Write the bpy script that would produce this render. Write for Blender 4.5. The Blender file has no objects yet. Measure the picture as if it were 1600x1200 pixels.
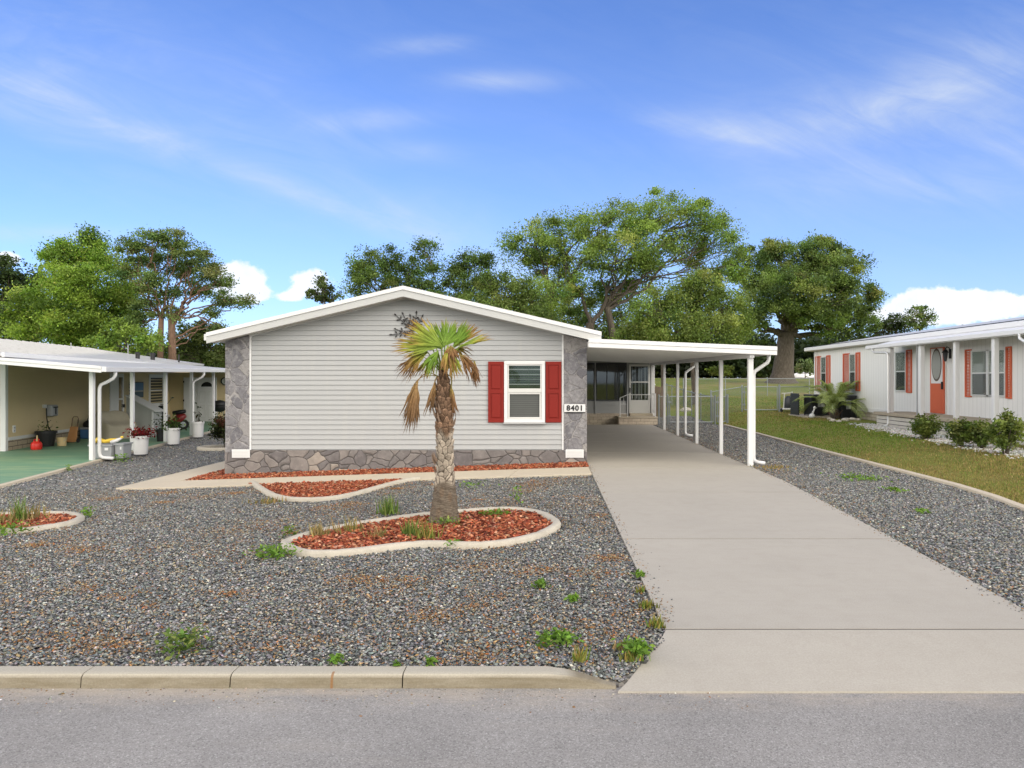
import bpy, bmesh, math, random
import numpy as np
from mathutils import Vector, Matrix
R = math.radians
scene = bpy.context.scene
col = scene.collection
random.seed(7)
rs = np.random.RandomState(11)

# ------------------------------------------------------------------ camera
EYE = 1.85
cam_d = bpy.data.cameras.new("camera")
cam = bpy.data.objects.new("camera", cam_d)
col.objects.link(cam)
cam.location = (0, 0, EYE)
cam.rotation_euler = (R(90), 0, 0)
cam_d.sensor_width = 36
cam_d.lens = 1100 / 1600 * 36
cam_d.shift_x = -57 / 1600
cam_d.shift_y = -5 / 1600
cam_d.clip_start = 0.1
cam_d.clip_end = 3000
scene.camera = cam
scene.cycles.diffuse_bounces = 8
scene.cycles.transparent_max_bounces = 24

# ------------------------------------------------------------------ light
SUN_EL, SUN_AZ = 40, 148          # azimuth clockwise from +Y (the way the camera looks)
scene.view_settings.view_transform = 'Standard'
scene.view_settings.look = 'None'
scene.view_settings.exposure = 0.45
scene.view_settings.gamma = 1
sd = bpy.data.lights.new("sun", 'SUN')
sd.energy = 1.5
sd.angle = R(60)
sd.color = (1.0, 0.905, 0.77)
so = bpy.data.objects.new("sun", sd)
col.objects.link(so)
sv = Vector((math.sin(R(SUN_AZ)) * math.cos(R(SUN_EL)), math.cos(R(SUN_AZ)) * math.cos(R(SUN_EL)), math.sin(R(SUN_EL))))
so.rotation_euler = (-sv).to_track_quat('-Z', 'Y').to_euler()
so.location = sv * 50

world = bpy.data.worlds.new("World")
scene.world = world
world.use_nodes = True


class NT:
    """tiny node-tree writer"""
    def __init__(self, tree):
        self.t = tree
        self.n = tree.nodes
        self.l = tree.links

    def new(self, typ, **kw):
        nd = self.n.new(typ)
        for k, v in kw.items():
            setattr(nd, k, v)
        return nd

    def put(self, sock, v):
        if isinstance(v, bpy.types.NodeSocket):
            self.l.new(v, sock)
        elif v is not None:
            if isinstance(v, (tuple, list)) and sock.type == 'RGBA' and len(v) == 3:
                v = (*v, 1)
            sock.default_value = v

    def math(self, op, a, b=None, c=None, clamp=False):
        nd = self.new('ShaderNodeMath', operation=op, use_clamp=clamp)
        self.put(nd.inputs[0], a)
        if b is not None: self.put(nd.inputs[1], b)
        if c is not None: self.put(nd.inputs[2], c)
        return nd.outputs[0]

    def mix(self, f, a, b, blend='MIX'):
        nd = self.new('ShaderNodeMix', data_type='RGBA', blend_type=blend)
        self.put(nd.inputs[0], f); self.put(nd.inputs[6], a); self.put(nd.inputs[7], b)
        return nd.outputs[2]

    def noise(self, vec, scale, detail=4, rough=0.55, dist=0.0):
        nd = self.new('ShaderNodeTexNoise')
        if vec is not None: self.put(nd.inputs['Vector'], vec)
        nd.inputs['Scale'].default_value = scale
        nd.inputs['Detail'].default_value = detail
        nd.inputs['Roughness'].default_value = rough
        nd.inputs['Distortion'].default_value = dist
        return nd.outputs[0]

    def voro(self, vec, scale, feature='F1', rnd=1.0):
        nd = self.new('ShaderNodeTexVoronoi', feature=feature)
        if vec is not None: self.put(nd.inputs['Vector'], vec)
        nd.inputs['Scale'].default_value = scale
        nd.inputs['Randomness'].default_value = rnd
        return nd

    def ramp(self, f, *stops):
        nd = self.new('ShaderNodeValToRGB')
        cr = nd.color_ramp
        while len(cr.elements) < len(stops): cr.elements.new(0.5)
        for e, (p, c) in zip(cr.elements, stops):
            e.position = p
            e.color = (*c, 1) if isinstance(c, (tuple, list)) else (c, c, c, 1)
        self.put(nd.inputs[0], f)
        return nd.outputs[0]

    def mapping(self, vec, scale=(1, 1, 1), loc=(0, 0, 0), rot=(0, 0, 0)):
        nd = self.new('ShaderNodeMapping')
        self.put(nd.inputs[0], vec)
        nd.inputs[1].default_value = loc
        nd.inputs[2].default_value = rot
        nd.inputs[3].default_value = scale
        return nd.outputs[0]


# sky: Nishita sky with thin cirrus streaks and low cumulus, all a function of direction
w = NT(world.node_tree)
w.n.clear()
sky = w.new('ShaderNodeTexSky', sky_type='NISHITA')
sky.sun_disc = False
sky.sun_elevation = R(SUN_EL)
sky.sun_rotation = R(SUN_AZ)
sky.air_density = 1.0
sky.dust_density = 0.35
sky.ozone_density = 3.0
tc = w.new('ShaderNodeTexCoord')
sep = w.new('ShaderNodeSeparateXYZ')
w.put(sep.inputs[0], tc.outputs['Generated'])
dx, dy, dz = sep.outputs
ady = w.math('MAXIMUM', dy, 0.08)
u = w.math('DIVIDE', dx, ady)
v = w.math('DIVIDE', dz, ady)
front = w.math('MULTIPLY', w.math('SUBTRACT', dy, 0.1), 5, clamp=True)
up = w.math('MULTIPLY', dz, 12, clamp=True)
cmb = w.new('ShaderNodeCombineXYZ')
w.put(cmb.inputs[0], u); w.put(cmb.inputs[1], v)
uv = cmb.outputs[0]


def blob(cu, cv, ru, rv, ang=0.0):
    """soft elliptical mask round a direction"""
    ca, sa = math.cos(ang), math.sin(ang)
    a = w.math('SUBTRACT', u, cu); b = w.math('SUBTRACT', v, cv)
    p = w.math('ADD', w.math('MULTIPLY', a, ca / ru), w.math('MULTIPLY', b, sa / ru))
    q = w.math('ADD', w.math('MULTIPLY', a, -sa / rv), w.math('MULTIPLY', b, ca / rv))
    d = w.math('ADD', w.math('MULTIPLY', p, p), w.math('MULTIPLY', q, q))
    return w.math('EXPONENT', w.math('MULTIPLY', d, -1.0))


def U(px): return (px - 857) / 1100
def V(py): return (595 - py) / 1100


def total(lst):
    s = lst[0]
    for k in lst[1:]: s = w.math('ADD', s, k)
    return s


cir = total([
    w.math('MULTIPLY', blob(U(380), V(268), 0.36, 0.016, -0.36), 0.62),
    w.math('MULTIPLY', blob(U(60), V(150), 0.14, 0.035, -0.35), 0.42),
    w.math('MULTIPLY', blob(U(590), V(187), 0.075, 0.016, 0.03), 0.85),
    w.math('MULTIPLY', blob(U(640), V(235), 0.055, 0.016, -0.1), 0.55),
    w.math('MULTIPLY', blob(U(785), V(126), 0.075, 0.014, 0.0), 0.85),
    w.math('MULTIPLY', blob(U(660), V(70), 0.07, 0.013, 0.1), 0.5),
    w.math('MULTIPLY', blob(U(1130), V(205), 0.10, 0.020, -0.18), 0.75),
    w.math('MULTIPLY', blob(U(1290), V(180), 0.22, 0.040, 0.16), 0.55),
    w.math('MULTIPLY', blob(U(1480), V(135), 0.12, 0.05, 0.45), 0.5),
    w.math('MULTIPLY', blob(U(1480), V(280), 0.28, 0.045, 0.1), 0.45),
    w.math('MULTIPLY', blob(U(60), V(365), 0.13, 0.012, 0.0), 0.7),
    w.math('MULTIPLY', blob(U(150), V(120), 0.30, 0.11, -0.3), 0.45),
    w.math('MULTIPLY', blob(U(1500), V(190), 0.30, 0.13, 0.2), 0.40),
    w.math('MULTIPLY', blob(U(650), V(350), 0.20, 0.035, -0.35), 0.5),
])
def streaks(ang, sx, sy, sc, det, dist):
    """fibres drawn out along a direction of the sky"""
    return w.noise(w.mapping(w.mapping(uv, rot=(0, 0, ang)), (sx, sy, 1)), sc, det, 0.62, dist)


fib = streaks(R(20), 1.5, 6.0, 2.6, 9, 1.0)
fib2 = streaks(R(-10), 1.2, 3.2, 2.4, 8, 1.2)
fibm = w.math('MULTIPLY', w.ramp(fib, (0.30, 0.0), (0.78, 1.0)), w.ramp(fib2, (0.25, 0.2), (0.72, 1.0)))
veil = w.math('MULTIPLY', fibm, 0.09)
cirrus = w.math('ADD', w.math('MULTIPLY', cir, w.math('ADD', w.math('MULTIPLY', fibm, 0.80), 0.16)), veil)
cum = total([
    blob(U(368), V(435), 0.042, 0.030), w.math('MULTIPLY', blob(U(392), V(460), 0.032, 0.014), 0.8),
    blob(U(488), V(440), 0.036, 0.022), w.math('MULTIPLY', blob(U(448), V(464), 0.02, 0.008), 0.5),
    w.math('MULTIPLY', blob(U(1465), V(470), 0.070, 0.022), .95), blob(U(1555), V(478), 0.08, 0.020), w.math('MULTIPLY', blob(U(1420), V(495), 0.09, 0.016), .7),
    w.math('MULTIPLY', blob(U(10), V(405), 0.025, 0.014), 0.9), w.math('MULTIPLY', blob(U(1000), V(520), 0.4, 0.04), .3),
])
cn = w.noise(uv, 30, 8, 0.62)
cumm = w.ramp(w.math('ADD', w.math('MULTIPLY', cum, 0.75), w.math('MULTIPLY', w.math('SUBTRACT', cn, 0.5), 0.85)), (0.33, 0.0), (0.47, 1.0))
tint = w.mix(1.0, sky.outputs[0], (0.97, 1.28, 1.95), 'MULTIPLY')
low = w.math('MULTIPLY', w.math('EXPONENT', w.math('MULTIPLY', v, -5.2)), 0.56)
tint = w.mix(low, tint, (6.0, 6.9, 8.7))
cm = w.math('MINIMUM', w.math('MULTIPLY', w.math('MULTIPLY', cirrus, front), 1.0), 0.85)
c1 = w.mix(w.math('MULTIPLY', cm, up), tint, (6.3, 7.0, 8.1))
shade = w.mix(w.noise(uv, 34, 4), (7.6, 8.1, 9.2), (11.0, 11.0, 11.0))
c2 = w.mix(w.math('MULTIPLY', w.math('MULTIPLY', cumm, front), 0.9), c1, shade)
# added fill light: unseen cloud beside and behind the camera, brightest low sideways
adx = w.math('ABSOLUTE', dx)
fill_mask = w.math('MULTIPLY', w.math('SUBTRACT', w.math('ADD', w.math('MULTIPLY', adx, 0.50), 0.02), dy), 2.6, clamp=True)
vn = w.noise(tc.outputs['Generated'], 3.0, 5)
side_fill = w.math('MULTIPLY', w.math('MULTIPLY', w.math('SUBTRACT', adx, 0.25), 1.6, clamp=True), w.math('SUBTRACT', 1.0, w.math('MULTIPLY', dz, 1.8), clamp=True))
fill_col = w.mix(side_fill, (12.6, 12.2, 11.5), (76.0, 72.5, 66.5))
c3 = w.mix(w.math('MULTIPLY', w.math('MULTIPLY', fill_mask, up), w.ramp(vn, (0.3, 0.8), (0.6, 1.0))), c2, fill_col)
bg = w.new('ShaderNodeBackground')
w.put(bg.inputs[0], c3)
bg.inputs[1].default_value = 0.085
wo = w.new('ShaderNodeOutputWorld')
w.l.new(bg.outputs[0], wo.inputs[0])

# ------------------------------------------------------------------ materials
MATS = {}


def mat(name, build):
    if name in MATS: return MATS[name]
    m = bpy.data.materials.new(name)
    m.use_nodes = True
    t = NT(m.node_tree)
    p = t.n['Principled BSDF']
    build(t, p)
    MATS[name] = m
    return m


def objc(t):
    return t.new('ShaderNodeTexCoord').outputs['Object']


def geoc(t):
    return t.new('ShaderNodeNewGeometry').outputs['Position']


def bump(t, p, h, strength=0.4, dist=0.01):
    b = t.new('ShaderNodeBump')
    b.inputs['Strength'].default_value = strength
    b.inputs['Distance'].default_value = dist
    t.put(b.inputs['Height'], h)
    t.l.new(b.outputs[0], p.inputs['Normal'])


def paint(name, c, rough=0.5, var=0.07, scale=3.0, metal=0.0, grime=None, spec=0.4, bmp=0.0):
    """painted or plain surface with slight uneven tone"""
    def f(t, p):
        v = geoc(t)
        n = t.noise(v, scale, 5, 0.6)
        lo = tuple(max(0, k * (1 - var)) for k in c); hi = tuple(min(1, k * (1 + var)) for k in c)
        cc = t.mix(n, lo, hi)
        if grime:
            g = t.noise(v, scale * 0.6, 6, 0.7)
            cc = t.mix(t.math('MULTIPLY', t.ramp(g, (0.5, 0.0), (0.78, 1.0)), 0.6), cc, grime)
        t.put(p.inputs['Base Color'], cc)
        p.inputs['Roughness'].default_value = rough
        p.inputs['Metallic'].default_value = metal
        p.inputs['Specular IOR Level'].default_value = spec
        if bmp:
            bump(t, p, t.noise(v, scale * 14, 3), bmp, 0.004)
    return mat(name, f)


def attr_mat(name, rough=0.8, trans=0.0, spec=0.2, var=0.25, vs=30):
    """colour carried by each piece (stone, chip, leaf)"""
    def f(t, p):
        a = t.new('ShaderNodeAttribute', attribute_name='Col')
        n = t.noise(geoc(t), vs, 2)
        cc = t.mix(1.0, a.outputs['Color'], t.ramp(n, (0.25, 1 - var), (0.75, 1 + 0.0)), 'MULTIPLY')
        t.put(p.inputs['Base Color'], cc)
        p.inputs['Roughness'].default_value = rough
        p.inputs['Specular IOR Level'].default_value = spec
        if trans:
            out = t.n['Material Output']
            tr = t.new('ShaderNodeBsdfTranslucent')
            hs = t.mix(1.0, cc, (1.25, 1.25, 0.55), 'MULTIPLY')
            t.put(tr.inputs[0], hs)
            mx = t.new('ShaderNodeMixShader')
            mx.inputs[0].default_value = trans
            t.l.new(p.outputs[0], mx.inputs[1]); t.l.new(tr.outputs[0], mx.inputs[2])
            t.l.new(mx.outputs[0], out.inputs[0])
    return mat(name, f)


def m_concrete(name, c, stain=(0.30, 0.27, 0.22), amt=0.35, fine=90):
    def f(t, p):
        v = geoc(t)
        n1 = t.noise(v, 0.7, 5, 0.6); n2 = t.noise(v, 5, 5, 0.65); n3 = t.noise(v, fine, 3, 0.7)
        cc = t.mix(n1, tuple(k * 0.90 for k in c), tuple(k * 1.08 for k in c))
        cc = t.mix(t.math('MULTIPLY', t.ramp(n2, (0.45, 0.0), (0.8, 1.0)), amt), cc, stain)
        sw = t.noise(t.mapping(v, (0.6, 9, 1)), 1.6, 5, 0.6)
        cc = t.mix(t.math('MULTIPLY', t.ramp(sw, (0.42, 0.0), (0.75, 1.0)), amt * 0.5), cc, tuple(k * 0.8 for k in c))
        sm = t.noise(v, 2.1, 7, 0.72, 0.4)
        cc = t.mix(t.math('MULTIPLY', t.ramp(sm, (0.56, 0.0), (0.66, 1.0)), amt * 0.45), cc, tuple(k * 0.72 for k in c))
        cc = t.mix(1.0, cc, t.ramp(n3, (0.3, 0.86), (0.7, 1.06)), 'MULTIPLY')
        t.put(p.inputs['Base Color'], cc)
        p.inputs['Roughness'].default_value = 0.85
        p.inputs['Specular IOR Level'].default_value = 0.2
        bump(t, p, n3, 0.25, 0.003)
    return mat(name, f)


def _asphalt(t, p):
    v = geoc(t)
    vo = t.voro(v, 150)
    sepc = t.new('ShaderNodeSeparateColor')
    t.put(sepc.inputs[0], vo.outputs['Color'])
    cc = t.ramp(sepc.outputs[0], (0.0, (0.16, 0.153, 0.147)), (0.2, (0.238, 0.228, 0.218)), (0.8, (0.275, 0.263, 0.252)), (1.0, (0.37, 0.36, 0.345)))
    n = t.noise(v, 0.9, 5, 0.6)
    cc = t.mix(1.0, cc, t.ramp(n, (0.3, 0.86), (0.7, 1.10)), 'MULTIPLY')
    n2 = t.noise(t.mapping(v, (0.35, 2.2, 1)), 2.0, 5, 0.6)
    cc = t.mix(t.math('MULTIPLY', t.ramp(n2, (0.55, 0.0), (0.8, 1.0)), 0.35), cc, (0.36, 0.33, 0.29))
    # sandy dust gathered along the kerb foot
    sp = t.new('ShaderNodeSeparateXYZ'); t.put(sp.inputs[0], v)
    edge = t.math('MULTIPLY', t.math('SUBTRACT', sp.outputs[1], 4.08), 3.2, clamp=True)
    n3 = t.noise(t.mapping(v, (0.7, 2.0, 1)), 2.6, 5, 0.65)
    dust = t.math('MULTIPLY', edge, t.ramp(n3, (0.42, 0.0), (0.62, 1.0)))
    cc = t.mix(t.math('MULTIPLY', dust, 0.55), cc, (0.42, 0.36, 0.29))
    t.put(p.inputs['Base Color'], cc)
    p.inputs['Roughness'].default_value = 0.9
    p.inputs['Specular IOR Level'].default_value = 0.2
    bump(t, p, vo.outputs['Distance'], 0.45, 0.006)


def _gravel_base(t, p):
    v = geoc(t)
    vo = t.voro(v, 27)
    sc = t.new('ShaderNodeSeparateColor'); t.put(sc.inputs[0], vo.outputs['Color'])
    cc = t.ramp(sc.outputs[0], (0, (0.05, 0.05, 0.048)), (0.35, (0.12, 0.125, 0.125)), (0.75, (0.22, 0.225, 0.22)), (1, (0.40, 0.37, 0.32)))
    n = t.noise(v, 1.3, 6, 0.65)
    cc = t.mix(t.math('MULTIPLY', t.ramp(n, (0.5, 0.0), (0.75, 1.0)), 0.5), cc, (0.20, 0.14, 0.085))
    t.put(p.inputs['Base Color'], cc)
    p.inputs['Roughness'].default_value = 0.9
    bump(t, p, vo.outputs['Distance'], 1.0, 0.03)


def _lawn(t, p):
    v = geoc(t)
    n = t.noise(v, 0.22, 6, 0.65); n2 = t.noise(v, 1.8, 6, 0.7); n3 = t.noise(v, 22, 4, 0.75)
    cc = t.ramp(n, (0.36, (0.14, 0.20, 0.034)), (0.52, (0.195, 0.225, 0.048)), (0.66, (0.30, 0.25, 0.09)))
    cc = t.mix(t.math('MULTIPLY', t.ramp(n2, (0.46, 0.0), (0.72, 1.0)), 0.5), cc, (0.22, 0.15, 0.07))
    cc = t.mix(1.0, cc, t.ramp(n3, (0.3, 0.6), (0.7, 1.2)), 'MULTIPLY')
    t.put(p.inputs['Base Color'], cc)
    p.inputs['Roughness'].default_value = 0.95
    p.inputs['Specular IOR Level'].default_value = 0.1
    bump(t, p, n3, 0.8, 0.04)


def _stone_skirt(t, p):
    v = objc(t)
    ns = t.new('ShaderNodeTexNoise'); t.put(ns.inputs['Vector'], v); ns.inputs['Scale'].default_value = 3.0
    wv = t.new('ShaderNodeVectorMath', operation='MULTIPLY_ADD')
    t.put(wv.inputs[0], ns.outputs['Color']); wv.inputs[1].default_value = (0.16, 0.0, 0.16); t.put(wv.inputs[2], v)
    vec = t.mapping(wv.outputs[0], (1.0, 0.0, 1.25))
    e = t.voro(vec, 3.1, 'DISTANCE_TO_EDGE'); c = t.voro(vec, 3.1)
    sc = t.new('ShaderNodeSeparateColor'); t.put(sc.inputs[0], c.outputs['Color'])
    base = t.ramp(sc.outputs[0], (0.0, (0.135, 0.122, 0.122)), (0.45, (0.175, 0.158, 0.15)), (0.85, (0.215, 0.19, 0.175)), (1.0, (0.33, 0.285, 0.24)))
    n = t.noise(v, 14, 6, 0.7)
    base = t.mix(t.math('MULTIPLY', t.ramp(n, (0.55, 0.0), (0.75, 1.0)), 0.45), base, (0.34, 0.31, 0.28))
    base = t.mix(1.0, base, t.ramp(t.noise(v, 5, 5, 0.7), (0.3, 0.75), (0.7, 1.2)), 'MULTIPLY')
    g = t.ramp(e.outputs['Distance'], (0.012, 1.0), (0.024, 0.0))
    t.put(p.inputs['Base Color'], t.mix(t.math('MULTIPLY', g, t.ramp(n, (0.3, 0.55), (0.6, 1.0))), base, (0.055, 0.05, 0.047)))
    p.inputs['Roughness'].default_value = 0.85
    h = t.math('ADD', t.math('MULTIPLY', t.ramp(e.outputs['Distance'], (0.012, 0.0), (0.06, 1.0)), 1.0), t.math('MULTIPLY', n, 0.3))
    bump(t, p, h, 0.8, 0.02)


def _stone_pilaster(t, p):
    """cast stone veneer: mottled grey blocks with pale smeared edges"""
    v = objc(t)
    ns = t.new('ShaderNodeTexNoise'); t.put(ns.inputs['Vector'], v); ns.inputs['Scale'].default_value = 4.0
    wv = t.new('ShaderNodeVectorMath', operation='MULTIPLY_ADD')
    t.put(wv.inputs[0], ns.outputs['Color']); wv.inputs[1].default_value = (0.22, 0.0, 0.22); t.put(wv.inputs[2], v)
    vec = t.mapping(wv.outputs[0], (1.1, 0.0, 0.95))
    e = t.voro(vec, 3.4, 'DISTANCE_TO_EDGE'); c = t.voro(vec, 3.4)
    sc = t.new('ShaderNodeSeparateColor'); t.put(sc.inputs[0], c.outputs['Color'])
    base = t.ramp(sc.outputs[0], (0.0, (0.125, 0.122, 0.135)), (0.45, (0.165, 0.16, 0.172)), (0.85, (0.215, 0.207, 0.213)), (1.0, (0.29, 0.275, 0.26)))
    n = t.noise(v, 6, 8, 0.72, 1.2); n2 = t.noise(v, 11, 7, 0.72, 0.6); n3 = t.noise(v, 45, 4, 0.7)
    base = t.mix(t.math('MULTIPLY', t.ramp(n, (0.47, 0.0), (0.64, 1.0)), 0.62), base, (0.335, 0.325, 0.325))
    base = t.mix(t.math('MULTIPLY', t.ramp(n2, (0.50, 0.0), (0.66, 1.0)), 0.6), base, (0.075, 0.07, 0.08))
    base = t.mix(1.0, base, t.ramp(n3, (0.3, 0.82), (0.7, 1.15)), 'MULTIPLY')
    g = t.math('MULTIPLY', t.ramp(e.outputs['Distance'], (0.006, 1.0), (0.028, 0.0)), t.ramp(n2, (0.3, 0.2), (0.6, 0.8)))
    t.put(p.inputs['Base Color'], t.mix(g, base, (0.36, 0.34, 0.325)))
    p.inputs['Roughness'].default_value = 0.85
    h = t.math('ADD', t.ramp(e.outputs['Distance'], (0.0, 0.0), (0.05, 1.0)), t.math('MULTIPLY', n2, 0.9))
    bump(t, p, h, 0.9, 0.018)


def m_brick(name, c1, c2, mortar, bw=0.30, bh=0.09, axis='x', ms=0.012):
    def f(t, p):
        v = objc(t)
        sp = t.new('ShaderNodeSeparateXYZ'); t.put(sp.inputs[0], v)
        cb = t.new('ShaderNodeCombineXYZ')
        t.put(cb.inputs[0], sp.outputs[0 if axis == 'x' else 1]); t.put(cb.inputs[1], sp.outputs[2])
        b = t.new('ShaderNodeTexBrick')
        t.put(b.inputs['Vector'], cb.outputs[0])
        b.inputs['Scale'].default_value = 1.0
        b.inputs['Brick Width'].default_value = bw
        b.inputs['Row Height'].default_value = bh
        b.inputs['Mortar Size'].default_value = ms
        t.put(b.inputs['Color1'], (*c1, 1)); t.put(b.inputs['Color2'], (*c2, 1)); t.put(b.inputs['Mortar'], (*mortar, 1))
        n = t.noise(v, 9, 5, 0.7)
        cc = t.mix(1.0, b.outputs[0], t.ramp(n, (0.3, 0.8), (0.7, 1.15)), 'MULTIPLY')
        t.put(p.inputs['Base Color'], cc)
        p.inputs['Roughness'].default_value = 0.85
        bump(t, p, t.math('SUBTRACT', 1.0, b.outputs[1]), 0.5, 0.01)
    return mat(name, f)


def m_glass(name, tint=(0.9, 0.95, 0.95), refl=1.0):
    def f(t, p):
        out = t.n['Material Output']
        fr = t.new('ShaderNodeFresnel'); fr.inputs[0].default_value = 1.5
        tr = t.new('ShaderNodeBsdfTransparent'); t.put(tr.inputs[0], (*tint, 1))
        gl = t.new('ShaderNodeBsdfGlossy'); gl.inputs['Roughness'].default_value = 0.03
        mx = t.new('ShaderNodeMixShader')
        t.put(mx.inputs[0], t.math('MULTIPLY', fr.outputs[0], refl, clamp=True))
        t.l.new(tr.outputs[0], mx.inputs[1]); t.l.new(gl.outputs[0], mx.inputs[2])
        t.l.new(mx.outputs[0], out.inputs[0])
    return mat(name, f)


def _chain(t, p):
    """diamond wire netting: galvanised wire, open between"""
    out = t.n['Material Output']
    v = objc(t)
    sp = t.new('ShaderNodeSeparateXYZ'); t.put(sp.inputs[0], v)
    h = t.math('ADD', sp.outputs[0], sp.outputs[1])
    def wire(a):
        k = t.math('FRACT', t.math('MULTIPLY', a, 1 / 0.075))
        return t.math('LESS_THAN', k, 0.075)
    m = t.math('MAXIMUM', wire(t.math('ADD', h, sp.outputs[2])), wire(t.math('SUBTRACT', h, sp.outputs[2])))
    tr = t.new('ShaderNodeBsdfTransparent')
    mx = t.new('ShaderNodeMixShader')
    t.put(mx.inputs[0], m)
    t.put(p.inputs['Base Color'], (0.20, 0.22, 0.22)); p.inputs['Metallic'].default_value = 0.3; p.inputs['Roughness'].default_value = 0.5
    t.l.new(tr.outputs[0], mx.inputs[1]); t.l.new(p.outputs[0], mx.inputs[2]); t.l.new(mx.outputs[0], out.inputs[0])


def _siding(t, p):
    v = geoc(t)
    n = t.noise(t.mapping(v, (0.4, 1, 2)), 1.2, 5, 0.6)
    cc = t.mix(n, (0.336, 0.343, 0.346), (0.374, 0.381, 0.383))
    st = t.noise(t.mapping(v, (3.5, 1, 0.25)), 2.0, 5, 0.65)
    cc = t.mix(t.math('MULTIPLY', t.ramp(st, (0.5, 0.0), (0.75, 1.0)), 0.18), cc, (0.47, 0.455, 0.41))
    t.put(p.inputs['Base Color'], cc)
    p.inputs['Roughness'].default_value = 0.55
    p.inputs['Specular IOR Level'].default_value = 0.35
    bump(t, p, t.noise(t.mapping(v, (1.5, 1, 25)), 8, 3), 0.06, 0.004)


def _bark(t, p):
    v = objc(t)
    n = t.noise(t.mapping(v, (4, 4, 0.8)), 3.5, 6, 0.7)
    t.put(p.inputs['Base Color'], t.ramp(n, (0.3, (0.045, 0.036, 0.028)), (0.55, (0.105, 0.086, 0.068)), (0.8, (0.21, 0.18, 0.15))))
    p.inputs['Roughness'].default_value = 0.95
    bump(t, p, n, 0.9, 0.06)


def _bark_red(t, p):
    v = objc(t)
    n = t.noise(t.mapping(v, (4, 4, 0.8)), 4, 6, 0.7)
    t.put(p.inputs['Base Color'], t.ramp(n, (0.3, (0.075, 0.045, 0.03)), (0.6, (0.19, 0.115, 0.075)), (0.85, (0.29, 0.20, 0.15))))
    p.inputs['Roughness'].default_value = 0.95
    bump(t, p, n, 0.9, 0.05)


def _greenslab(t, p):
    v = geoc(t)
    n = t.noise(v, 0.8, 6, 0.65); n2 = t.noise(t.mapping(v, (0.5, 2.5, 1)), 1.5, 6, 0.7)
    cc = t.mix(n, (0.11, 0.235, 0.15), (0.165, 0.30, 0.19))
    cc = t.mix(t.math('MULTIPLY', t.ramp(n2, (0.48, 0.0), (0.7, 1.0)), 0.55), cc, (0.36, 0.42, 0.22))
    t.put(p.inputs['Base Color'], cc)
    p.inputs['Roughness'].default_value = 0.6


def _palm_trunk(t, p):
    v = objc(t)
    sp = t.new('ShaderNodeSeparateXYZ'); t.put(sp.inputs[0], v)
    a = t.new('ShaderNodeAttribute', attribute_name='Col')
    n = t.noise(t.mapping(v, (1, 1, 1.6)), 22, 6, 0.7)
    fine = t.noise(t.mapping(v, (6, 6, 40)), 3, 5, 0.7)
    cc = t.mix(1.0, a.outputs['Color'], t.ramp(n, (0.28, 0.55), (0.72, 1.25)), 'MULTIPLY')
    cc = t.mix(1.0, cc, t.ramp(fine, (0.3, 0.75), (0.7, 1.12)), 'MULTIPLY')
    t.put(p.inputs['Base Color'], cc)
    p.inputs['Roughness'].default_value = 0.95
    p.inputs['Specular IOR Level'].default_value = 0.1
    bump(t, p, t.math('ADD', n, fine), 0.8, 0.012)


def _wood(t, p):
    v = objc(t)
    n = t.noise(t.mapping(v, (8, 8, 0.8)), 4, 5, 0.6)
    t.put(p.inputs['Base Color'], t.mix(n, (0.36, 0.17, 0.06), (0.52, 0.27, 0.11)))
    p.inputs['Roughness'].default_value = 0.6


def _lap(t, p):
    """grey white wood-grain wall with fine vertical grooves"""
    v = geoc(t)
    sp = t.new('ShaderNodeSeparateXYZ'); t.put(sp.inputs[0], v)
    k = t.math('FRACT', t.math('MULTIPLY', t.math('ADD', sp.outputs[0], sp.outputs[1]), 1 / 0.2))
    g = t.math('LESS_THAN', k, 0.07)
    n = t.noise(t.mapping(v, (6, 6, 0.5)), 3, 5, 0.6)
    cc = t.mix(n, (0.66, 0.66, 0.64), (0.74, 0.74, 0.72))
    t.put(p.inputs['Base Color'], t.mix(t.math('MULTIPLY', g, 0.55), cc, (0.38, 0.38, 0.37)))
    p.inputs['Roughness'].default_value = 0.6
    bump(t, p, t.math('SUBTRACT', 1.0, g), 0.4, 0.006)


def _roofmetal(t, p):
    v = geoc(t)
    n = t.noise(t.mapping(v, (1, 1, 1)), 1.4, 6, 0.7); n2 = t.noise(v, 7, 5, 0.7)
    cc = t.mix(n, (0.40, 0.40, 0.40), (0.50, 0.50, 0.495))
    cc = t.mix(t.math('MULTIPLY', t.ramp(n2, (0.52, 0.0), (0.72, 1.0)), 0.45), cc, (0.27, 0.265, 0.255))
    t.put(p.inputs['Base Color'], cc)
    p.inputs['Roughness'].default_value = 0.45


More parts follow.
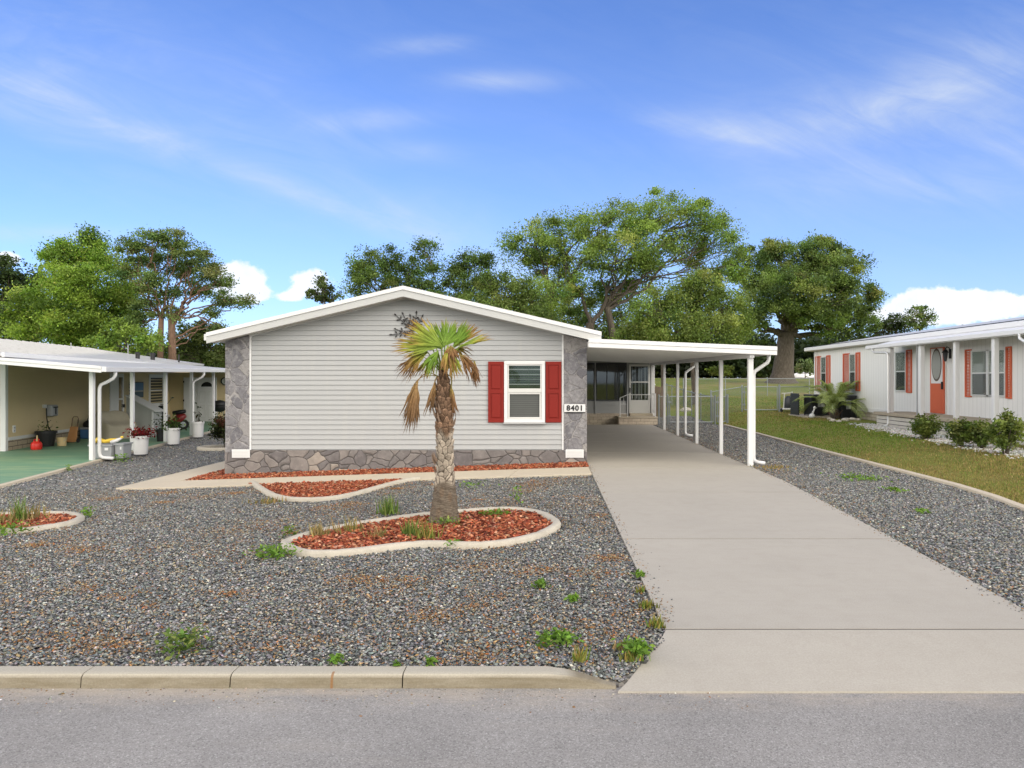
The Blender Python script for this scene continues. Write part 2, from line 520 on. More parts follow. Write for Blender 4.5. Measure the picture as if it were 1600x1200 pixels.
def _kerb(t, p):
    v = geoc(t)
    sp = t.new('ShaderNodeSeparateXYZ'); t.put(sp.inputs[0], v)
    n1 = t.noise(v, 1.2, 5, 0.6); n2 = t.noise(v, 7, 5, 0.7); n3 = t.noise(v, 110, 3, 0.7)
    cc = t.mix(n1, (0.35, 0.32, 0.255), (0.43, 0.395, 0.325))
    # brown grime staining the face, darkened further to paint in its shade
    nz = t.noise(t.mapping(v, (1.2, 1, 8)), 3, 5, 0.7)
    lo = t.math('MULTIPLY', t.math('SUBTRACT', -0.007, sp.outputs[2]), 60, clamp=True)
    cc = t.mix(t.math('MULTIPLY', lo, t.ramp(nz, (0.25, 0.55), (0.7, 1.0))), cc, (0.175, 0.145, 0.095))
    # rust run
    rx = t.math('ABSOLUTE', t.math('ADD', sp.outputs[0], 1.365))
    rust = t.math('MULTIPLY', t.math('LESS_THAN', rx, 0.008), t.math('LESS_THAN', sp.outputs[2], 0.0))
    cc = t.mix(t.math('MULTIPLY', rust, 0.75), cc, (0.23, 0.10, 0.025))
    cc = t.mix(1.0, cc, t.ramp(n3, (0.3, 0.82), (0.7, 1.1)), 'MULTIPLY')
    t.put(p.inputs['Base Color'], cc)
    p.inputs['Roughness'].default_value = 0.9
    bump(t, p, n3, 0.3, 0.004)


M = dict(
    asphalt=mat('asphalt', _asphalt), gravel_base=mat('gravel base', _gravel_base), lawn=mat('lawn', _lawn),
    kerb=mat('kerb concrete', _kerb),
    drive=m_concrete('driveway concrete', (0.398, 0.368, 0.318), stain=(0.31, 0.275, 0.225), amt=0.28),
    walk=m_concrete('walkway concrete', (0.52, 0.455, 0.355), stain=(0.42, 0.36, 0.27), amt=0.3),
    edging=m_concrete('edging concrete', (0.47, 0.43, 0.36), stain=(0.27, 0.24, 0.19), amt=0.45),
    skirt=mat('stone skirting', _stone_skirt), pil=mat('stone pilaster', _stone_pilaster),
    siding=mat('vinyl siding', _siding), bark=mat('bark', _bark), bark_red=mat('red bark', _bark_red),
    chain=mat('chain link', _chain), green=mat('green painted slab', _greenslab), wood=mat('varnished wood', _wood),
    lap=mat('grooved wall', _lap), roofm=mat('white roof metal', _roofmetal), ptrunk=mat('palm trunk', _palm_trunk),
    white=paint('white paint', (0.66, 0.66, 0.66), 0.4, 0.04), offwhite=paint('off white trim', (0.58, 0.58, 0.56), 0.45, 0.05),
    fascia=paint('fascia white', (0.46, 0.465, 0.46), 0.45, 0.04, 1.5, grime=(0.60, 0.58, 0.53)),
    soffit=paint('soffit grey white', (0.66, 0.66, 0.62), 0.45, 0.06, 1.0), alu=paint('pale aluminium', (0.62, 0.62, 0.60), 0.4, 0.05, metal=0.3),
    red=paint('red shutter', (0.20, 0.017, 0.012), 0.6, 0.08, spec=0.2), orange=paint('coral shutter', (0.52, 0.115, 0.052), 0.5, 0.08),
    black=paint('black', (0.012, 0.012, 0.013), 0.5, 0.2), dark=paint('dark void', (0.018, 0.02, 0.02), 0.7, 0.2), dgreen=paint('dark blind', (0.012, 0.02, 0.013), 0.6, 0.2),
    blind=paint('blind slat', (0.075, 0.12, 0.07), 0.5, 0.1), screen=paint('insect screen slat', (0.085, 0.09, 0.085), 0.7, 0.1), scrback=paint('screen back', (0.055, 0.058, 0.056), 0.8, 0.1),
    grey=paint('grey plastic', (0.30, 0.31, 0.32), 0.5, 0.08), steel=paint('galvanised steel', (0.25, 0.275, 0.285), 0.45, 0.1, metal=0.35),
    tan=paint('tan siding', (0.56, 0.455, 0.265), 0.55, 0.06), charcoal=paint('charcoal metal', (0.035, 0.038, 0.045), 0.45, 0.15),
    cover=paint('beige canvas', (0.40, 0.36, 0.27), 0.9, 0.12, 5, bmp=0.3), redp=paint('red plastic', (0.62, 0.03, 0.02), 0.4, 0.05),
    yellow=paint('yellow plastic', (0.72, 0.50, 0.06), 0.45, 0.08), blue=paint('blue paint', (0.06, 0.16, 0.33), 0.5, 0.25, 8),
    bucket=paint('straw bucket', (0.52, 0.40, 0.20), 0.6, 0.1), terra=paint('terracotta', (0.42, 0.25, 0.17), 0.8, 0.1), soil=paint('soil', (0.05, 0.035, 0.022), 0.95, 0.3, 20),
    chrome=paint('chrome', (0.6, 0.6, 0.62), 0.2, 0.02, metal=0.9), rubber=paint('rubber', (0.02, 0.02, 0.02), 0.8, 0.2),
    bronze=paint('dark bronze metal', (0.02, 0.017, 0.017), 0.4, 0.2), rock=paint('pale rock', (0.45, 0.42, 0.36), 0.9, 0.2, 8, bmp=0.5),
    brownfence=paint('weathered brown fence', (0.14, 0.105, 0.08), 0.9, 0.25, 8), curtain=paint('grey curtain', (0.24, 0.24, 0.25), 0.8, 0.12),
    glass=m_glass('window glass', (0.93, 0.96, 0.95), 0.8), porchglass=m_glass('porch glass', (0.42, 0.45, 0.44), 2.2), ovalglass=m_glass('door glass', (0.8, 0.82, 0.8), 1.3),
    brick_w=m_brick('whitewashed brick skirting', (0.50, 0.45, 0.36), (0.40, 0.36, 0.30), (0.28, 0.24, 0.19), 0.38, 0.12, 'y'),
    brick_s=m_brick('pale step brick', (0.56, 0.48, 0.38), (0.47, 0.39, 0.31), (0.36, 0.30, 0.24), 0.36, 0.13, 'x', 0.010),
    brick_t=m_brick('tan skirting brick', (0.42, 0.34, 0.24), (0.34, 0.27, 0.19), (0.12, 0.09, 0.07), 0.40, 0.14, 'y', 0.016),
    stones=attr_mat('gravel stones', 0.85), chips=attr_mat('mulch chips', 0.9), leaf=attr_mat('leaves', 0.6, 0.42, 0.25, 0.3, 4), blade=attr_mat('grass blades', 0.7, 0.25, 0.2, 0.2, 3),
    frond=attr_mat('palm fronds', 0.6, 0.25, 0.25, 0.25, 30),
)

# ------------------------------------------------------------------ geometry helpers
ORG = {}


def origin(o):
    return ORG.get(o.name, Vector((0, 0, 0))) if o else Vector((0, 0, 0))


def tag(o, label=None, cat=None, group=None, kind=None):
    if label: o['label'] = label
    if cat: o['category'] = cat
    if group: o['group'] = group
    if kind: o['kind'] = kind
    return o


def thing(name, label, cat, loc=(0, 0, 0), group=None):
    o = bpy.data.objects.new(name, None)
    o.empty_display_size = 0.2
    col.objects.link(o)
    o.location = loc
    ORG[o.name] = Vector(loc)
    return tag(o, label, cat, group)


def link_mesh(name, me, m, parent=None, org=None):
    o = bpy.data.objects.new(name, me)
    col.objects.link(o)
    if m is not None and not me.materials: me.materials.append(m)
    if parent is not None:
        o.parent = parent
        ORG[o.name] = origin(parent)
    else:
        ORG[o.name] = Vector(org) if org is not None else Vector((0, 0, 0))
        o.location = ORG[o.name]
    return o


class MB:
    def __init__(self, xf=None):
        self.v = []; self.f = []; self.xf = xf

    def add(self, vs, fs):
        b = len(self.v)
        self.v += [tuple(k) for k in vs]
        self.f += [tuple(i + b for i in q) for q in fs]
        return self

    def box(self, x0, x1, y0, y1, z0, z1):
        return self.add([(x0, y0, z0), (x1, y0, z0), (x1, y1, z0), (x0, y1, z0), (x0, y0, z1), (x1, y0, z1), (x1, y1, z1), (x0, y1, z1)],
                        [(0, 3, 2, 1), (4, 5, 6, 7), (0, 1, 5, 4), (1, 2, 6, 5), (2, 3, 7, 6), (3, 0, 4, 7)])

    def hexa(self, bottom, top):
        """8 corners: 4 bottom (counter-clockwise), 4 top"""
        return self.add(list(bottom) + list(top), [(0, 3, 2, 1), (4, 5, 6, 7), (0, 1, 5, 4), (1, 2, 6, 5), (2, 3, 7, 6), (3, 0, 4, 7)])

    def prism_y(self, poly, y0, y1):
        """poly of (x, z), counter-clockwise seen from -y"""
        n = len(poly)
        vs = [(x, y0, z) for x, z in poly] + [(x, y1, z) for x, z in poly]
        return self.add(vs, [tuple(range(n)), tuple(range(2 * n - 1, n - 1, -1))] + [(i, i + n, (i + 1) % n + n, (i + 1) % n) for i in range(n)])

    def prism_z(self, poly, z0, z1):
        n = len(poly)
        vs = [(x, y, z0) for x, y in poly] + [(x, y, z1) for x, y in poly]
        return self.add(vs, [tuple(range(n - 1, -1, -1)), tuple(range(n, 2 * n))] + [(i, (i + 1) % n, (i + 1) % n + n, i + n) for i in range(n)])

    def tube(self, path, r, n=8, cap=True):
        pts = [Vector(p) for p in path]
        rr = r if isinstance(r, (list, tuple)) else [r] * len(pts)
        vs = []; fs = []
        ref = None
        for i, p in enumerate(pts):
            d = (pts[min(i + 1, len(pts) - 1)] - pts[max(i - 1, 0)])
            if d.length < 1e-9: d = Vector((0, 0, 1))
            d.normalize()
            if ref is None:
                ref = Vector((0, 0, 1)) if abs(d.z) < 0.9 else Vector((1, 0, 0))
            a = d.cross(ref)
            if a.length < 1e-6: a = d.cross(Vector((0.3, 1, 0.2)))
            a.normalize()
            b = a.cross(d).normalized()
            ref = b
            for k in range(n):
                t = 2 * math.pi * k / n
                vs.append(p + (a * math.cos(t) + b * math.sin(t)) * rr[i])
        for i in range(len(pts) - 1):
            for k in range(n):
                fs.append((i * n + k, i * n + (k + 1) % n, (i + 1) * n + (k + 1) % n, (i + 1) * n + k))
        if cap:
            fs.append(tuple(range(n - 1, -1, -1)))
            fs.append(tuple((len(pts) - 1) * n + k for k in range(n)))
        return self.add(vs, fs)

    def lathe(self, prof, c, n=20):
        """prof: (radius, z) from bottom up round the vertical through c"""
        vs = []; fs = []
        for r, z in prof:
            for k in range(n):
                t = 2 * math.pi * k / n
                vs.append((c[0] + r * math.cos(t), c[1] + r * math.sin(t), c[2] + z))
        for i in range(len(prof) - 1):
            for k in range(n):
                fs.append((i * n + k, i * n + (k + 1) % n, (i + 1) * n + (k + 1) % n, (i + 1) * n + k))
        fs.append(tuple(range(n - 1, -1, -1)))
        fs.append(tuple((len(prof) - 1) * n + k for k in range(n)))
        return self.add(vs, fs)

    def build(self, name, m, parent=None, smooth=False, bevel=0.0, org=None):
        me = bpy.data.meshes.new(name)
        o0 = origin(parent) if parent is not None else Vector(org or (0, 0, 0))
        vs = [Vector(p) for p in self.v]
        if self.xf: vs = [Vector(self.xf(*p)) for p in vs]
        me.from_pydata([p - o0 for p in vs], [], self.f)
        bm = bmesh.new(); bm.from_mesh(me)
        bmesh.ops.recalc_face_normals(bm, faces=bm.faces)
        bm.to_mesh(me); bm.free()
        if smooth:
            for p in me.polygons: p.use_smooth = True
        o = link_mesh(name, me, m, parent, org)
        if bevel:
            b = o.modifiers.new('bevel', 'BEVEL'); b.width = bevel; b.segments = 2; b.limit_method = 'ANGLE'; b.angle_limit = R(40)
        return o


def np_mesh(name, verts, faces, cols, m, parent=None, smooth=False, org=None):
    """verts (n,3), faces (k,3 or 4), cols (n,3)"""
    o0 = np.array(origin(parent) if parent is not None else (org or (0, 0, 0)))
    verts = np.asarray(verts, dtype=np.float64) - o0
    faces = np.asarray(faces, dtype=np.int32)
    me = bpy.data.meshes.new(name)
    nf, k = faces.shape
    me.vertices.add(len(verts)); me.vertices.foreach_set('co', verts.astype(np.float32).ravel())
    me.loops.add(nf * k); me.loops.foreach_set('vertex_index', faces.ravel())
    me.polygons.add(nf)
    me.polygons.foreach_set('loop_start', np.arange(0, nf * k, k, dtype=np.int32))
    if smooth: me.polygons.foreach_set('use_smooth', np.ones(nf, dtype=bool))
    if cols is not None:
        ca = me.color_attributes.new('Col', 'FLOAT_COLOR', 'POINT')
        c4 = np.ones((len(verts), 4), dtype=np.float32); c4[:, :3] = cols
        ca.data.foreach_set('color', c4.ravel())
    me.update(calc_edges=True)
    me.validate()
    return link_mesh(name, me, m, parent, org)


def children(o):
    return [c for c in col.objects if c.parent == o]


def copy_tree(o, delta, parent=None, first=True):
    c = o.copy(); col.objects.link(c)
    if parent is not None: c.parent = parent
    if first: c.location = Vector(o.location) + Vector(delta)
    ORG[c.name] = origin(o) + Vector(delta)
    for ch in children(o): copy_tree(ch, delta, c, False)
    return c


def ss(t):
    t = np.clip(t, 0, 1)
    return t * t * (3 - 2 * t)


def G(x, y):
    """ground height: falls to the left lot, rises to the right lot and to the field behind"""
    x = np.asarray(x, dtype=float); y = np.asarray(y, dtype=float)
    left = -0.30 * np.clip((0.8 - x) / 8.8, 0, 1) * ss((y - 5) / 8)
    right = 0.30 * ss((x - 7.3) / 2.2) * ss((y - 4) / 8)
    back = 0.48 * ss((y - 30) / 18) + 1.0 * ss((y - 44) / 20) + 0.42 * ss((y - 62) / 26)
    back = back * (0.35 + 0.65 * ss((x + 12) / 12))
    return left + right + back


def at(px, py, dz=0.0):
    """the ground point seen at a photograph pixel"""
    y = 10.0
    for _ in range(60):
        x = (px - 857) / 1100 * y
        z = float(G(x, y)) + dz
        yn = (EYE - z) * 1100 / max(py - 595, 1)
        y = 0.5 * y + 0.5 * yn
    x = (px - 857) / 1100 * y
    return Vector((x, y, float(G(x, y)) + dz))


def pt(px, py, y):
    """the point at distance y seen at a pixel"""
    return Vector(((px - 857) / 1100 * y, y, EYE - (py - 595) / 1100 * y))


def sheet(name, m, xs_of_y, ys, nx, dz, kind='structure'):
    """ground-following sheet between x0(y) and x1(y)"""
    vs = []; fs = []
    for y in ys:
        a, b = xs_of_y(y)
        for i in range(nx + 1):
            x = a + (b - a) * i / nx
            vs.append((x, y, float(G(x, y)) + dz))
    for j in range(len(ys) - 1):
        for i in range(nx):
            k = j * (nx + 1) + i
            fs.append((k, k + 1, k + nx + 2, k + nx + 1))
    me = bpy.data.meshes.new(name); me.from_pydata(vs, [], fs)
    for p in me.polygons: p.use_smooth = True
    o = link_mesh(name, me, m)
    return tag(o, kind=kind)
# ================================================================== GROUND
SL = Vector((-0.196, 0.981, 0)).normalized()       # the left lot's depth direction
SN = Vector((-SL.y, SL.x, 0))                       # and its direction away from us (left)
SO = Vector((-12.1, 18.77, 0))


def L(s, t, z=0.0):
    p = SO + SN * s + SL * t
    return Vector((p.x, p.y, z))


def slab_x(y): return SO.x + SL.x * (y - SO.y) / SL.y


BPATH = [(4.95, 4.7), (5.30, 5.5), (5.85, 6.6), (6.30, 7.6), (6.55, 8.5), (6.72, 9.2), (6.86, 10.07), (7.08, 11.2), (7.20, 12.4), (7.22, 15), (7.22, 18.6), (7.26, 22), (7.32, 26), (7.36, 29.4)]


def bx_(y): return float(np.interp(y, [q[1] for q in BPATH], [q[0] for q in BPATH]))


# terrain: one sheet to the horizon, dropped under the gravel, paving and road
gx = np.unique(np.concatenate([np.array([-700, -300, -150, -90, -60, -45]), np.arange(-36, 4.6, 0.75), np.arange(4.8, 7.0, 0.1), np.array([7.0, 7.12, 7.26, 7.4]), np.arange(7.75, 30, 0.5), np.array([32, 36, 42, 50, 60, 80, 110, 160, 300, 700])]))
gy = np.unique(np.concatenate([np.array([-500, -100, -40, -10, 0, 3, 4.35, 4.5]), np.arange(4.75, 30, 0.6), np.arange(30.25, 100, 1.0), np.array([105, 120, 150, 200, 300, 600, 1500])]))
X, Y = np.meshgrid(gx, gy)
Z = G(X, Y)
Z = Z + 0.012 * np.sin(X * 1.7 + Y * 0.6) * np.sin(Y * 1.1) * (X > 7.5) * (Y < 60)
BXY = np.interp(Y, [q[1] for q in BPATH], [q[0] for q in BPATH])
Z = np.where((X <= np.where(Y < 30, BXY - .02, 7.15)) & (Y < 37) & (X > -45), Z - 0.10, Z)
Z = np.where(Y < 4.45, -0.30, Z)
n0, n1 = X.shape
idx = np.arange(n0 * n1).reshape(n0, n1)
F = np.stack([idx[:-1, :-1].ravel(), idx[:-1, 1:].ravel(), idx[1:, 1:].ravel(), idx[1:, :-1].ravel()], 1)
tag(np_mesh('ground', np.stack([X.ravel(), Y.ravel(), Z.ravel()], 1), F, None, M['lawn'], smooth=True), kind='structure')

RZ = -0.085                                             # road level
mb = MB(); mb.box(-80, 80, -7.5, 4.44, RZ - 0.1, RZ)
tag(mb.build('road', M['asphalt']), kind='structure')

DL, DR = 0.872, 4.36
ys = [4.56] + list(np.arange(5, 36.1, 0.5))
sheet('gravel_bed', M['gravel_base'], lambda y: (slab_x(y) - 0.02, 0.95 if y > 5.4 else (DL + 0.03 - (5.2 - min(y, 5.2)) * 0.52)), ys, 26, -0.03)
mb = MB(); vs = []
for y, z in ((4.395, -0.092), (4.48, -0.082), (4.565, -0.062), (4.75, -0.034)):
    vs += [(-0.05, y, z if y > 4.6 else -.12), (0.25, y, z), (DL + 0.03 - (5.2 - y) * 0.50, y, z)]
mb.add(vs, [(3 * i + k, 3 * i + k + 1, 3 * i + k + 4, 3 * i + k + 3) for i in range(3) for k in range(2)])
tag(mb.build('gravel_bed', M['gravel_base']), kind='structure')
sheet('gravel_bed', M['gravel_base'], lambda y: (3.7 if y < 30 else 4.2, bx_(y) if y < 30 else 7.15), [4.56] + list(np.arange(5, 35.6, 0.5)), 6, -0.03)

def dip(x, y):
    return -0.05 * ss((4.78 - y) / .34) * ss((x - .02) / .36)


gb = bpy.data.objects['gravel_bed']
for v in gb.data.vertices: v.co.z += float(dip(v.co.x, v.co.y))
# kerb: cast lengths with a joint between, running down to the road at the driveway
mb = MB()
joints = [-9.5, -6.2, -4.60, -2.945, -2.005, -0.92, 0.10]
for a, b in zip(joints[:-1], joints[1:]):
    last = b == joints[-1]
    stations = np.linspace(a + 0.004, b - (0 if last else 0.004), 10)
    if last: stations = np.concatenate([stations, np.linspace(0.13, 0.425, 14)])
    vs = []; fs = []
    for x in stations:
        k = float(np.clip((x - 0.02) / 0.40, 0, 1) ** 1.25) if last else 0.0
        top = 0.0 - 0.068 * k
        yb = 4.575 - 0.10 * k; yf = 4.425 - 0.015 * k
        prof = [(yf, RZ - 0.02), (yf + 0.012, top - 0.022 * (1 - k)), (yf + 0.030, top - 0.004 * (1 - k)), (yf + 0.055, top), (yb - 0.01, top), (yb, top - 0.012), (yb, RZ - 0.05)]
        vs += [(x, y, z) for y, z in prof]
    m_ = 7
    for i in range(len(stations) - 1):
        for k in range(m_):
            fs.append((i * m_ + k, i * m_ + (k + 1) % m_, (i + 1) * m_ + (k + 1) % m_, (i + 1) * m_ + k))
    fs.append(tuple(range(m_))); fs.append(tuple((len(stations) - 1) * m_ + k for k in range(m_))[::-1])
    mb.add(vs, fs)
tag(mb.build('kerb', M['kerb']), kind='structure')

# driveway slabs


def drv_r(y): return 3.72 + (DR - 3.72) * min(1, max(0, (y - 4.4) / 8.5)) ** 0.85


mb = MB()
cuts = [5.245, 8.25, 11.72, 15.0, 18.2, 21.4, 24.6, 27.8, 29.75]
for a, b in zip(cuts[:-1], cuts[1:]):
    a += 0.012; b -= 0.012
    n = 5
    left = [(DL, b), (DL, a)]
    right = [(drv_r(a + (b - a) * i / n), a + (b - a) * i / n) for i in range(n + 1)]
    mb.prism_z(left + right, -0.12, 0.0)
# apron, flaring and falling to the road
fl = [(DL, 5.233), (0.83, 5.12), (0.72, 4.90), (0.60, 4.66), (0.50, 4.47), (0.43, 4.36)]
top = [(x, y, -0.072 * max(0, (5.241 - y) / 0.88) ** 1.15) for x, y in fl]
rt = [(drv_r(y) + (0 if y > 5 else 0.0) + (5.241 - y) * 0.5, y, -0.072 * max(0, (5.241 - y) / 0.88) ** 1.15) for _, y in fl]
vs = top + rt + [(x, y, -0.2) for x, y, z in top] + [(x, y, -0.2) for x, y, z in rt]
n = len(fl); fs = []
for i in range(n - 1):
    fs += [(i, i + 1, n + i + 1, n + i), (2 * n + i, 3 * n + i, 3 * n + i + 1, 2 * n + i + 1), (i, 2 * n + i, 2 * n + i + 1, i + 1), (n + i, n + i + 1, 3 * n + i + 1, 3 * n + i)]
fs += [(0, n, 3 * n, 2 * n), (n - 1, 3 * n - 1, 4 * n - 1, 2 * n - 1)]
mb.add(vs, fs)
tag(mb.build('driveway', M['drive']), kind='structure')
mb = MB()
for c in cuts[:-1]: mb.box(DL + .004, drv_r(c) - .004, c - .0115, c + .0115, -.10, -.003)
tag(mb.build('driveway_joint', paint('joint filler', (.075, .068, .058), .95)), kind='structure')

# walkway along the front and down the left side, in slabs
mb = MB()


def slab(poly, top=0.015, th=0.10):
    n = len(poly)
    vs = [(x, y, float(G(x, y)) + top - th) for x, y in poly] + [(x, y, float(G(x, y)) + top) for x, y in poly]
    mb.add(vs, [tuple(range(n - 1, -1, -1)), tuple(range(n, 2 * n))] + [(i, (i + 1) % n, (i + 1) % n + n, i + n) for i in range(n)])


wx = [-7.95, -6.55, -5.15, -3.72, -2.30, -0.78, DL - 0.01]
yf = lambda x: 14.02 - 0.09 * (x + 8) / 8.9
yb = lambda x: 15.03 - 0.02 * (x + 8) / 8.9
for a, b in zip(wx[:-1], wx[1:]):
    s = 0.10 if a > -7.9 else 0.0
    slab([(a + .005, yf(a)), (b - .005, yf(b)), (b - .005 + 0.14, yb(b)) if b < 0 else (b - .005, yb(b)), (a + .005 + 0.14, yb(a)) if a > -7.9 else (a + .10, yb(a))])
slab([(-8.62, 14.02), (-7.955, 14.02), (-7.86, 15.03), (-7.82, 16.6), (-8.62, 16.6)])
for k in range(6):
    slab([(-8.62, 16.61 + 2.2 * k), (-7.82, 16.61 + 2.2 * k), (-7.82, 18.80 + 2.2 * k), (-8.62, 18.80 + 2.2 * k)])
tag(mb.build('walkway', M['walk'], bevel=0.006), kind='structure')

# border strip between the right gravel and the lawn
mb = MB()
path = BPATH
vs = []; fs = []
for x, y in path:
    z = float(G(7.25, y))
    vs += [(x - 0.075, y, z - 0.12), (x - 0.07, y, z + 0.035), (x + 0.07, y, z + 0.035), (x + 0.075, y, z - 0.12)]
for i in range(len(path) - 1):
    for k in range(3): fs.append((4 * i + k, 4 * i + k + 1, 4 * i + k + 5, 4 * i + k + 4))
fs += [(0, 1, 2, 3), tuple(4 * (len(path) - 1) + k for k in (3, 2, 1, 0))]
mb.add(vs, fs)
tag(mb.build('lawn_edging', M['walk'], bevel=0.01), 'long straight pale concrete strip between right gravel and the lawn', 'garden edging')

# ------------------------------------------------------------------ planting beds
def spline(pts, per=8, closed=True):
    out = []; n = len(pts)
    rng = range(n) if closed else range(n - 1)
    for i in rng:
        p0 = pts[(i - 1) % n] if closed or i > 0 else pts[i]
        p1 = pts[i]; p2 = pts[(i + 1) % n]
        p3 = pts[(i + 2) % n] if closed or i + 2 < n else pts[i + 1]
        for k in range(per):
            t = k / per
            out.append(tuple(0.5 * (2 * b + (c - a) * t + (2 * a - 5 * b + 4 * c - d) * t * t + (3 * b - a - 3 * c + d) * t ** 3) for a, b, c, d in zip(p0, p1, p2, p3)))
    if not closed: out.append(tuple(pts[-1]))
    return out


def border(name, pts2, label, closed=True, wd=0.115, ht=0.075, parent_cat='garden edging', m='edging', joint_every=14):
    """rounded cast concrete edging swept along the bed outline; points are its centre line"""
    P = spline(pts2, 8, closed)
    mb = MB(); n = len(P)
    prof = [(-.5, -0.06), (-.5, .55), (-.36, .9), (-.12, 1.0), (.12, 1.0), (.36, .9), (.5, .55), (.5, -0.06)]
    vs = []; fs = []; m_ = len(prof)
    for i in range(n):
        a = Vector(P[(i - 1) % n] if closed or i else P[i]); b = Vector(P[(i + 1) % n] if closed or i < n - 1 else P[i])
        d = (b - a).normalized(); q = Vector((-d.y, d.x))
        x, y = P[i]; z = float(G(x, y)) - 0.02
        sc = 0.93 if (i % joint_every == 0 and joint_every) else 1.0
        for o, h in prof:
            vs.append((x + q.x * o * wd * sc, y + q.y * o * wd * sc, z + (h * ht * sc if h > 0 else -0.08)))
    for i in range(n if closed else n - 1):
        j = (i + 1) % n
        for k in range(m_ - 1):
            fs.append((i * m_ + k, i * m_ + k + 1, j * m_ + k + 1, j * m_ + k))
    if not closed: fs += [tuple(range(m_)), tuple((n - 1) * m_ + k for k in range(m_))[::-1]]
    mb.add(vs, fs)
    return tag(mb.build(name, M[m], smooth=True), label, parent_cat), P


def inside(poly, x, y):
    poly = np.asarray(poly); c = np.zeros(len(x), bool)
    j = len(poly) - 1
    for i in range(len(poly)):
        xi, yi = poly[i]; xj, yj = poly[j]
        with np.errstate(divide='ignore', invalid='ignore'):
            t = ((yi > y) != (yj > y)) & (x < (xj - xi) * (y - yi) / (yj - yi + 1e-12) + xi)
        c ^= t; j = i
    return c


BEDS = []
kid_px = [(446, 846), (478, 859), (543, 858), (617, 849), (672, 845), (738, 847), (790, 843), (842, 831), (869, 816), (860, 806), (838, 797), (800, 792.5), (747, 794), (672, 800), (607, 808), (543, 818), (494, 828), (462, 837)]
kid = [tuple(at(a, b, 0.05).xy) for a, b in kid_px]
kb, KP = border('bed_edging', kid, 'closed kidney shaped pale concrete edging around the palm')
BEDS.append(KP)
sec_px = [(395, 752), (411, 764), (434, 774.5), (464, 779), (510, 778), (549, 771.5), (590, 760.5), (628, 750.5), (655, 746)]
sec = [tuple(at(a, b, 0.03).xy) for a, b in sec_px]
sb, SP = border('bed_edging', sec, 'open wavy concrete edging bulging out from the front walkway', closed=False)
BEDS.append(SP + [(SP[-1][0], 14.06), (SP[0][0], 14.06)])
lf_px = [(125, 806), (112, 815), (74, 822), (25, 828), (-40, 826), (-90, 815), (-40, 805), (40, 802), (95, 801)]
lf = [tuple(at(a, b, 0.03).xy) for a, b in lf_px]
lb, LP = border('bed_edging', lf, 'rounded concrete edging of the small bed at the left picture edge')
BEDS.append(LP)
bc = at(352, 700)
ring = [(bc.x + 0.78 * math.cos(a), bc.y + 0.62 * math.sin(a)) for a in np.linspace(0, 2 * math.pi, 11)[:-1]]
rb_, RP = border('bed_edging', ring, 'low rosy concrete ring around the dark rose bush', wd=0.14, ht=0.09)

# mulch: soil sheet and thousands of loose red bark chips
MUL = BEDS + [[(-7.80, 15.04), (DL - 0.02, 15.02), (DL - 0.02, 15.93), (-7.30, 15.93), (-7.30, 17.5), (-7.80, 17.5)]]
mb = MB()
for poly in MUL:
    n = len(poly); vs = [(x, y, float(G(x, y)) - 0.004) for x, y in poly]
    cx = sum(p[0] for p in poly) / n; cy = sum(p[1] for p in poly) / n
    if len(poly) < 8:
        mb.add(vs, [tuple(range(n))])
    else:
        mb.add(vs + [(cx, cy, float(G(cx, cy)) - 0.004)], [(i, (i + 1) % n, n) for i in range(n)])
tag(mb.build('bed_soil', paint('mulch soil', (0.20, 0.055, 0.028), 0.95, 0.4, 30)), kind='structure')


def rot_mats(n, tilt):
    """random yaw and a little tilt: (n,3,3)"""
    a = rs.uniform(0, 2 * np.pi, n); b = rs.normal(0, tilt, n); c = rs.normal(0, tilt, n)
    ca, sa, cb, sb, cc, sc = np.cos(a), np.sin(a), np.cos(b), np.sin(b), np.cos(c), np.sin(c)
    o = np.zeros(n); i = np.ones(n)
    Rz = np.stack([np.stack([ca, -sa, o], 1), np.stack([sa, ca, o], 1), np.stack([o, o, i], 1)], 1)
    Rx = np.stack([np.stack([i, o, o], 1), np.stack([o, cb, -sb], 1), np.stack([o, sb, cb], 1)], 1)
    Ry = np.stack([np.stack([cc, o, sc], 1), np.stack([o, i, o], 1), np.stack([-sc, o, cc], 1)], 1)
    return Rz @ Rx @ Ry


def palette(n, cols, wts, jit=0.18):
    w_ = np.array(wts, float); w_ /= w_.sum()
    c = np.array(cols)[rs.choice(len(cols), n, p=w_)]
    return np.clip(c * (1 + rs.normal(0, jit, (n, 1))) * (1 + rs.normal(0, 0.05, (n, 3))), 0.004, 0.9)


OCT_V = np.array([(1, 0, 0), (0.25, 1, 0.1), (-1, 0.15, 0), (-0.2, -1, 0), (0.1, 0.1, 1), (0.62, 0.62, 0.35), (-0.6, 0.6, 0.45), (0.5, -0.65, 0.45), (-0.62, -0.5, 0.3), (0, 0, -1)], float)
OCT_F = np.array([(0, 5, 4), (5, 1, 4), (1, 6, 4), (6, 2, 4), (2, 8, 4), (8, 3, 4), (3, 7, 4), (7, 0, 4), (0, 1, 5), (1, 2, 6), (2, 3, 8), (3, 0, 7), (1, 0, 9), (2, 1, 9), (3, 2, 9), (0, 3, 9)])


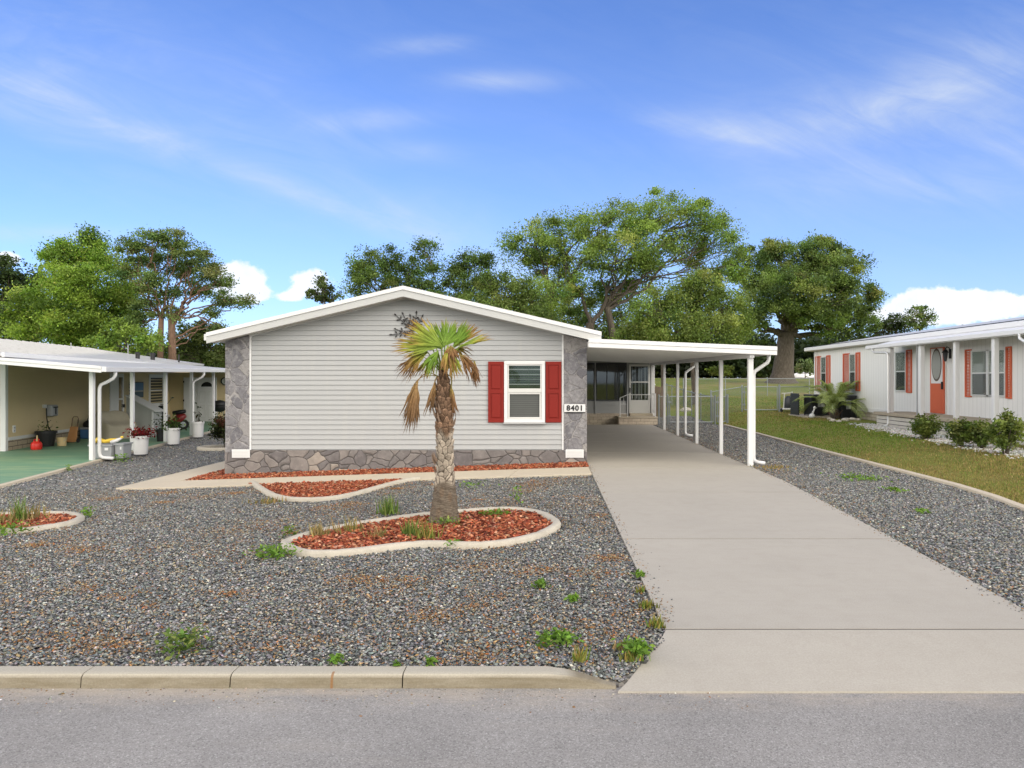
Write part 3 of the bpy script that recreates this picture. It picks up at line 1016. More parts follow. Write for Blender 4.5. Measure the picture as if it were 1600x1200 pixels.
def stones(name, x, y, z, size, flat, cols, m, tilt=0.35, elong=(0.6, 1.0), simple=False):
    n = len(x)
    if simple: OV_, OF_ = OCT_V[[0, 1, 2, 3, 4, 9]], np.array([(0, 1, 4), (1, 2, 4), (2, 3, 4), (3, 0, 4), (1, 0, 5), (2, 1, 5), (3, 2, 5), (0, 3, 5)])
    else: OV_, OF_ = OCT_V, OCT_F
    V_ = OV_[None] * (1 + rs.uniform(-0.28, 0.28, (n, len(OV_), 3)))
    V_[:, :, 0] *= 1.0
    V_[:, :, 1] *= rs.uniform(elong[0], elong[1], (n, 1))
    V_[:, :, 2] *= rs.uniform(flat[0], flat[1], (n, 1))
    V_ *= (size / 2)[:, None, None]
    V_ = np.einsum('nij,nkj->nki', rot_mats(n, tilt), V_)
    V_ += np.stack([x, y, z], 1)[:, None, :]
    F_ = (OF_[None] + (np.arange(n) * len(OV_))[:, None, None]).reshape(-1, 3)
    return np_mesh(name, V_.reshape(-1, 3), F_, np.repeat(cols, len(OV_), 0), m)


xs_ = []; ys_ = []
for poly in MUL:
    a = np.array(poly); x0, y0 = a.min(0); x1, y1 = a.max(0)
    n = int((x1 - x0) * (y1 - y0) * 900)
    x = rs.uniform(x0, x1, n); y = rs.uniform(y0, y1, n)
    k = inside(poly, x, y)
    xs_.append(x[k]); ys_.append(y[k])
x = np.concatenate(xs_); y = np.concatenate(ys_); n = len(x)
cl = palette(n, [(0.37, 0.10, 0.048), (0.26, 0.06, 0.03), (0.46, 0.17, 0.085), (0.15, 0.04, 0.025), (0.52, 0.28, 0.17)], [4, 3.6, 3.4, 2.2, 1.8], 0.25)
o = stones('mulch', x, y, G(x, y) + rs.uniform(0.0, 0.03, n), rs.uniform(0.04, 0.085, n), (0.16, 0.4), cl, M['chips'], 0.38, (0.35, 0.8))
tag(o, 'loose red bark mulch filling the beds', 'mulch', kind='stuff')

# gravel stones over the gravel sheets
def strew(n, y0, y1, xl, xr):
    y = y0 + (y1 - y0) * rs.uniform(0, 1, n)
    x = np.array([rs.uniform(xl(k), xr(k)) for k in y])
    return x, y


walk_poly = [(-8.64, 14.0), (0.9, 13.9), (0.9, 15.95), (-7.3, 15.95), (-7.3, 36), (-8.64, 36)]
parts_ = []
for n, y0, y1, s0, s1 in ((48000, 4.58, 6.6, 0.018, 0.040), (62000, 6.6, 9.5, 0.020, 0.042), (70000, 9.5, 14.2, 0.024, 0.042), (40000, 14.2, 36, 0.034, 0.056)):
    x, y = strew(n, y0, y1, lambda q: max(slab_x(q) + 0.05, -1.12 * q - 0.6) if q < 16 else slab_x(q) + 0.05, lambda q: DL - 0.01 if q > 5.1 else DL - 0.01 - (5.1 - q) * 0.60)
    parts_.append((x, y, rs.uniform(s0, s1, n)))
for n, y0, y1, s0, s1 in ((15000, 5.2, 8, 0.022, 0.044), (36000, 8, 14, 0.024, 0.044), (30000, 14, 35, 0.034, 0.056)):
    x, y = strew(n, y0, y1, lambda q: drv_r(q) + 0.01 if q < 29 else 4.4, lambda q: bx_(q) - .06 if q < 30 else 7.14)
    parts_.append((x, y, rs.uniform(s0, s1, n)))
x = rs.uniform(.06, .62, 900); y = rs.uniform(4.42, 4.75, 900); q = (x < DL - .02 - (5.2 - y) * .52) & (y > 4.60 - .10 * np.clip((x - .02) / .4, 0, 1)); parts_.append((x[q], y[q], rs.uniform(.024, .045, q.sum())))
x = np.concatenate([p[0] for p in parts_]); y = np.concatenate([p[1] for p in parts_]); s = np.concatenate([p[2] for p in parts_])
k = ~inside(walk_poly, x, y)
for poly in BEDS: k &= ~inside(poly, x, y)
x, y, s = x[k], y[k], s[k]; n = len(x)
cl = palette(n, [(0.195, 0.205, 0.208), (0.14, 0.147, 0.15), (0.29, 0.295, 0.288), (0.075, 0.076, 0.074), (0.40, 0.39, 0.36), (0.32, 0.27, 0.195), (0.60, 0.58, 0.52)], [5.5, 4, 4.5, 2.0, 1.8, 2.2, 0.35], 0.2)
o = stones('gravel', x, y, G(x, y) - 0.028 + dip(x, y) + rs.uniform(0.0, 0.022, n), s, (0.3, 0.6), cl, M['stones'], 0.30, simple=True)
tag(o, 'loose blue grey crushed stone covering the yard', 'gravel', kind='stuff')

# brown leaf and mulch litter blown over the gravel in drifts
n = 30000
cx = rs.uniform(-9, 0.8, 420); cy = 4.7 + 9 * rs.uniform(0, 1, 420) ** 1.5
wi = rs.choice(420, n, p=(lambda q: q / q.sum())(rs.uniform(0, 1, 420) ** 3))
sp_ = rs.uniform(0.05, 0.40, 420)
x = cx[wi] + rs.normal(0, 1, n) * sp_[wi] * 1.3; y = cy[wi] + rs.normal(0, 1, n) * sp_[wi]
x2 = rs.uniform(4.0, 7, 2600); y2 = rs.uniform(6, 28, 2600); x2 = np.where(rs.rand(2600) < .6, np.array([drv_r(q) for q in y2]) + np.abs(rs.normal(0, .25, 2600)), x2)
x = np.concatenate([x, x2]); y = np.concatenate([y, y2])
k = (y > 4.6) & (x < 7.1) & ((x < DL - 0.03 - np.clip(5.2 - y, 0, 1) * 0.72) | (x > np.array([drv_r(q) for q in y]) + 0.02)) & ~inside(walk_poly, x, y) & (x > slab_x(y) + .1)
for poly in BEDS: k &= ~inside(poly, x, y)
x, y = x[k], y[k]; n = len(x)
cl = palette(n, [(0.36, 0.20, 0.085), (0.24, 0.12, 0.05), (0.46, 0.32, 0.17), (0.40, 0.16, 0.06), (0.55, 0.45, 0.30)], [4, 3, 3, 2, 1], 0.2)
o = stones('leaf_litter', x, y, G(x, y) + rs.uniform(-0.012, 0.006, n), rs.uniform(0.014, 0.042, n), (0.08, 0.22), cl, M['chips'], 0.45, (0.2, 0.55), simple=True)
tag(o, 'dry brown leaf litter scattered over the gravel', 'leaf litter', kind='stuff')

n = 900
yy = 5.4 + 20 * rs.uniform(0, 1, n) ** 1.7; sd_ = rs.rand(n) < .5
xx = np.where(sd_, DL + np.abs(rs.normal(0, .07, n)), np.array([drv_r(q) for q in yy]) - np.abs(rs.normal(0, .06, n)))
kk = rs.rand(n) < .45
cl = np.where(kk[:, None], palette(n, [(0.36, 0.22, 0.10), (0.24, 0.13, 0.06)], [1, 1], .2), palette(n, [(0.17, 0.18, 0.185), (0.26, 0.26, 0.25)], [1, 1], .2))
tag(stones('stray_stones', xx, yy, .004 + 0 * xx, rs.uniform(.010, .026, n), (.25, .5), cl, M['stones'], .3, simple=True), 'stray stones and leaf bits kicked onto the driveway edges', 'gravel', kind='stuff')

n = 800
xx = rs.uniform(-7, 1.2, n); yy = 4.43 - np.abs(rs.normal(0, .16, n))
tag(stones('gutter_grit', xx, yy, RZ + .001 + 0 * xx, rs.uniform(.006, .016, n) * np.where(rs.rand(n) < .06, 1.8, 1), (.25, .6), palette(n, [(.16, .15, .14), (.42, .37, .30), (.24, .14, .07), (.5, .49, .46)], [3, 3, 2, 1], .2), M['stones'], .3, simple=True), 'fine grit and leaf bits along the kerb foot', 'grit', kind='stuff')

# lawn blades on the right lot
def blades(name, x, y, h, wd, cl, parent=None, lean=0.5, zoff=0.0):
    n = len(x)
    a = rs.uniform(0, 2 * np.pi, n); b = rs.uniform(0, 2 * np.pi, n)
    z = G(x, y) + zoff
    lx = np.cos(b) * h * lean * rs.uniform(0.2, 1, n); ly = np.sin(b) * h * lean * rs.uniform(0.2, 1, n)
    p0 = np.stack([x - np.cos(a) * wd, y - np.sin(a) * wd, z], 1)
    p1 = np.stack([x + np.cos(a) * wd, y + np.sin(a) * wd, z], 1)
    p2 = np.stack([x + lx, y + ly, z + h], 1)
    V_ = np.stack([p0, p1, p2], 1).reshape(-1, 3)
    return np_mesh(name, V_, np.arange(3 * n).reshape(n, 3), np.repeat(cl, 3, 0), M['blade'], parent)


n = 220000
yy = 5 + 41 * rs.uniform(0, 1, n) ** 1.6
x0_ = np.interp(yy, [q[1] for q in BPATH], [q[0] for q in BPATH])
xx = x0_ + rs.uniform(0, 1, n) ** 0.9 * np.maximum(1.5, yy * 0.74 + .8 - x0_ + 1)
k = (xx > np.interp(yy, [q[1] for q in BPATH], [q[0] for q in BPATH]) + .08) & (xx < 30) & ~((xx > 11.3) & (yy < 33.2) & (yy > 12))
xx, yy = xx[k], yy[k]; n = len(xx)
pat = np.zeros(n)
for q in range(9):                                       # irregular dry patches
    f_ = rs.uniform(.35, 2.2); a_ = rs.uniform(0, 6.28)
    pat += np.sin(f_ * (xx * math.cos(a_) + yy * math.sin(a_)) + rs.uniform(0, 6.28)) / (1 + f_)
pat = np.clip(.5 + .42 * pat, 0, 1)
bare = rs.rand(n) < 0.25 + 0.5 * pat
cg = palette(n, [(0.14, 0.22, 0.034), (0.195, 0.27, 0.046), (0.11, 0.175, 0.03)], [4, 3, 2], 0.2)
cb_ = palette(n, [(0.33, 0.26, 0.10), (0.25, 0.19, 0.075), (0.40, 0.32, 0.14), (0.22, 0.21, 0.06)], [3, 3, 1.5, 3], 0.2)
cl = np.where((rs.rand(n) < 0.10 + 0.82 * pat)[:, None], cb_, cg)
tag(blades('grass', xx, yy, rs.uniform(0.02, 0.055, n), 0.004 + 0.0004 * yy, cl), 'patchy green and straw coloured lawn grass', 'grass', kind='stuff')
# ================================================================== MAIN HOUSE
FY = 15.9                                               # front wall
HXL, HXR = -7.29, 0.867
PXL, PXR = -6.72, 0.318                                 # siding between the pilasters
RX, RZT, RSL, RSR = -3.20, 3.93, 0.239, 0.232           # ridge x, ridge top z, slopes


def roof_z(x): return RZT - (RSL * (RX - x) if x < RX else RSR * (x - RX))


house = thing('mobile_home', 'pale grey sided home with low gable, red shutters and stone corner panels', 'house', (-3.2, FY, 0))


def laps(mb, y, z0, z1, xr, pitch=0.1118, proud=0.021):
    """horizontal lap boards, each leaning out to its lower edge; xr(z) gives the ends"""
    z = z0
    while z < z1 - 0.001:
        zt = min(z + pitch, z1)
        a, b = xr(z)
        if b - a < 0.05: break
        # each board: curled lower lip, lower half face, a groove, upper half face
        mb.add([(a, y, z), (b, y, z), (a, y - proud, z + 0.002), (b, y - proud, z + 0.002), (a, y - proud * 0.85, z + 0.018), (b, y - proud * 0.85, z + 0.018), (a, y - 0.001, zt), (b, y - 0.001, zt)],
               [(0, 1, 3, 2), (2, 3, 5, 4), (4, 5, 7, 6)])
        z = zt


mb = MB()


def gable_x(z):
    h = RZT - 0.19 - z
    return max(PXL, RX - h / RSL), min(PXR, RX + h / RSR)


laps(mb, FY, 0.303, 3.72, gable_x)
mb.build('siding', M['siding'], house)
# body behind the siding
mb = MB()
mb.prism_y([(HXL + .02, 0.0), (HXR - .02, 0.0), (HXR - .02, roof_z(HXR) - 0.22), (RX, RZT - 0.22), (HXL + .02, roof_z(HXL) - 0.22)], FY + 0.004, FY + 17)
mb.build('wall', M['siding'], house)
# lap boards down both long sides
for side in (1, -1):
    mb = MB(xf=(lambda a, b, c: (HXR - .02 - b, FY + a, c)) if side > 0 else (lambda a, b, c: (HXL + .02 + b, FY + a, c)))
    laps(mb, 0.0, 0.303, roof_z(HXR if side > 0 else HXL) - .24, lambda z: (.05, 14.9 if side > 0 else 16.9)); mb.build('siding', M['siding'], house)
# corner trims beside pilasters, starter strip under the siding
for x0, x1 in ((PXL - 0.022, PXL + 0.012), (PXR - 0.012, PXR + 0.022)):
    mb = MB(); mb.box(x0, x1, FY - 0.03, FY + 0.0, 0.29, roof_z((x0 + x1) / 2) - 0.20); mb.build('corner_trim', M['white'], house, bevel=0.003)
# stone corner panels
for x0, x1, zb in ((HXL, PXL - 0.024, -0.36), (PXR + 0.024, HXR, -0.1)):
    mb = MB(); mb.prism_y([(x0, 0.24), (x1, 0.24), (x1, roof_z(x1) - 0.215), (x0, roof_z(x0) - 0.215)], FY - 0.028, FY + 0.003)
    mb.build('stone_panel', M['pil'], house, bevel=0.004)
mb = MB(); mb.box(HXL - 0.005, HXR + 0.005, FY - 0.034, FY + 0.25, -0.40, 0.238); mb.box(PXL - .02, PXR + .02, FY - 0.034, FY + 0.2, 0.238, 0.285)
mb.build('skirting', M['skirt'], house)
for x0, x1 in ((-7.128, -6.725), (0.385, 0.795)):
    mb = MB(); mb.box(x0, x1, FY - 0.055, FY - 0.034, 0.115, 0.305)
    v_ = mb.build('foundation_vent', M['white'], house, bevel=0.004)
    mb = MB()
    for k in range(5): mb.box(x0 + .03, x1 - .03, FY - 0.061, FY - 0.0555, 0.135 + k * .033, 0.148 + k * .033)
    mb.build('louvre', M['offwhite'], v_)
# roof: two slopes with overhang, fascia boards and soffit
OV, RB = FY - 0.42, FY + 17.4
EL, ER = -7.52, 1.16


def slope_strip(mb, xa, xb, z_off0, z_off1, y0, y1):
    za, zb = roof_z(xa), roof_z(xb)
    mb.prism_y([(xa, za + z_off0), (xb, zb + z_off0), (xb, zb + z_off1), (xa, za + z_off1)], y0, y1)


mb = MB()
slope_strip(mb, EL, RX, -0.17, 0.0, OV + 0.03, RB); slope_strip(mb, RX, ER, -0.17, 0.0, OV + 0.03, RB)
mb.build('roof', M['roofm'], house)
for xa, xb in ((EL - .004, RX), (RX, ER + .004)):
    mb = MB(); slope_strip(mb, xa, xb, -0.225, -0.075, OV, OV + 0.028); mb.build('fascia', M['fascia'], house)
    mb = MB(); slope_strip(mb, xa, xb, -0.073, 0.012, OV - 0.022, OV + 0.09); mb.build('rake_cap', M['white'], house)
mb = MB(); slope_strip(mb, EL, RX, -0.195, -0.172, OV + 0.03, FY - 0.002); slope_strip(mb, RX, ER, -0.195, -0.172, OV + 0.03, FY - 0.002)
mb.build('soffit', M['soffit'], house)
mb = MB(); slope_strip(mb, PXL, RX, -0.235, -0.197, FY - 0.03, FY + .002); slope_strip(mb, RX, PXR, -0.235, -0.197, FY - 0.03, FY + .002)
mb.build('gable_trim', M['fascia'], house)
mb = MB(); mb.box(EL - 0.07, EL + 0.0, OV + 0.02, RB, roof_z(EL) - 0.16, roof_z(EL) - 0.02); mb.build('gutter', M['white'], house, bevel=0.01)


def frame_box(mb, x0, x1, z0, z1, wd, y0, y1):
    mb.box(x0, x1, y0, y1, z1 - wd, z1); mb.box(x0, x1, y0, y1, z0, z0 + wd)
    mb.box(x0, x0 + wd, y0, y1, z0 + wd, z1 - wd); mb.box(x1 - wd, x1, y0, y1, z0 + wd, z1 - wd)


def fx(px): return (px - 857) / 1100 * FY
def fz(py): return EYE - (py - 595) / 1100 * FY


# window: double-hung, blinds behind, screen on the lower sash
wx0, wx1, wz0, wz1 = fx(788), fx(851.5), fz(660), fz(564)
mb = MB(); frame_box(mb, wx0, wx1, wz0, wz1, 0.075, FY - 0.075, FY - 0.012)
win = mb.build('window', M['white'], house, bevel=0.006)
ix0, ix1, iz0, iz1 = wx0 + 0.078, wx1 - 0.078, wz0 + 0.078, wz1 - 0.078
zm = fz(611)
mb = MB(); mb.box(ix0 - .002, ix1 + .002, FY - 0.07, FY - 0.03, zm - 0.025, zm + 0.03); frame_box(mb, ix0, ix1, zm + 0.031, iz1, 0.028, FY - 0.062, FY - 0.03)
frame_box(mb, ix0, ix1, iz0, zm - 0.026, 0.045, FY - 0.055, FY - 0.028); mb.build('sash', M['offwhite'], win, bevel=0.003)
mb = MB(); mb.box(ix0 - .05, ix1 + .05, FY - 0.0165, FY - 0.0145, iz0 - .05, iz1 + .05); mb.build('backing', M['dgreen'], win)
mb = MB(); k = zm + 0.045
while k < iz1 - 0.03:
    mb.add([(ix0 + .03, FY - 0.024, k), (ix1 - .03, FY - 0.024, k), (ix1 - .03, FY - 0.018, k + 0.015), (ix0 + .03, FY - 0.018, k + 0.015)], [(0, 1, 2, 3)]); k += 0.042
for q in (0.30, 0.62): mb.box(ix0 + q * (ix1 - ix0), ix0 + q * (ix1 - ix0) + .005, FY - 0.027, FY - 0.025, zm + .03, iz1)
mb.box(ix0 + .03, ix1 - .03, FY - 0.027, FY - 0.02, zm + .034, zm + .046)
mb.build('blind', M['blind'], win)
mb = MB(); mb.box(ix0 + .046, ix1 - .046, FY - 0.022, FY - 0.0175, iz0 + .046, zm - .03); scr = mb.build('screen', M['scrback'], win)
mb = MB(); k = iz0 + 0.06
while k < zm - 0.04:
    mb.add([(ix0 + .046, FY - 0.026, k), (ix1 - .046, FY - 0.026, k), (ix1 - .046, FY - 0.0225, k + 0.03), (ix0 + .046, FY - 0.0225, k + 0.03)], [(0, 1, 2, 3)]); k += 0.042
mb.build('slats', M['screen'], scr)
mb = MB(); mb.box(ix0 + .029, ix1 - .029, FY - 0.046, FY - 0.043, zm + .032, iz1 - .029); mb.build('pane', M['glass'], win)
mb = MB(); mb.box(wx0 - .02, wx1 + .02, FY - 0.09, FY - 0.01, wz0 - 0.035, wz0 - 0.002); mb.build('sill', M['siding'], win, bevel=0.004)
# shutters with two raised panels
for px0, px1 in ((762.5, 788), (852, 877.5)):
    x0, x1 = fx(px0) + .006, fx(px1) - .006
    z0, z1 = fz(660) - 0.0, fz(565) + 0.0
    mb = MB(); fr = 0.055
    zz = [z0, z0 + (z1 - z0) * 0.475, z0 + (z1 - z0) * 0.535, z1]
    mb.box(x0, x1, FY - 0.035, FY - 0.016, z0, z1)
    for a, b in ((x0, x0 + fr), (x1 - fr, x1)): mb.box(a, b, FY - 0.052, FY - 0.0355, z0, z1)
    for a, b in ((z0, z0 + .085), (zz[1], zz[2]), (z1 - .075, z1)): mb.box(x0 + fr, x1 - fr, FY - 0.052, FY - 0.0355, a, b)
    for a, b in ((z0 + .085, zz[1]), (zz[2], z1 - .075)):
        g = .016; bx0, bx1 = x0 + fr + g, x1 - fr - g; e = .022
        mb.hexa([(bx0, FY - .0358, a + g), (bx1, FY - .0358, a + g), (bx1, FY - .0358, b - g), (bx0, FY - .0358, b - g)],
                [(bx0 + e, FY - .05, a + g + e), (bx1 - e, FY - .05, a + g + e), (bx1 - e, FY - .05, b - g - e), (bx0 + e, FY - .05, b - g - e)])
    mb.build('shutter', M['red'], house, bevel=0.003)


# number plaque
def text_mesh(name, s, size, m, parent, loc, offset=0.0, depth=0.004):
    c = bpy.data.curves.new('txt', 'FONT'); c.body = s; c.size = size; c.extrude = depth; c.offset = offset; c.align_x = 'CENTER'; c.align_y = 'CENTER'
    c.space_character = 1.18
    t = bpy.data.objects.new('txt', c); col.objects.link(t)
    dg = bpy.context.evaluated_depsgraph_get(); dg.update()
    me = bpy.data.meshes.new_from_object(t.evaluated_get(dg))
    bpy.data.objects.remove(t)
    me.transform(Matrix.Rotation(R(90), 4, 'X'))
    me.transform(Matrix.Translation(Vector(loc) - origin(parent)))
    me.materials.clear()
    return link_mesh(name, me, m, parent)


sx0, sx1, sz0, sz1 = fx(881.5), fx(914.5), fz(643.5), fz(631.5)
sign = thing('address_sign', 'small white house number plaque reading 8401 on the stone corner panel', 'sign', (sx0, FY - 0.03, sz0))
mb = MB(); mb.box(sx0, sx1, FY - 0.062, FY - 0.03, sz0, sz1); mb.build('plate', M['white'], sign, bevel=0.004)
mb = MB(); mb.box(sx0 + .03, sx1 - .02, FY - 0.056, FY - 0.032, sz0 - 0.022, sz0 - 0.001); mb.build('bracket', M['black'], sign)
text_mesh('digits', '8401', 0.165, M['black'], sign, ((sx0 + sx1) / 2, FY - 0.066, (sz0 + sz1) / 2 - 0.004), 0.006)

# metal branch hung on the gable
art = thing('wall_art', 'black metal branch with small leaves hung high on the gable siding', 'wall art', (fx(632), FY - 0.03, fz(525)))
mb = MB(); lf_ = MB()


def sprig(a, b, n, r):
    a = Vector((fx(a[0]), FY - 0.035, fz(a[1]))); b = Vector((fx(b[0]), FY - 0.035, fz(b[1])))
    m_ = (a + b) / 2 + Vector((r.uniform(-.03, .03), -0.01, r.uniform(-.01, .04)))
    P = [a.lerp(m_, t).lerp(m_.lerp(b, t), t) for t in np.linspace(0, 1, 7)]
    mb.tube(P, 0.008, 5)
    d = (b - a).normalized(); q = Vector((-d.z, 0, d.x))
    for k in range(n):
        t = (k + 0.6) / n; p = a.lerp(m_, t).lerp(m_.lerp(b, t), t)
        for s in ((1, -1) if k < n - 1 else (0,)):
            v = (d * 0.7 + q * s * 0.8).normalized(); ln = r.uniform(.068, .10); wv = Vector((-v.z, 0, v.x)) * 0.023
            c = p + v * 0.012; y_ = Vector((0, -0.008, 0))
            lf_.add([c, c + v * ln * .5 + wv + y_, c + v * ln, c + v * ln * .5 - wv - y_ * .2], [(0, 1, 2, 3)])


rr = random.Random(3)
for a, b, n in (((652, 528), (618, 514), 4), ((648, 522), (619, 493), 5), ((640, 512), (630, 491), 3), ((648, 518), (651, 490), 4), ((646, 520), (641, 494), 4), ((640, 521), (613, 523), 4), ((652, 512), (660, 495), 3)):
    sprig(a, b, n, rr)
mb.build('stem', M['bronze'], art); lf_.build('leaves', M['bronze'], art)

# ================================================================== CARPORT
cp = thing('carport', 'white flat roofed aluminium carport on five slim posts over the driveway', 'carport', (2.6, 15.2, 0))
CY0, CY1 = 15.2, 31.0
CXL, CXR = 0.875, 4.80


def ct(x, y):                                            # underside height
    return 2.585 - 0.165 * (x - CXL) / (CXR - CXL) + 0.0105 * (y - CY0)


mb = MB()
mb.hexa([(CXL, CY0 + .02, ct(CXL, CY0) + .02), (CXR, CY0 + .02, ct(CXR, CY0) + .02), (CXR, CY1, ct(CXR, CY1) + .02), (CXL, CY1, ct(CXL, CY1) + .02)],
        [(CXL, CY0 + .02, ct(CXL, CY0) + .13), (CXR, CY0 + .02, ct(CXR, CY0) + .13), (CXR, CY1, ct(CXR, CY1) + .13), (CXL, CY1, ct(CXL, CY1) + .13)])
y = CY0 + 0.35
while y < CY1 - .1:
    mb.hexa([(CXL, y, ct(CXL, y) + .008), (CXR, y, ct(CXR, y) + .008), (CXR, y + .05, ct(CXR, y + .05) + .008), (CXL, y + .05, ct(CXL, y + .05) + .008)],
            [(CXL, y, ct(CXL, y) + .021), (CXR, y, ct(CXR, y) + .021), (CXR, y + .05, ct(CXR, y + .05) + .021), (CXL, y + .05, ct(CXL, y + .05) + .021)])
    y += 0.30
mb.build('roof', paint('carport roof white', (0.82, 0.82, 0.81), 0.4, 0.04), cp)
mb = MB()
for a, b, o in ((-.012, .085, 0.0), (.087, .175, -.012)):
    mb.hexa([(CXL - .01, CY0 - .03 + o, ct(CXL, CY0) + a), (CXR + .13, CY0 - .03 + o, ct(CXR + .13, CY0) + a), (CXR + .13, CY0 + .02, ct(CXR + .13, CY0) + a), (CXL - .01, CY0 + .02, ct(CXL, CY0) + a)],
            [(CXL - .01, CY0 - .03 + o, ct(CXL, CY0) + b), (CXR + .13, CY0 - .03 + o, ct(CXR + .13, CY0) + b), (CXR + .13, CY0 + .02, ct(CXR + .13, CY0) + b), (CXL - .01, CY0 + .02, ct(CXL, CY0) + b)])
mb.build('fascia', M['white'], cp, bevel=0.006)
mb = MB()
mb.hexa([(CXR + .002, CY0 + .022, ct(CXR, CY0) - .01), (CXR + .128, CY0 + .022, ct(CXR, CY0) - .01), (CXR + .128, CY1, ct(CXR, CY1) - .01), (CXR + .002, CY1, ct(CXR, CY1) - .01)],
        [(CXR + .002, CY0 + .022, ct(CXR, CY0) + .14), (CXR + .128, CY0 + .022, ct(CXR, CY0) + .14), (CXR + .128, CY1, ct(CXR, CY1) + .14), (CXR + .002, CY1, ct(CXR, CY1) + .14)])
mb.build('gutter', M['white'], cp, bevel=0.01)
PX_ = 4.41
mb = MB()
mb.hexa([(PX_ - .05, CY0 + .05, ct(PX_, CY0) - .09), (PX_ + .05, CY0 + .05, ct(PX_, CY0) - .09), (PX_ + .05, CY1 - .6, ct(PX_, CY1) - .09), (PX_ - .05, CY1 - .6, ct(PX_, CY1) - .09)],
        [(PX_ - .05, CY0 + .05, ct(PX_, CY0) + .007), (PX_ + .05, CY0 + .05, ct(PX_, CY0) + .007), (PX_ + .05, CY1 - .6, ct(PX_, CY1) + .007), (PX_ - .05, CY1 - .6, ct(PX_, CY1) + .007)])
mb.build('beam', M['white'], cp, bevel=0.006)
for k, y in enumerate((15.38, 18.0, 20.95, 24.05, 26.8)):
    r = .055 if k == 0 else .046
    mb = MB(); mb.box(PX_ - r, PX_ + r, y - r, y + r, -0.12, ct(PX_, y) - .089); mb.build('post', M['white'], cp, bevel=0.012)
for y in (15.55, 23.3):
    zt = ct(CXR, y) - .01
    xo, xi = CXR + .065, PX_ + .12
    P = [(xo, y, zt + .03), (xo, y, zt - .10), (xo - .03, y, zt - .16), (xo - .10, y, zt - .21), (xi + .09, y, zt - .31), (xi + .02, y, zt - .36), (xi, y, zt - .43), (xi, y, .16), (xi + .01, y - .02, .09), (xi + .08, y - .06, .055), (xi + .22, y - .12, .04)]
    mb = MB(); mb.tube(P, .042, 10); mb.build('downspout', M['white'], cp, smooth=True)

# ================================================================== ENCLOSED PORCH AT THE BACK OF THE CARPORT
BY = 31.0
bp = thing('enclosed_porch', 'shaded porch room with dark windows and storm door at the carport end', 'porch', (2.7, BY, 0))


def bx(px): return (px - 857) / 1100 * BY
def bz(py): return EYE - (py - 595) / 1100 * BY


X0, X1 = 0.88, 4.66
mb = MB(); mb.box(X0, X1, BY, BY + 4, -0.1, bz(566)); mb.build('wall', M['siding'], bp)
mb = MB(); laps(mb, BY - .002, 0.42, bz(627), lambda z: (X0, bx(979)), 0.17, .016); mb.build('siding', M['siding'], bp)
mb = MB(); mb.box(X0, bx(981), BY - .05, BY - .001, -0.1, 0.42); mb.build('skirting', M['brick_s'], bp)
mb = MB(); mb.box(X0, X1, BY - .06, BY - .001, bz(566), 2.86); mb.build('header', M['siding'], bp, bevel=.01)
for a, b in ((897, 929.2), (930.6, 979)):
    x0, x1, z0, z1 = bx(a), bx(b), bz(626), bz(567)
    mb = MB(); frame_box(mb, x0, x1, z0, z1, .05, BY - .05, BY - .004)
    wn = mb.build('window', M['charcoal'], bp)
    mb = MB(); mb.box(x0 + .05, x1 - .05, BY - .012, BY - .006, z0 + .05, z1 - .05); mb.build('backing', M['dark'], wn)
    mb = MB()
    for q in (0.36, 0.70) if b > 940 else (0.5,): mb.box(x0 + (x1 - x0) * q - .02, x0 + (x1 - x0) * q + .02, BY - .04, BY - .013, z0 + .05, z1 - .05)
    mb.build('mullion', M['charcoal'], wn)
    mb = MB(); mb.box(x0 + .05, x1 - .05, BY - .032, BY - .028, z0 + .05, z1 - .05); mb.build('pane', M['porchglass'], wn)
for a in (929.9, 980.4):
    mb = MB(); mb.box(bx(a) - .022, bx(a) + .022, BY - .065, BY - .001, 0.40, bz(566) - .001); mb.build('mullion_post', M['siding'], bp)
mb = MB(); mb.box(bx(1017), X1 + .01, BY - .07, BY - .001, 0.0, bz(566) - .001); mb.build('corner_post', M['white'], bp, bevel=.01)
# storm door
dx0, dx1, dz0, dz1 = bx(982.6), bx(1015.5), bz(646), bz(569.5)
mb = MB(); frame_box(mb, dx0, dx1, dz0, dz1, .085, BY - .075, BY - .004); mb.box(dx0 + .085, dx1 - .085, BY - .07, BY - .004, dz0 + .085, bz(625)); mb.box(dx0 + .085, dx1 - .085, BY - .07, BY - .02, bz(598), bz(596))
dr = mb.build('door', M['offwhite'], bp, bevel=.006)
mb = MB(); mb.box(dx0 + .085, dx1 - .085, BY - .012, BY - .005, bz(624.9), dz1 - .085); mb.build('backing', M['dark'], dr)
mb = MB(); k = dx0 + .12; q = 0
while k < dx1 - .12:
    mb.box(k, k + .055 + .02 * (q % 3), BY - .03, BY - .014, bz(624.9), dz1 - .1); k += .125 + .03 * (q % 2); q += 1
mb.build('curtain', M['curtain'], dr)
mb = MB(); mb.box(dx0 + .085, dx1 - .085, BY - .048, BY - .045, bz(624.9), dz1 - .085); mb.build('pane', M['glass'], dr)
mb = MB(); mb.box(dx0 + .02, dx0 + .065, BY - .11, BY - .0755, 1.32, 1.55); mb.build('handle', M['black'], dr, bevel=.008)
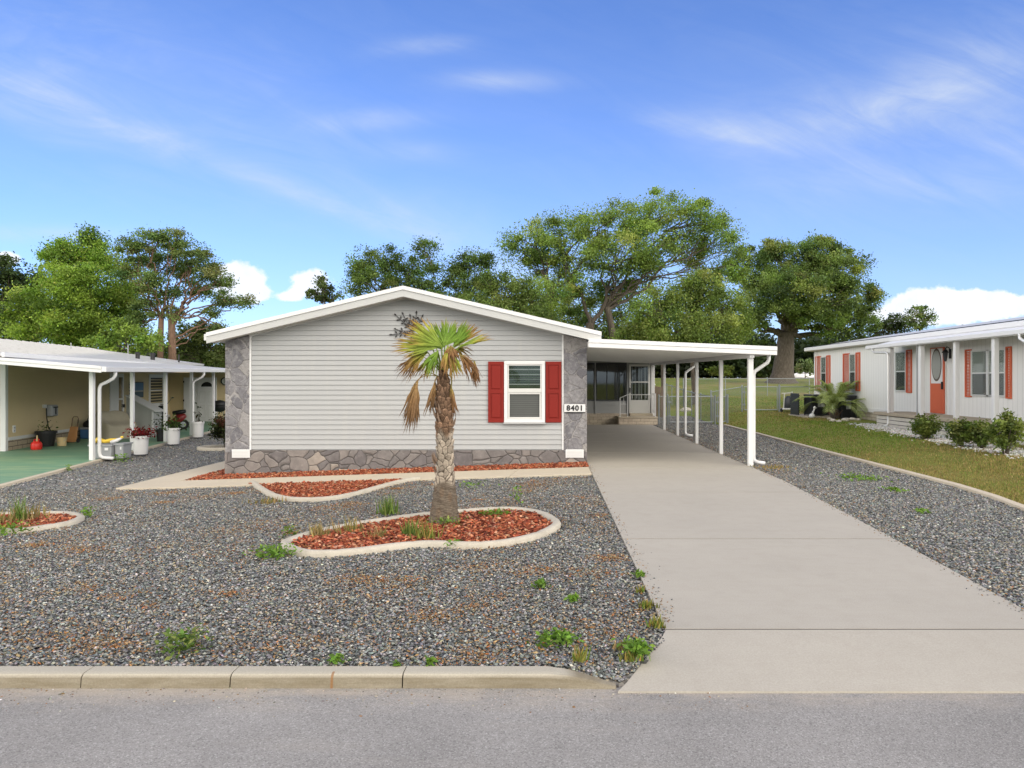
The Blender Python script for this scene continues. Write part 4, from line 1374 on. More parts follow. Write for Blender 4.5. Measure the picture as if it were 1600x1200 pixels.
# step with railing
ps = thing('porch_step', 'pale brick step with white railing below the storm door', 'step', (3.9, 29.8, 0))
sx0, sx1 = bx(968) - .15, 4.62
mb = MB(); mb.box(sx0, sx1, 29.8, BY - .08, -0.1, 0.275); mb.build('landing', M['brick_s'], ps)
mb = MB(); mb.box(sx0 - .02, sx1 + .02, 29.77, BY - .08, 0.277, 0.325); mb.build('slab', M['walk'], ps, bevel=.01)
mb = MB(); mb.box(sx0 + .55, sx1 - .1, 30.45, BY - .08, 0.327, 0.43); mb.build('tread', M['walk'], ps, bevel=.01)
mb = MB()
yR = 29.9; T = .02
zR = 1.26
def bar(a, b, r=.018): mb.tube([a, b], r, 6)
bar((sx0 + .06, yR, .325), (sx0 + .06, yR, 1.12), .022); bar((sx0 + .38, yR, .325), (sx0 + .38, yR, zR), .022); bar((sx1 - .08, yR, .325), (sx1 - .08, yR, zR + .05), .022)
bar((sx0 + .06, yR, 1.12), (sx0 + .38, yR, zR)); bar((sx0 + .38, yR, zR), (sx1 - .08, yR, zR)); bar((sx0 + .38, yR, .86), (sx0 + .06, yR, .86), .012)
bar((sx1 - .08, yR, zR + .02), (sx1 - .08, BY - .1, zR + .02)); bar((sx1 - .08, yR, .5), (sx1 - .08, BY - .1, .5), .012); bar((sx0 + .06, yR, .45), (sx0 + .38, yR, .45), .012)
for k in range(1, 6): bar((sx0 + .38 + k * (sx1 - .46 - sx0) / 6, yR, 1.10), (sx0 + .38 + k * (sx1 - .46 - sx0) / 6, yR, zR), .010)
bar((sx0 + .22, yR, .86), (sx0 + .22, yR, 1.19), .01)
for k in range(1, 7): bar((sx1 - .08, yR + k * .16, .5), (sx1 - .08, yR + k * .16, zR), .010)
mb.build('railing', M['white'], ps)
# ================================================================== RIGHT NEIGHBOUR'S HOUSE
NX = 12.64


def ny(px): return NX * 1100 / (px - 857)
def nz(px, py): return EYE - (py - 595) / 1100 * ny(px)


nb = thing('mobile_home', 'grey white home with coral shutters, coral door and columned front porch', 'house', (NX, 24, 0.3))
NY0, NY1 = 13.0, 33.4
mb = MB(); mb.prism_y([(NX, 0.62), (NX + 6, 0.62), (NX + 6, 3.30), (NX, 3.30)], NY0, NY1); mb.build('wall', M['lap'], nb)
mb = MB(); mb.prism_y([(NX + .02, 3.302), (NX + 5.98, 3.302), (NX + 3, 3.80)], NY0 + .01, NY1 - .01); mb.build('gable', M['lap'], nb)
mb = MB(); mb.box(NX + .03, NX + 5.9, NY0, NY1 - .05, -0.2, 0.618); mb.build('skirting', M['brick_w'], nb)
mb = MB(); mb.box(NX - .035, NX + .0, NY0, NY1, 0.625, 0.78); mb.build('base_trim', M['white'], nb, bevel=.006)
# roof: eave edge, thin sheet, ridge
def nroof(x, off): return 3.40 + off + (x - (NX - .3)) * 0.165 if x < NX + 3 else 3.40 + off + 3.3 * .165 - (x - NX - 3) * .165


mb = MB(); A, B, C_ = NX - .30, NX + 3, NX + 6.3
mb.prism_y([(A, nroof(A, -.05)), (B, nroof(B, -.05)), (C_, nroof(C_, -.05)), (C_, nroof(C_, 0.015)), (B, nroof(B, 0.015)), (A, nroof(A, 0.015))], NY0 - .3, NY1 + .3)
mb.build('roof', M['roofm'], nb)
mb = MB(); mb.box(A - .05, A + .03, NY0 - .3, NY1 + .3, 3.395 + .022, 3.395 + .05); mb.build('drip_edge', M['charcoal'], nb)
mb = MB(); mb.box(A - .10, A - .001, NY0 - .3, NY1 + .32, 3.26, 3.415); mb.build('gutter', M['white'], nb, bevel=.02)
mb = MB(); mb.box(A + .002, NX + .2, NY0 - .3, NY1 + .3, 3.24, 3.345); mb.build('fascia', M['offwhite'], nb, bevel=.01)
mb = MB(); mb.box(NX - .03, NX + .09, NY1 - .09, NY1 + .03, 0.5, 3.25); mb.build('corner_post', M['white'], nb)
# porch canopy, deck, posts
PE = 11.42
mb = MB(); mb.hexa([(PE, NY0, 2.96), (A - .1, NY0, 3.14), (A - .1, 25.2, 3.14), (PE, 25.2, 2.96)], [(PE, NY0, 3.06), (A - .1, NY0, 3.26), (A - .1, 25.2, 3.26), (PE, 25.2, 3.06)]); mb.build('porch_roof', M['white'], nb)
mb = MB(); mb.box(PE - .06, PE - .001, NY0, 25.25, 2.98, 3.10); mb.build('porch_gutter', M['white'], nb, bevel=.015)
mb = MB(); mb.box(11.35, NX - .04, NY0, 24.6, 0.68, 0.78); mb.build('porch_deck', m_concrete('deck concrete', (0.42, 0.36, 0.27)), nb, bevel=.01)
mb = MB()
for k in range(7): mb.box(11.42 - .015 * (k % 2) * 0, NX - .05, NY0, 24.5, -0.25 + k * .132, -0.25 + k * .132 + .110)
sk = MB(); sk.box(11.46, NX - .06, NY0, 24.46, -0.25, 0.67); sk.build('skirting_back', M['charcoal'], nb)
mb.build('porch_skirting', paint('pale lap skirting', (0.62, 0.59, 0.52), 0.7, 0.1, 4, grime=(0.42, 0.38, 0.32)), nb)
for px, r in ((1392, .07), (1440, .07), (1494, .06), (1555, .065)):
    y = 11.6 * 1100 / (px - 857)
    mb = MB(); mb.box(11.6 - r, 11.6 + r, y - r, y + r, 0.781, 2.975); mb.build('porch_post', M['white'], nb, bevel=.012)


def n_window(pa, pb, za, zb, sh, double=False):
    """window in the long wall between pixel columns, with shutters sh = (far, near) widths"""
    y0, y1 = ny(pb), ny(pa)
    mb = MB(xf=lambda a, b, c: (NX + b, a, c)); frame_box(mb, y0, y1, za, zb, .045, -.05, -.002)
    mb.box(y0 + .045, y1 - .045, -.045, -.002, (za + zb) / 2 - .02, (za + zb) / 2 + .02)
    if double: mb.box((y0 + y1) / 2 - .05, (y0 + y1) / 2 + .05, -.05, -.002, za, zb)
    wn = mb.build('window', M['alu'], nb)
    mb = MB(xf=lambda a, b, c: (NX + b, a, c)); mb.box(y0 + .045, y1 - .045, -.010, -.004, (za + zb) / 2, zb - .045); mb.build('blind', paint('pale shade', (0.80, 0.81, 0.78), .8), wn)
    mb = MB(xf=lambda a, b, c: (NX + b, a, c)); mb.box(y0 + .045, y1 - .045, -.010, -.004, za + .045, (za + zb) / 2 - .001); mb.build('screen', paint('grey window screen', (0.24, 0.245, 0.245), .8), wn)
    mb = MB(xf=lambda a, b, c: (NX + b, a, c)); mb.box(y0 + .045, y1 - .045, -.030, -.027, za + .045, zb - .045); mb.build('pane', M['glass'], wn)
    for a, b in ((y1 + .01, y1 + .01 + sh[0]), (y0 - .01 - sh[1], y0 - .01)):
        if b - a < .05: continue
        mb = MB(xf=lambda a_, b_, c_: (NX + b_, a_, c_)); frame_box(mb, a, b, za - .04, zb + .04, .05, -.045, -.003)
        k = za + .02
        while k < zb - .04:
            mb.hexa([(a + .05, -.012, k), (b - .05, -.012, k), (b - .05, -.004, k), (a + .05, -.004, k)], [(a + .05, -.036, k + .012), (b - .05, -.036, k + .012), (b - .05, -.028, k + .03), (a + .05, -.028, k + .03)])
            k += .045
        mb.build('shutter', M['orange'], nb)
    return wn


n_window(1283.5, 1292, 1.45, 2.96, (0.62, .42))
n_window(1328, 1338, 1.47, 2.97, (0.62, .38))
n_window(1400, 1417, 1.47, 2.90, (0.0, .36))
n_window(1519, 1573, 1.40, 2.75, (.30, .22), True)
# coral door with oval light
dy0, dy1, dzb, dzt = ny(1478.2), ny(1456.5), 0.80, 2.93
def DX(a, b, c): return (NX + b, a, c)


mb = MB(xf=DX); mb.box(dy0 - .06, dy1 + .06, -.03, -.002, dzb - .02, dzt + .05); mb.build('door_frame', M['offwhite'], nb, bevel=.006)
mb = MB(xf=DX); mb.box(dy0, dy1, -.07, -.031, dzb, dzt)
nd = mb.build('door', M['orange'], nb, bevel=.006)
zc, hr, yc, hw = (dzb + dzt) / 2 + .50, .53, (dy0 + dy1) / 2, (dy1 - dy0) * .36
mb = MB(xf=DX); mb.box(dy0 + .07, dy1 - .07, -.078, -.0705, zc - .60, zc + .53); mb.build('door_panel', M['white'], nd, bevel=.004)
def oval(mb, k, y0, y1):
    n = 28; mb.add([(yc + hw * k * math.cos(2 * math.pi * i / n), y, zc + hr * k * math.sin(2 * math.pi * i / n)) for y in (y0, y1) for i in range(n)],
                   [tuple(range(n)), tuple(range(2 * n - 1, n - 1, -1))] + [(i, (i + 1) % n, (i + 1) % n + n, i + n) for i in range(n)])
mb = MB(xf=DX); oval(mb, 1.0, -.086, -.0785); mb.build('oval_frame', paint('brown oval frame', (.09, .06, .05), .5), nd)
mb = MB(xf=DX); oval(mb, .88, -.091, -.0865); mb.build('oval_pane', paint('frosted pane', (.30, .31, .29), .25), nd)
mb = MB(xf=DX); mb.box(dy0 + .14, dy1 - .14, -.076, -.0705, dzb + .12, dzb + .68); mb.build('lower_panel', M['orange'], nd, bevel=.004)
mb = MB(xf=DX); mb.box(dy0 + .03, dy0 + .07, -.13, -.0705, dzb + .78, dzb + 1.02); mb.build('handle', M['black'], nd, bevel=.006)
# lantern
ln = thing('wall_lantern', 'black wall lantern mounted beside the top of the coral door', 'lamp', (NX, ny(1485), 2.6))
c = Vector((NX - .16, ny(1485), 2.62))
mb = MB(); mb.lathe([(.03, -.16), (.055, -.10), (.075, .10), (.08, .11)], c, 8); mb.build('lantern_body', M['charcoal'], ln)
mb = MB(); mb.lathe([(.11, .111), (.06, .19), (.015, .22), (.01, .26)], c, 8); mb.build('lantern_cap', M['black'], ln)
mb = MB(); mb.tube([c + Vector((0, 0, .24)), c + Vector((.05, 0, .30)), c + Vector((.12, 0, .26)), c + Vector((.155, 0, .12))], .014, 6); mb.box(NX - .02, NX - .001, c.y - .06, c.y + .06, 2.55, 2.85); mb.build('bracket', M['black'], ln)
# downspouts on the house
y = 11.45 * 1100 / (1366 - 857)
mb = MB(); mb.tube([(PE - .03, y, 2.99), (PE - .03, y, 2.90), (PE - .0, y - .1, 2.84), (PE - .0, y - .95, 2.80), (PE - .0, y - 1.06, 2.74), (PE - .0, y - 1.08, 2.6), (PE - .0, y - 1.08, .42), (PE - .08, y - 1.1, .34), (PE - .2, y - 1.12, .30)], .04, 8); mb.build('downspout', M['alu'], nb, smooth=True)
y = 11.55 * 1100 / (1434.5 - 857)
mb = MB(); mb.tube([(11.52, y, .782), (11.52, y, 2.97)], .022, 6); mb.build('conduit', M['grey'], nb)
y = 11.4 * 1100 / (1594 - 857)
mb = MB(); mb.tube([(PE - .03, y, 2.99), (PE - .03, y, 2.88), (PE - .03, y - .15, 2.80), (PE, y - .7, 2.72), (PE, y - .85, 2.6), (PE, y - .85, .4)], .04, 8); mb.build('downspout', M['white'], nb, smooth=True)
# cable along the wall
mb = MB(); mb.tube([(NX - .02, ny(1277), .9), (NX - .02, ny(1277), 3.2)], .03, 6); mb.build('conduit', M['offwhite'], nb)

# ---- air conditioners on their slab
def ac(c, sx, sy, h, label):
    r = thing('air_conditioner', label, 'air conditioner', c, 'air conditioners beside the white house')
    x, y, z = c
    mb = MB(); mb.box(x - sx / 2 + .03, x + sx / 2 - .03, y - sy / 2 + .03, y + sy / 2 - .03, z + .04, z + h - .06); mb.build('casing', M['charcoal'], r)
    mb = MB()
    n = int(sx / .07)
    for k in range(n + 1):
        xx = x - sx / 2 + k * sx / n
        for yy in (y - sy / 2, y + sy / 2 - .02): mb.box(xx - .008, xx + .008, yy, yy + .02, z + .06, z + h - .06)
    k = z + .1
    while k < z + h - .08:
        for yy in (y - sy / 2, y + sy / 2 - .02): mb.box(x - sx / 2 + .01, x + sx / 2 - .01, yy + .006, yy + .016, k, k + .012)
        for xx in (x - sx / 2, x + sx / 2 - .02): mb.box(xx, xx + .016, y - sy / 2 + .021, y + sy / 2 - .021, k, k + .012)
        k += .05
    mb.build('grille', M['black'], r)
    for dx in (-1, 1):
        for dy in (-1, 1):
            mb = MB(); mb.box(x + dx * (sx / 2 - .02) - .025, x + dx * (sx / 2 - .02) + .025, y + dy * (sy / 2 - .02) - .025, y + dy * (sy / 2 - .02) + .025, z, z + h - .055); mb.build('corner_post', M['charcoal'], r)
    mb = MB(); mb.box(x - sx / 2 - .02, x + sx / 2 + .02, y - sy / 2 - .02, y + sy / 2 + .02, z + h - .054, z + h); mb.build('top_cover', M['charcoal'], r, bevel=.015)
    mb = MB(); mb.box(x - sx * .18, x + sx * .14, y - sy / 2 - .016, y - sy / 2 - .010, z + h * .42, z + h * .80); mb.build('rating_label', M['grey'], r)
    mb = MB(); mb.box(x - sx * .02, x + sx * .14, y - sy / 2 - .022, y - sy / 2 - .017, z + h * .44, z + h * .60); mb.build('sticker', M['white'], r)
    return r


a_ = pt(1284, 648, 30.0)
gz = float(G(11.5, 30.5))
mb = MB(); mb.box(10.75, 12.55, 29.4, 31.6, gz - .1, gz + .06); tag(mb.build('equipment_pad', M['walk'], bevel=.01), 'low pale concrete pad under the dark air conditioners', 'pad')
ac((11.55, 30.2, gz + .062), .86, .86, .90, 'charcoal air conditioner with white stickers, left of the feathery palm')
ac((12.22, 28.95, float(G(12.2, 28.95))), .62, .62, .95, 'charcoal air conditioner half hidden behind the feathery palm fronds')
mb = MB(); mb.box(10.80, 10.86, 30.5, 31.4, gz - .05, gz + 1.0)
for k in range(9): mb.box(10.79, 10.87, 30.45, 31.45, gz + .05 + k * .105, gz + .09 + k * .105)
tag(mb.build('screen_panel', M['charcoal']), 'dark upright louvred panel at the left end of the air conditioners', 'screen')
mb = MB(); q = Vector((10.95, 29.25, float(G(10.95, 29.25)))); mb.lathe([(.10, 0), (.13, .06), (.12, .14), (.06, .19)], q, 10); mb.tube([q + Vector((.0, 0, .14)), q + Vector((.06, -.02, .30)), q + Vector((.10, -.02, .40))], [.06, .035, .03], 8); mb.lathe([(.02, .36), (.06, .40), (.05, .47), (.02, .50)], q + Vector((.10, -.02, 0)), 8); mb.tube([q + Vector((.14, -.02, .43)), q + Vector((.20, -.03, .42))], [.02, .008], 6)
tag(mb.build('garden_ornament', M['white'], smooth=True), 'small white bird shaped ornament in front of the air conditioners', 'ornament')

# white stone bed before the porch, with stones round the small palm
n = 4200
t = rs.uniform(0, 1, n)
cx = 9.95 + 1.25 * t ** 1.3 + 0.0; cyy = 14.3 + 10.2 * t
x = cx + rs.normal(0, .26, n); y = cyy + rs.normal(0, .45, n)
tag(stones('white_gravel', x, y, G(x, y) + .015, rs.uniform(.05, .11, n), (.35, .7), palette(n, [(.66, .65, .62), (.52, .50, .46), (.42, .38, .32)], [4, 2, 1], .12), M['stones']), 'white stones strewn under the porch shrubs', 'white gravel', kind='stuff')
for i, (px, py, s) in enumerate(((1301, 659, .26), (1311, 660, .2), (1322, 658, .3), (1332, 657, .26), (1341, 657, .2), (1296, 656, .22))):
    g = at(px, py)
    bm = bmesh.new(); bmesh.ops.create_icosphere(bm, subdivisions=2, radius=.5)
    for v in bm.verts: v.co *= 1 + .22 * math.sin(7 * v.co.x + i) * math.sin(6 * v.co.y + 2 * i) + .1 * random.uniform(-1, 1)
    for v in bm.verts: v.co = Vector((v.co.x * s, v.co.y * s * .8, v.co.z * s * .55 + s * .18)) + g
    me = bpy.data.meshes.new('garden_rock'); bm.to_mesh(me); bm.free()
    o = link_mesh('garden_rock', me, M['rock'])
    tag(o, 'pale edging rock at the feathery palm, %s from the left' % ('second', 'third', 'fourth', 'fifth', 'sixth', 'first')[i], 'rock', 'rocks around the feathery palm')

# ================================================================== LEFT NEIGHBOUR
XL = lambda a, b, c: tuple(L(a, b, c))                  # (s away from slab edge, t into the lot, z)
LZ = -0.30
mb = MB(); vs = []; fs = []
ts = np.arange(-12, 18.2, 1.0)
for t in ts:
    for s in (-.12, 0.0, 0.001, 4.6):
        p = L(s, t); z = float(G(p.x, p.y))
        vs.append((p.x, p.y, z + (.035 if s != -.12 else .028)))
for i in range(len(ts) - 1):
    fs.append((4 * i + 2, 4 * i + 3, 4 * i + 7, 4 * i + 6))
mb.add(vs, fs); tag(mb.build('patio_slab', M['green']), kind='structure')
mb = MB(); vs = []; fs = []
for t in ts:
    for s, dz in ((-.13, -.1), (-.12, .03), (0.0, .034), (0.012, .036)):
        p = L(s, t); z = float(G(p.x, p.y)); vs.append((p.x, p.y, z + dz))
for i in range(len(ts) - 1):
    for k in range(3): fs.append((4 * i + k, 4 * i + k + 1, 4 * i + k + 5, 4 * i + k + 4))
mb.add(vs, fs); tag(mb.build('slab_edge', M['walk']), kind='structure')

lh = thing('mobile_home', 'tan sided home with long white metal roof behind the green carport', 'house', tuple(L(3.7, 10, LZ)))
WS = 3.7
mb = MB(XL); mb.box(WS, WS + 7, 3.2, 22, LZ - .1, 2.6); mb.build('wall', M['tan'], lh)
def lapsL(mb, s, t0, t1, z0, z1, pitch=.135):
    z = z0
    while z < z1 - .01:
        mb.add([(s, t0, z), (s, t1, z), (s - .040, t0, z + .002), (s - .040, t1, z + .002), (s - .002, t0, z + pitch), (s - .002, t1, z + pitch)], [(0, 1, 3, 2), (2, 3, 5, 4)]); z += pitch
mb = MB(XL); lapsL(mb, WS - .002, 3.2, 18, LZ + .42, 2.55); mb.build('siding', M['tan'], lh)
# wall at the front end, lit by the sky
mb = MB(lambda a, b, c: tuple(L(b, a, c))); 
z = LZ + .42
while z < 2.5:
    mb.add([(3.198, WS, z), (3.198, WS + 7, z), (3.182, WS, z + .002), (3.182, WS + 7, z + .002), (3.196, WS, z + .115), (3.196, WS + 7, z + .115)], [(0, 1, 3, 2), (2, 3, 5, 4)]); z += .115
mb.build('siding', M['tan'], lh)
mb = MB(XL); mb.box(WS - .05, WS + .10, 3.13, 3.28, LZ, 2.45); mb.build('corner_trim', M['white'], lh, bevel=.01)
mb = MB(XL); mb.box(WS + .101, WS + 1.3, 3.12, 3.18, 1.2, 1.35); mb.build('window_sill', M['white'], lh)
mb = MB(XL); mb.box(WS - .04, WS - .003, 3.29, 18, LZ + .02, LZ + .34); mb.build('skirting', m_brick('tan skirting blocks', (0.40, 0.33, 0.23), (0.33, 0.27, 0.19), (0.13, 0.10, 0.07), 0.55, 0.15, 'y', 0.014), lh)
mb = MB(XL); mb.box(WS - .06, WS - .003, 3.29, 18, LZ + .342, LZ + .44); mb.build('base_trim', M['offwhite'], lh, bevel=.006)
mb = MB(XL); t0, t1 = 2.3, 23.0
mb.hexa([(WS - .35, t0, 2.56), (WS + 3.6, t0, 3.36), (WS + 3.6, t1 - 4.5, 3.36), (WS - .35, t1, 2.72)], [(WS - .35, t0, 2.66), (WS + 3.6, t0, 3.46), (WS + 3.6, t1 - 4.5, 3.46), (WS - .35, t1, 2.82)])
mb.hexa([(WS + 3.602, t0, 3.36), (WS + 7.6, t0, 2.56), (WS + 7.6, t1, 2.56), (WS + 3.602, t1 - 4.5, 3.36)], [(WS + 3.602, t0, 3.46), (WS + 7.6, t0, 2.66), (WS + 7.6, t1, 2.66), (WS + 3.602, t1 - 4.5, 3.46)])
k = t0 + .3
while k < t1 - 5:
    mb.hexa([(WS - .34, k, 2.663), (WS + 3.55, k, 3.45), (WS + 3.55, k + .05, 3.45), (WS - .34, k + .05, 2.663)], [(WS - .34, k, 2.70), (WS + 3.55, k, 3.495), (WS + 3.55, k + .05, 3.495), (WS - .34, k + .05, 2.70)]); k += .6
mb.build('roof', M['roofm'], lh)
mb = MB(XL); mb.box(WS - .43, WS - .351, t0, t1, 2.54, 2.675); mb.build('gutter', M['white'], lh, bevel=.01)
for px, py, y, h, r in ((215, 554, 32.5, .16, .09), (238.5, 555, 34, .16, .10)):
    p = pt(px, py, y); mb = MB(); mb.lathe([(r, -.25), (r, 0), (r * 1.25, .01), (r * 1.25, .09), (.02, .12)], p, 10); mb.build('roof_vent', M['black'], lh)
p = pt(279.5, 563, 36.5); mb = MB(); mb.tube([p - Vector((0, 0, .3)), p + Vector((0, 0, .30))], .045, 8); mb.build('vent_pipe', M['black'], lh)
for px, py in ((111, 546), (200, 549)):
    p = pt(px, py, 30); mb = MB(); mb.tube([p - Vector((0, 0, .5)), p + Vector((0, 0, .28))], .018, 6); mb.build('vent_pipe', M['grey'], lh)
# side door and window under the carport
mb = MB(XL); mb.box(WS - .06, WS - .018, 10.7, 12.1, LZ + .45, 2.15); dn = mb.build('door', M['white'], lh, bevel=.006)
mb = MB(XL); mb.box(WS - .066, WS - .0605, 11.55, 11.95, LZ + .6, 2.0); mb.build('pane', M['porchglass'], dn)
mb = MB(XL); mb.box(WS - .07, WS - .067, 11.5, 12.0, 1.05, 1.12); mb.build('door_bar', M['offwhite'], dn)
mb = MB(XL); mb.box(WS - .12, WS - .061, 11.98, 12.04, .72, .86); mb.build('handle', M['black'], dn)
WXL = lambda a, b, c: tuple(L(WS + b, a, c))
mb = MB(WXL); frame_box(mb, 15.1, 17.1, .62, 2.15, .16, -.06, -.018); mb.box(15.26, 16.94, -.055, -.02, 1.36, 1.42); wn = mb.build('window', M['white'], lh)
mb = MB(WXL); mb.box(15.26, 16.94, -.03, -.022, .78, 1.99); mb.build('pane', M['black'], wn)

# carport roof of the left lot
lc = thing('carport', 'white carport roof with curved downspouts over the green slab', 'carport', tuple(L(1.8, 8, LZ)))
def lz(s, t): return 2.09 + .09 * (s + .3) + .0115 * t


mb = MB(XL)
q = [(-.35, -.45), (WS + .6, -.45), (WS + .6, 18.5), (-.35, 18.5)]
mb.hexa([(s, t, lz(s, t) + .02) for s, t in q], [(s, t, lz(s, t) + .075) for s, t in q]); mb.build('roof', M['roofm'], lc)
mb = MB(XL)
mb.hexa([(-.47, -.5, lz(-.4, 0)), (-.351, -.5, lz(-.4, 0)), (-.351, 18.5, lz(-.4, 18.5)), (-.47, 18.5, lz(-.4, 18.5))], [(-.47, -.5, lz(-.4, 0) + .14), (-.351, -.5, lz(-.4, 0) + .14), (-.351, 18.5, lz(-.4, 18.5) + .14), (-.47, 18.5, lz(-.4, 18.5) + .14)])
mb.build('gutter', M['white'], lc, bevel=.012)
mb = MB(XL)
for a, b, o in ((-.02, .07, 0), (.072, .155, .015)):
    mb.hexa([(-.35, -.5 - o, lz(-.35, -.5) + a), (WS + .6, -.5 - o, lz(WS + .6, -.5) + a), (WS + .6, -.451, lz(WS + .6, -.5) + a), (-.35, -.451, lz(-.35, -.5) + a)],
            [(-.35, -.5 - o, lz(-.35, -.5) + b), (WS + .6, -.5 - o, lz(WS + .6, -.5) + b), (WS + .6, -.451, lz(WS + .6, -.5) + b), (-.35, -.451, lz(-.35, -.5) + b)])
mb.build('fascia', M['white'], lc, bevel=.008)
for k, t in enumerate((0.05, 2.85, 5.85, 8.85, 12.0, 15.1)):
    r = .055 if k == 0 else .05
    p = L(0.08, t); mb = MB(); mb.box(p.x - r, p.x + r, p.y - r, p.y + r, LZ + .0, lz(.08, t) + .019); mb.build('post', M['white'], lc, bevel=.012)
for t in (0.25, 8.7):
    zt = lz(-.4, t)
    P = [L(-.41, t, zt + .02), L(-.41, t, zt - .08), L(-.36, t, zt - .17), L(-.20, t, zt - .27), L(-.05, t, zt - .34), L(-.02, t, zt - .45), L(-.02, t, LZ + .22), L(-.04, t, LZ + .12), L(-.14, t - .08, LZ + .08), L(-.42, t - .14, LZ + .06)]
    mb = MB(); mb.tube(P, .045, 10); mb.build('downspout', M['white'], lc, smooth=True)
# shed closing the far end
sh = thing('shed', 'tan sided shed with white double doors at the far carport end', 'shed', tuple(L(1.7, 18, LZ)))
mb = MB(XL); mb.box(-.3, WS - .01, 18.0, 20.5, LZ - .1, 2.26); mb.build('wall', M['tan'], sh)
mb = MB(XL); z = LZ + .1
while z < 2.2:
    mb.add([(-.3, 17.998, z), (WS - .02, 17.998, z), (-.3, 17.98, z + .002), (WS - .02, 17.98, z + .002), (-.3, 17.996, z + .115), (WS - .02, 17.996, z + .115)], [(0, 1, 3, 2), (2, 3, 5, 4)]); z += .115
mb.build('siding', M['tan'], sh)
for s0, s1 in ((2.36, 2.98), (1.42, 2.34)):
    mb = MB(XL); mb.box(s0, s1, 17.91, 17.975, LZ + .06, 2.02); d_ = mb.build('door', M['white'], sh, bevel=.008)
    mb = MB(XL)
    if s1 < 2.35:
        for a, b in ((s0 + .12, s0 + .40), (s0 + .52, s1 - .12)):
            for z0, z1 in ((LZ + .25, LZ + .9), (LZ + 1.05, LZ + 1.6)): mb = MB(XL); frame_box(mb, a, b, z0, z1, .025, 17.898, 17.909); mb.build('door_moulding', M['offwhite'], d_)
        mb = MB(XL); n = 12; cs = (s0 + s1) / 2
        mb.add([(cs + .27 * math.cos(math.pi * i / n), 17.90, 1.55 + .24 * math.sin(math.pi * i / n)) for i in range(n + 1)], [tuple(range(n + 1))]); mb.build('fan_light', M['black'], d_)
        mb = MB(XL); mb.box(s0 + .05, s0 + .12, 17.85, 17.909, .62, .70); mb.build('handle', M['black'], d_); mb = MB(XL); mb.box(s0 + .05, s0 + .12, 17.86, 17.909, .80, .86); mb.build('lock', M['black'], d_)
    else:
        for z in (0, .8, 1.75): mb = MB(XL); mb.box(s1 - .03, s1 + .02, 17.895, 17.909, z, z + .1); mb.build('hinge', M['black'], d_)
# ================================================================== THINGS ON THE LEFT LOT
SZ = LZ + .036


def leaf_quads(C, n, size, up=0.4, asp=0.55):
    """n leaf faces round centres C (n,3): returns verts, faces"""
    nrm = rs.normal(0, 1, (n, 3)); nrm[:, 2] = np.abs(nrm[:, 2]) + up
    nrm /= np.linalg.norm(nrm, axis=1)[:, None]
    a = rs.normal(0, 1, (n, 3)); a -= (a * nrm).sum(1)[:, None] * nrm
    a /= np.linalg.norm(a, axis=1)[:, None]
    b = np.cross(nrm, a)
    s = size[:, None]
    V_ = np.stack([C - a * s * .5, C + b * s * asp * .5 + nrm * s * .06, C + a * s * .5, C - b * s * asp * .5 + nrm * s * .06], 1)
    return V_.reshape(-1, 3), np.arange(4 * n).reshape(n, 4)


def shrub(name, label, cat, c, rx, ry, rz, n, size, cols, wts, group=None, stem=.12, lift=.15, shell=.5, lump=None):
    """woody little bush: stems fanning from the base and leaves in uneven clumps"""
    c = Vector(c); r = thing(name, label, cat, c, group)
    mb = MB()
    for k in range(9):
        a = rs.uniform(0, 6.28); e = rs.uniform(.35, .8)
        p = c + Vector((rx * e * math.cos(a), ry * e * math.sin(a), rz * rs.uniform(1.0, 1.6)))
        mb.tube([c + Vector((.3 * stem * math.cos(a), .3 * stem * math.sin(a), -.03)), c.lerp(p, .45) + Vector((0, 0, rz * .1)), p], [.016, .012, .005], 5)
    mb.build('stem', M['bark'], r)
    nc = lump or 26
    u_ = rs.normal(0, 1, (nc, 3)); u_ /= np.linalg.norm(u_, axis=1)[:, None]
    rad = rs.uniform(shell, 1.0, (nc, 1))
    cc = np.array(c) + np.array([0, 0, rz + lift]) + u_ * rad * np.array([rx, ry, rz]) * .85
    w_ = rs.randint(0, nc, n)
    P = cc[w_] + rs.normal(0, 1, (n, 3)) * np.array([rx, ry, rz]) * .17
    P[:, 2] = np.maximum(P[:, 2], c.z + .04)
    V_, F_ = leaf_quads(P, n, rs.uniform(.7, 1.3, n) * size)
    base = palette(nc, cols, wts, .15)[w_] * (1 + rs.normal(0, .15, (n, 1)))
    np_mesh('foliage', V_, F_, np.repeat(np.clip(base, .004, .8), 4, 0), M['leaf'], r)
    return r


GR = [(.055, .10, .022), (.085, .14, .03), (.035, .065, .018), (.13, .18, .045)]


def pot(name, label, px, py, w, h, m, plant_fn, group=None, taper=.82):
    g = at(px, py, .0); c = Vector((g.x, g.y, g.z + .03))
    r = thing(name, label, 'flower pot', c, group)
    R_ = w / 2
    mb = MB(); mb.lathe([(R_ * taper, 0), (R_ * (taper + .06), h * .2), (R_ * .97, h * .86), (R_ * 1.06, h * .865), (R_ * 1.06, h), (R_ * .94, h), (R_ * .93, h * .9)], c, 24); mb.build('pot', M[m], r, smooth=False)
    mb = MB(); mb.lathe([(R_ * .92, h * .86), (R_ * .90, h * .905)], c, 16); mb.build('soil', M['soil'], r)
    plant_fn(r, c + Vector((0, 0, h)), R_)
    return r


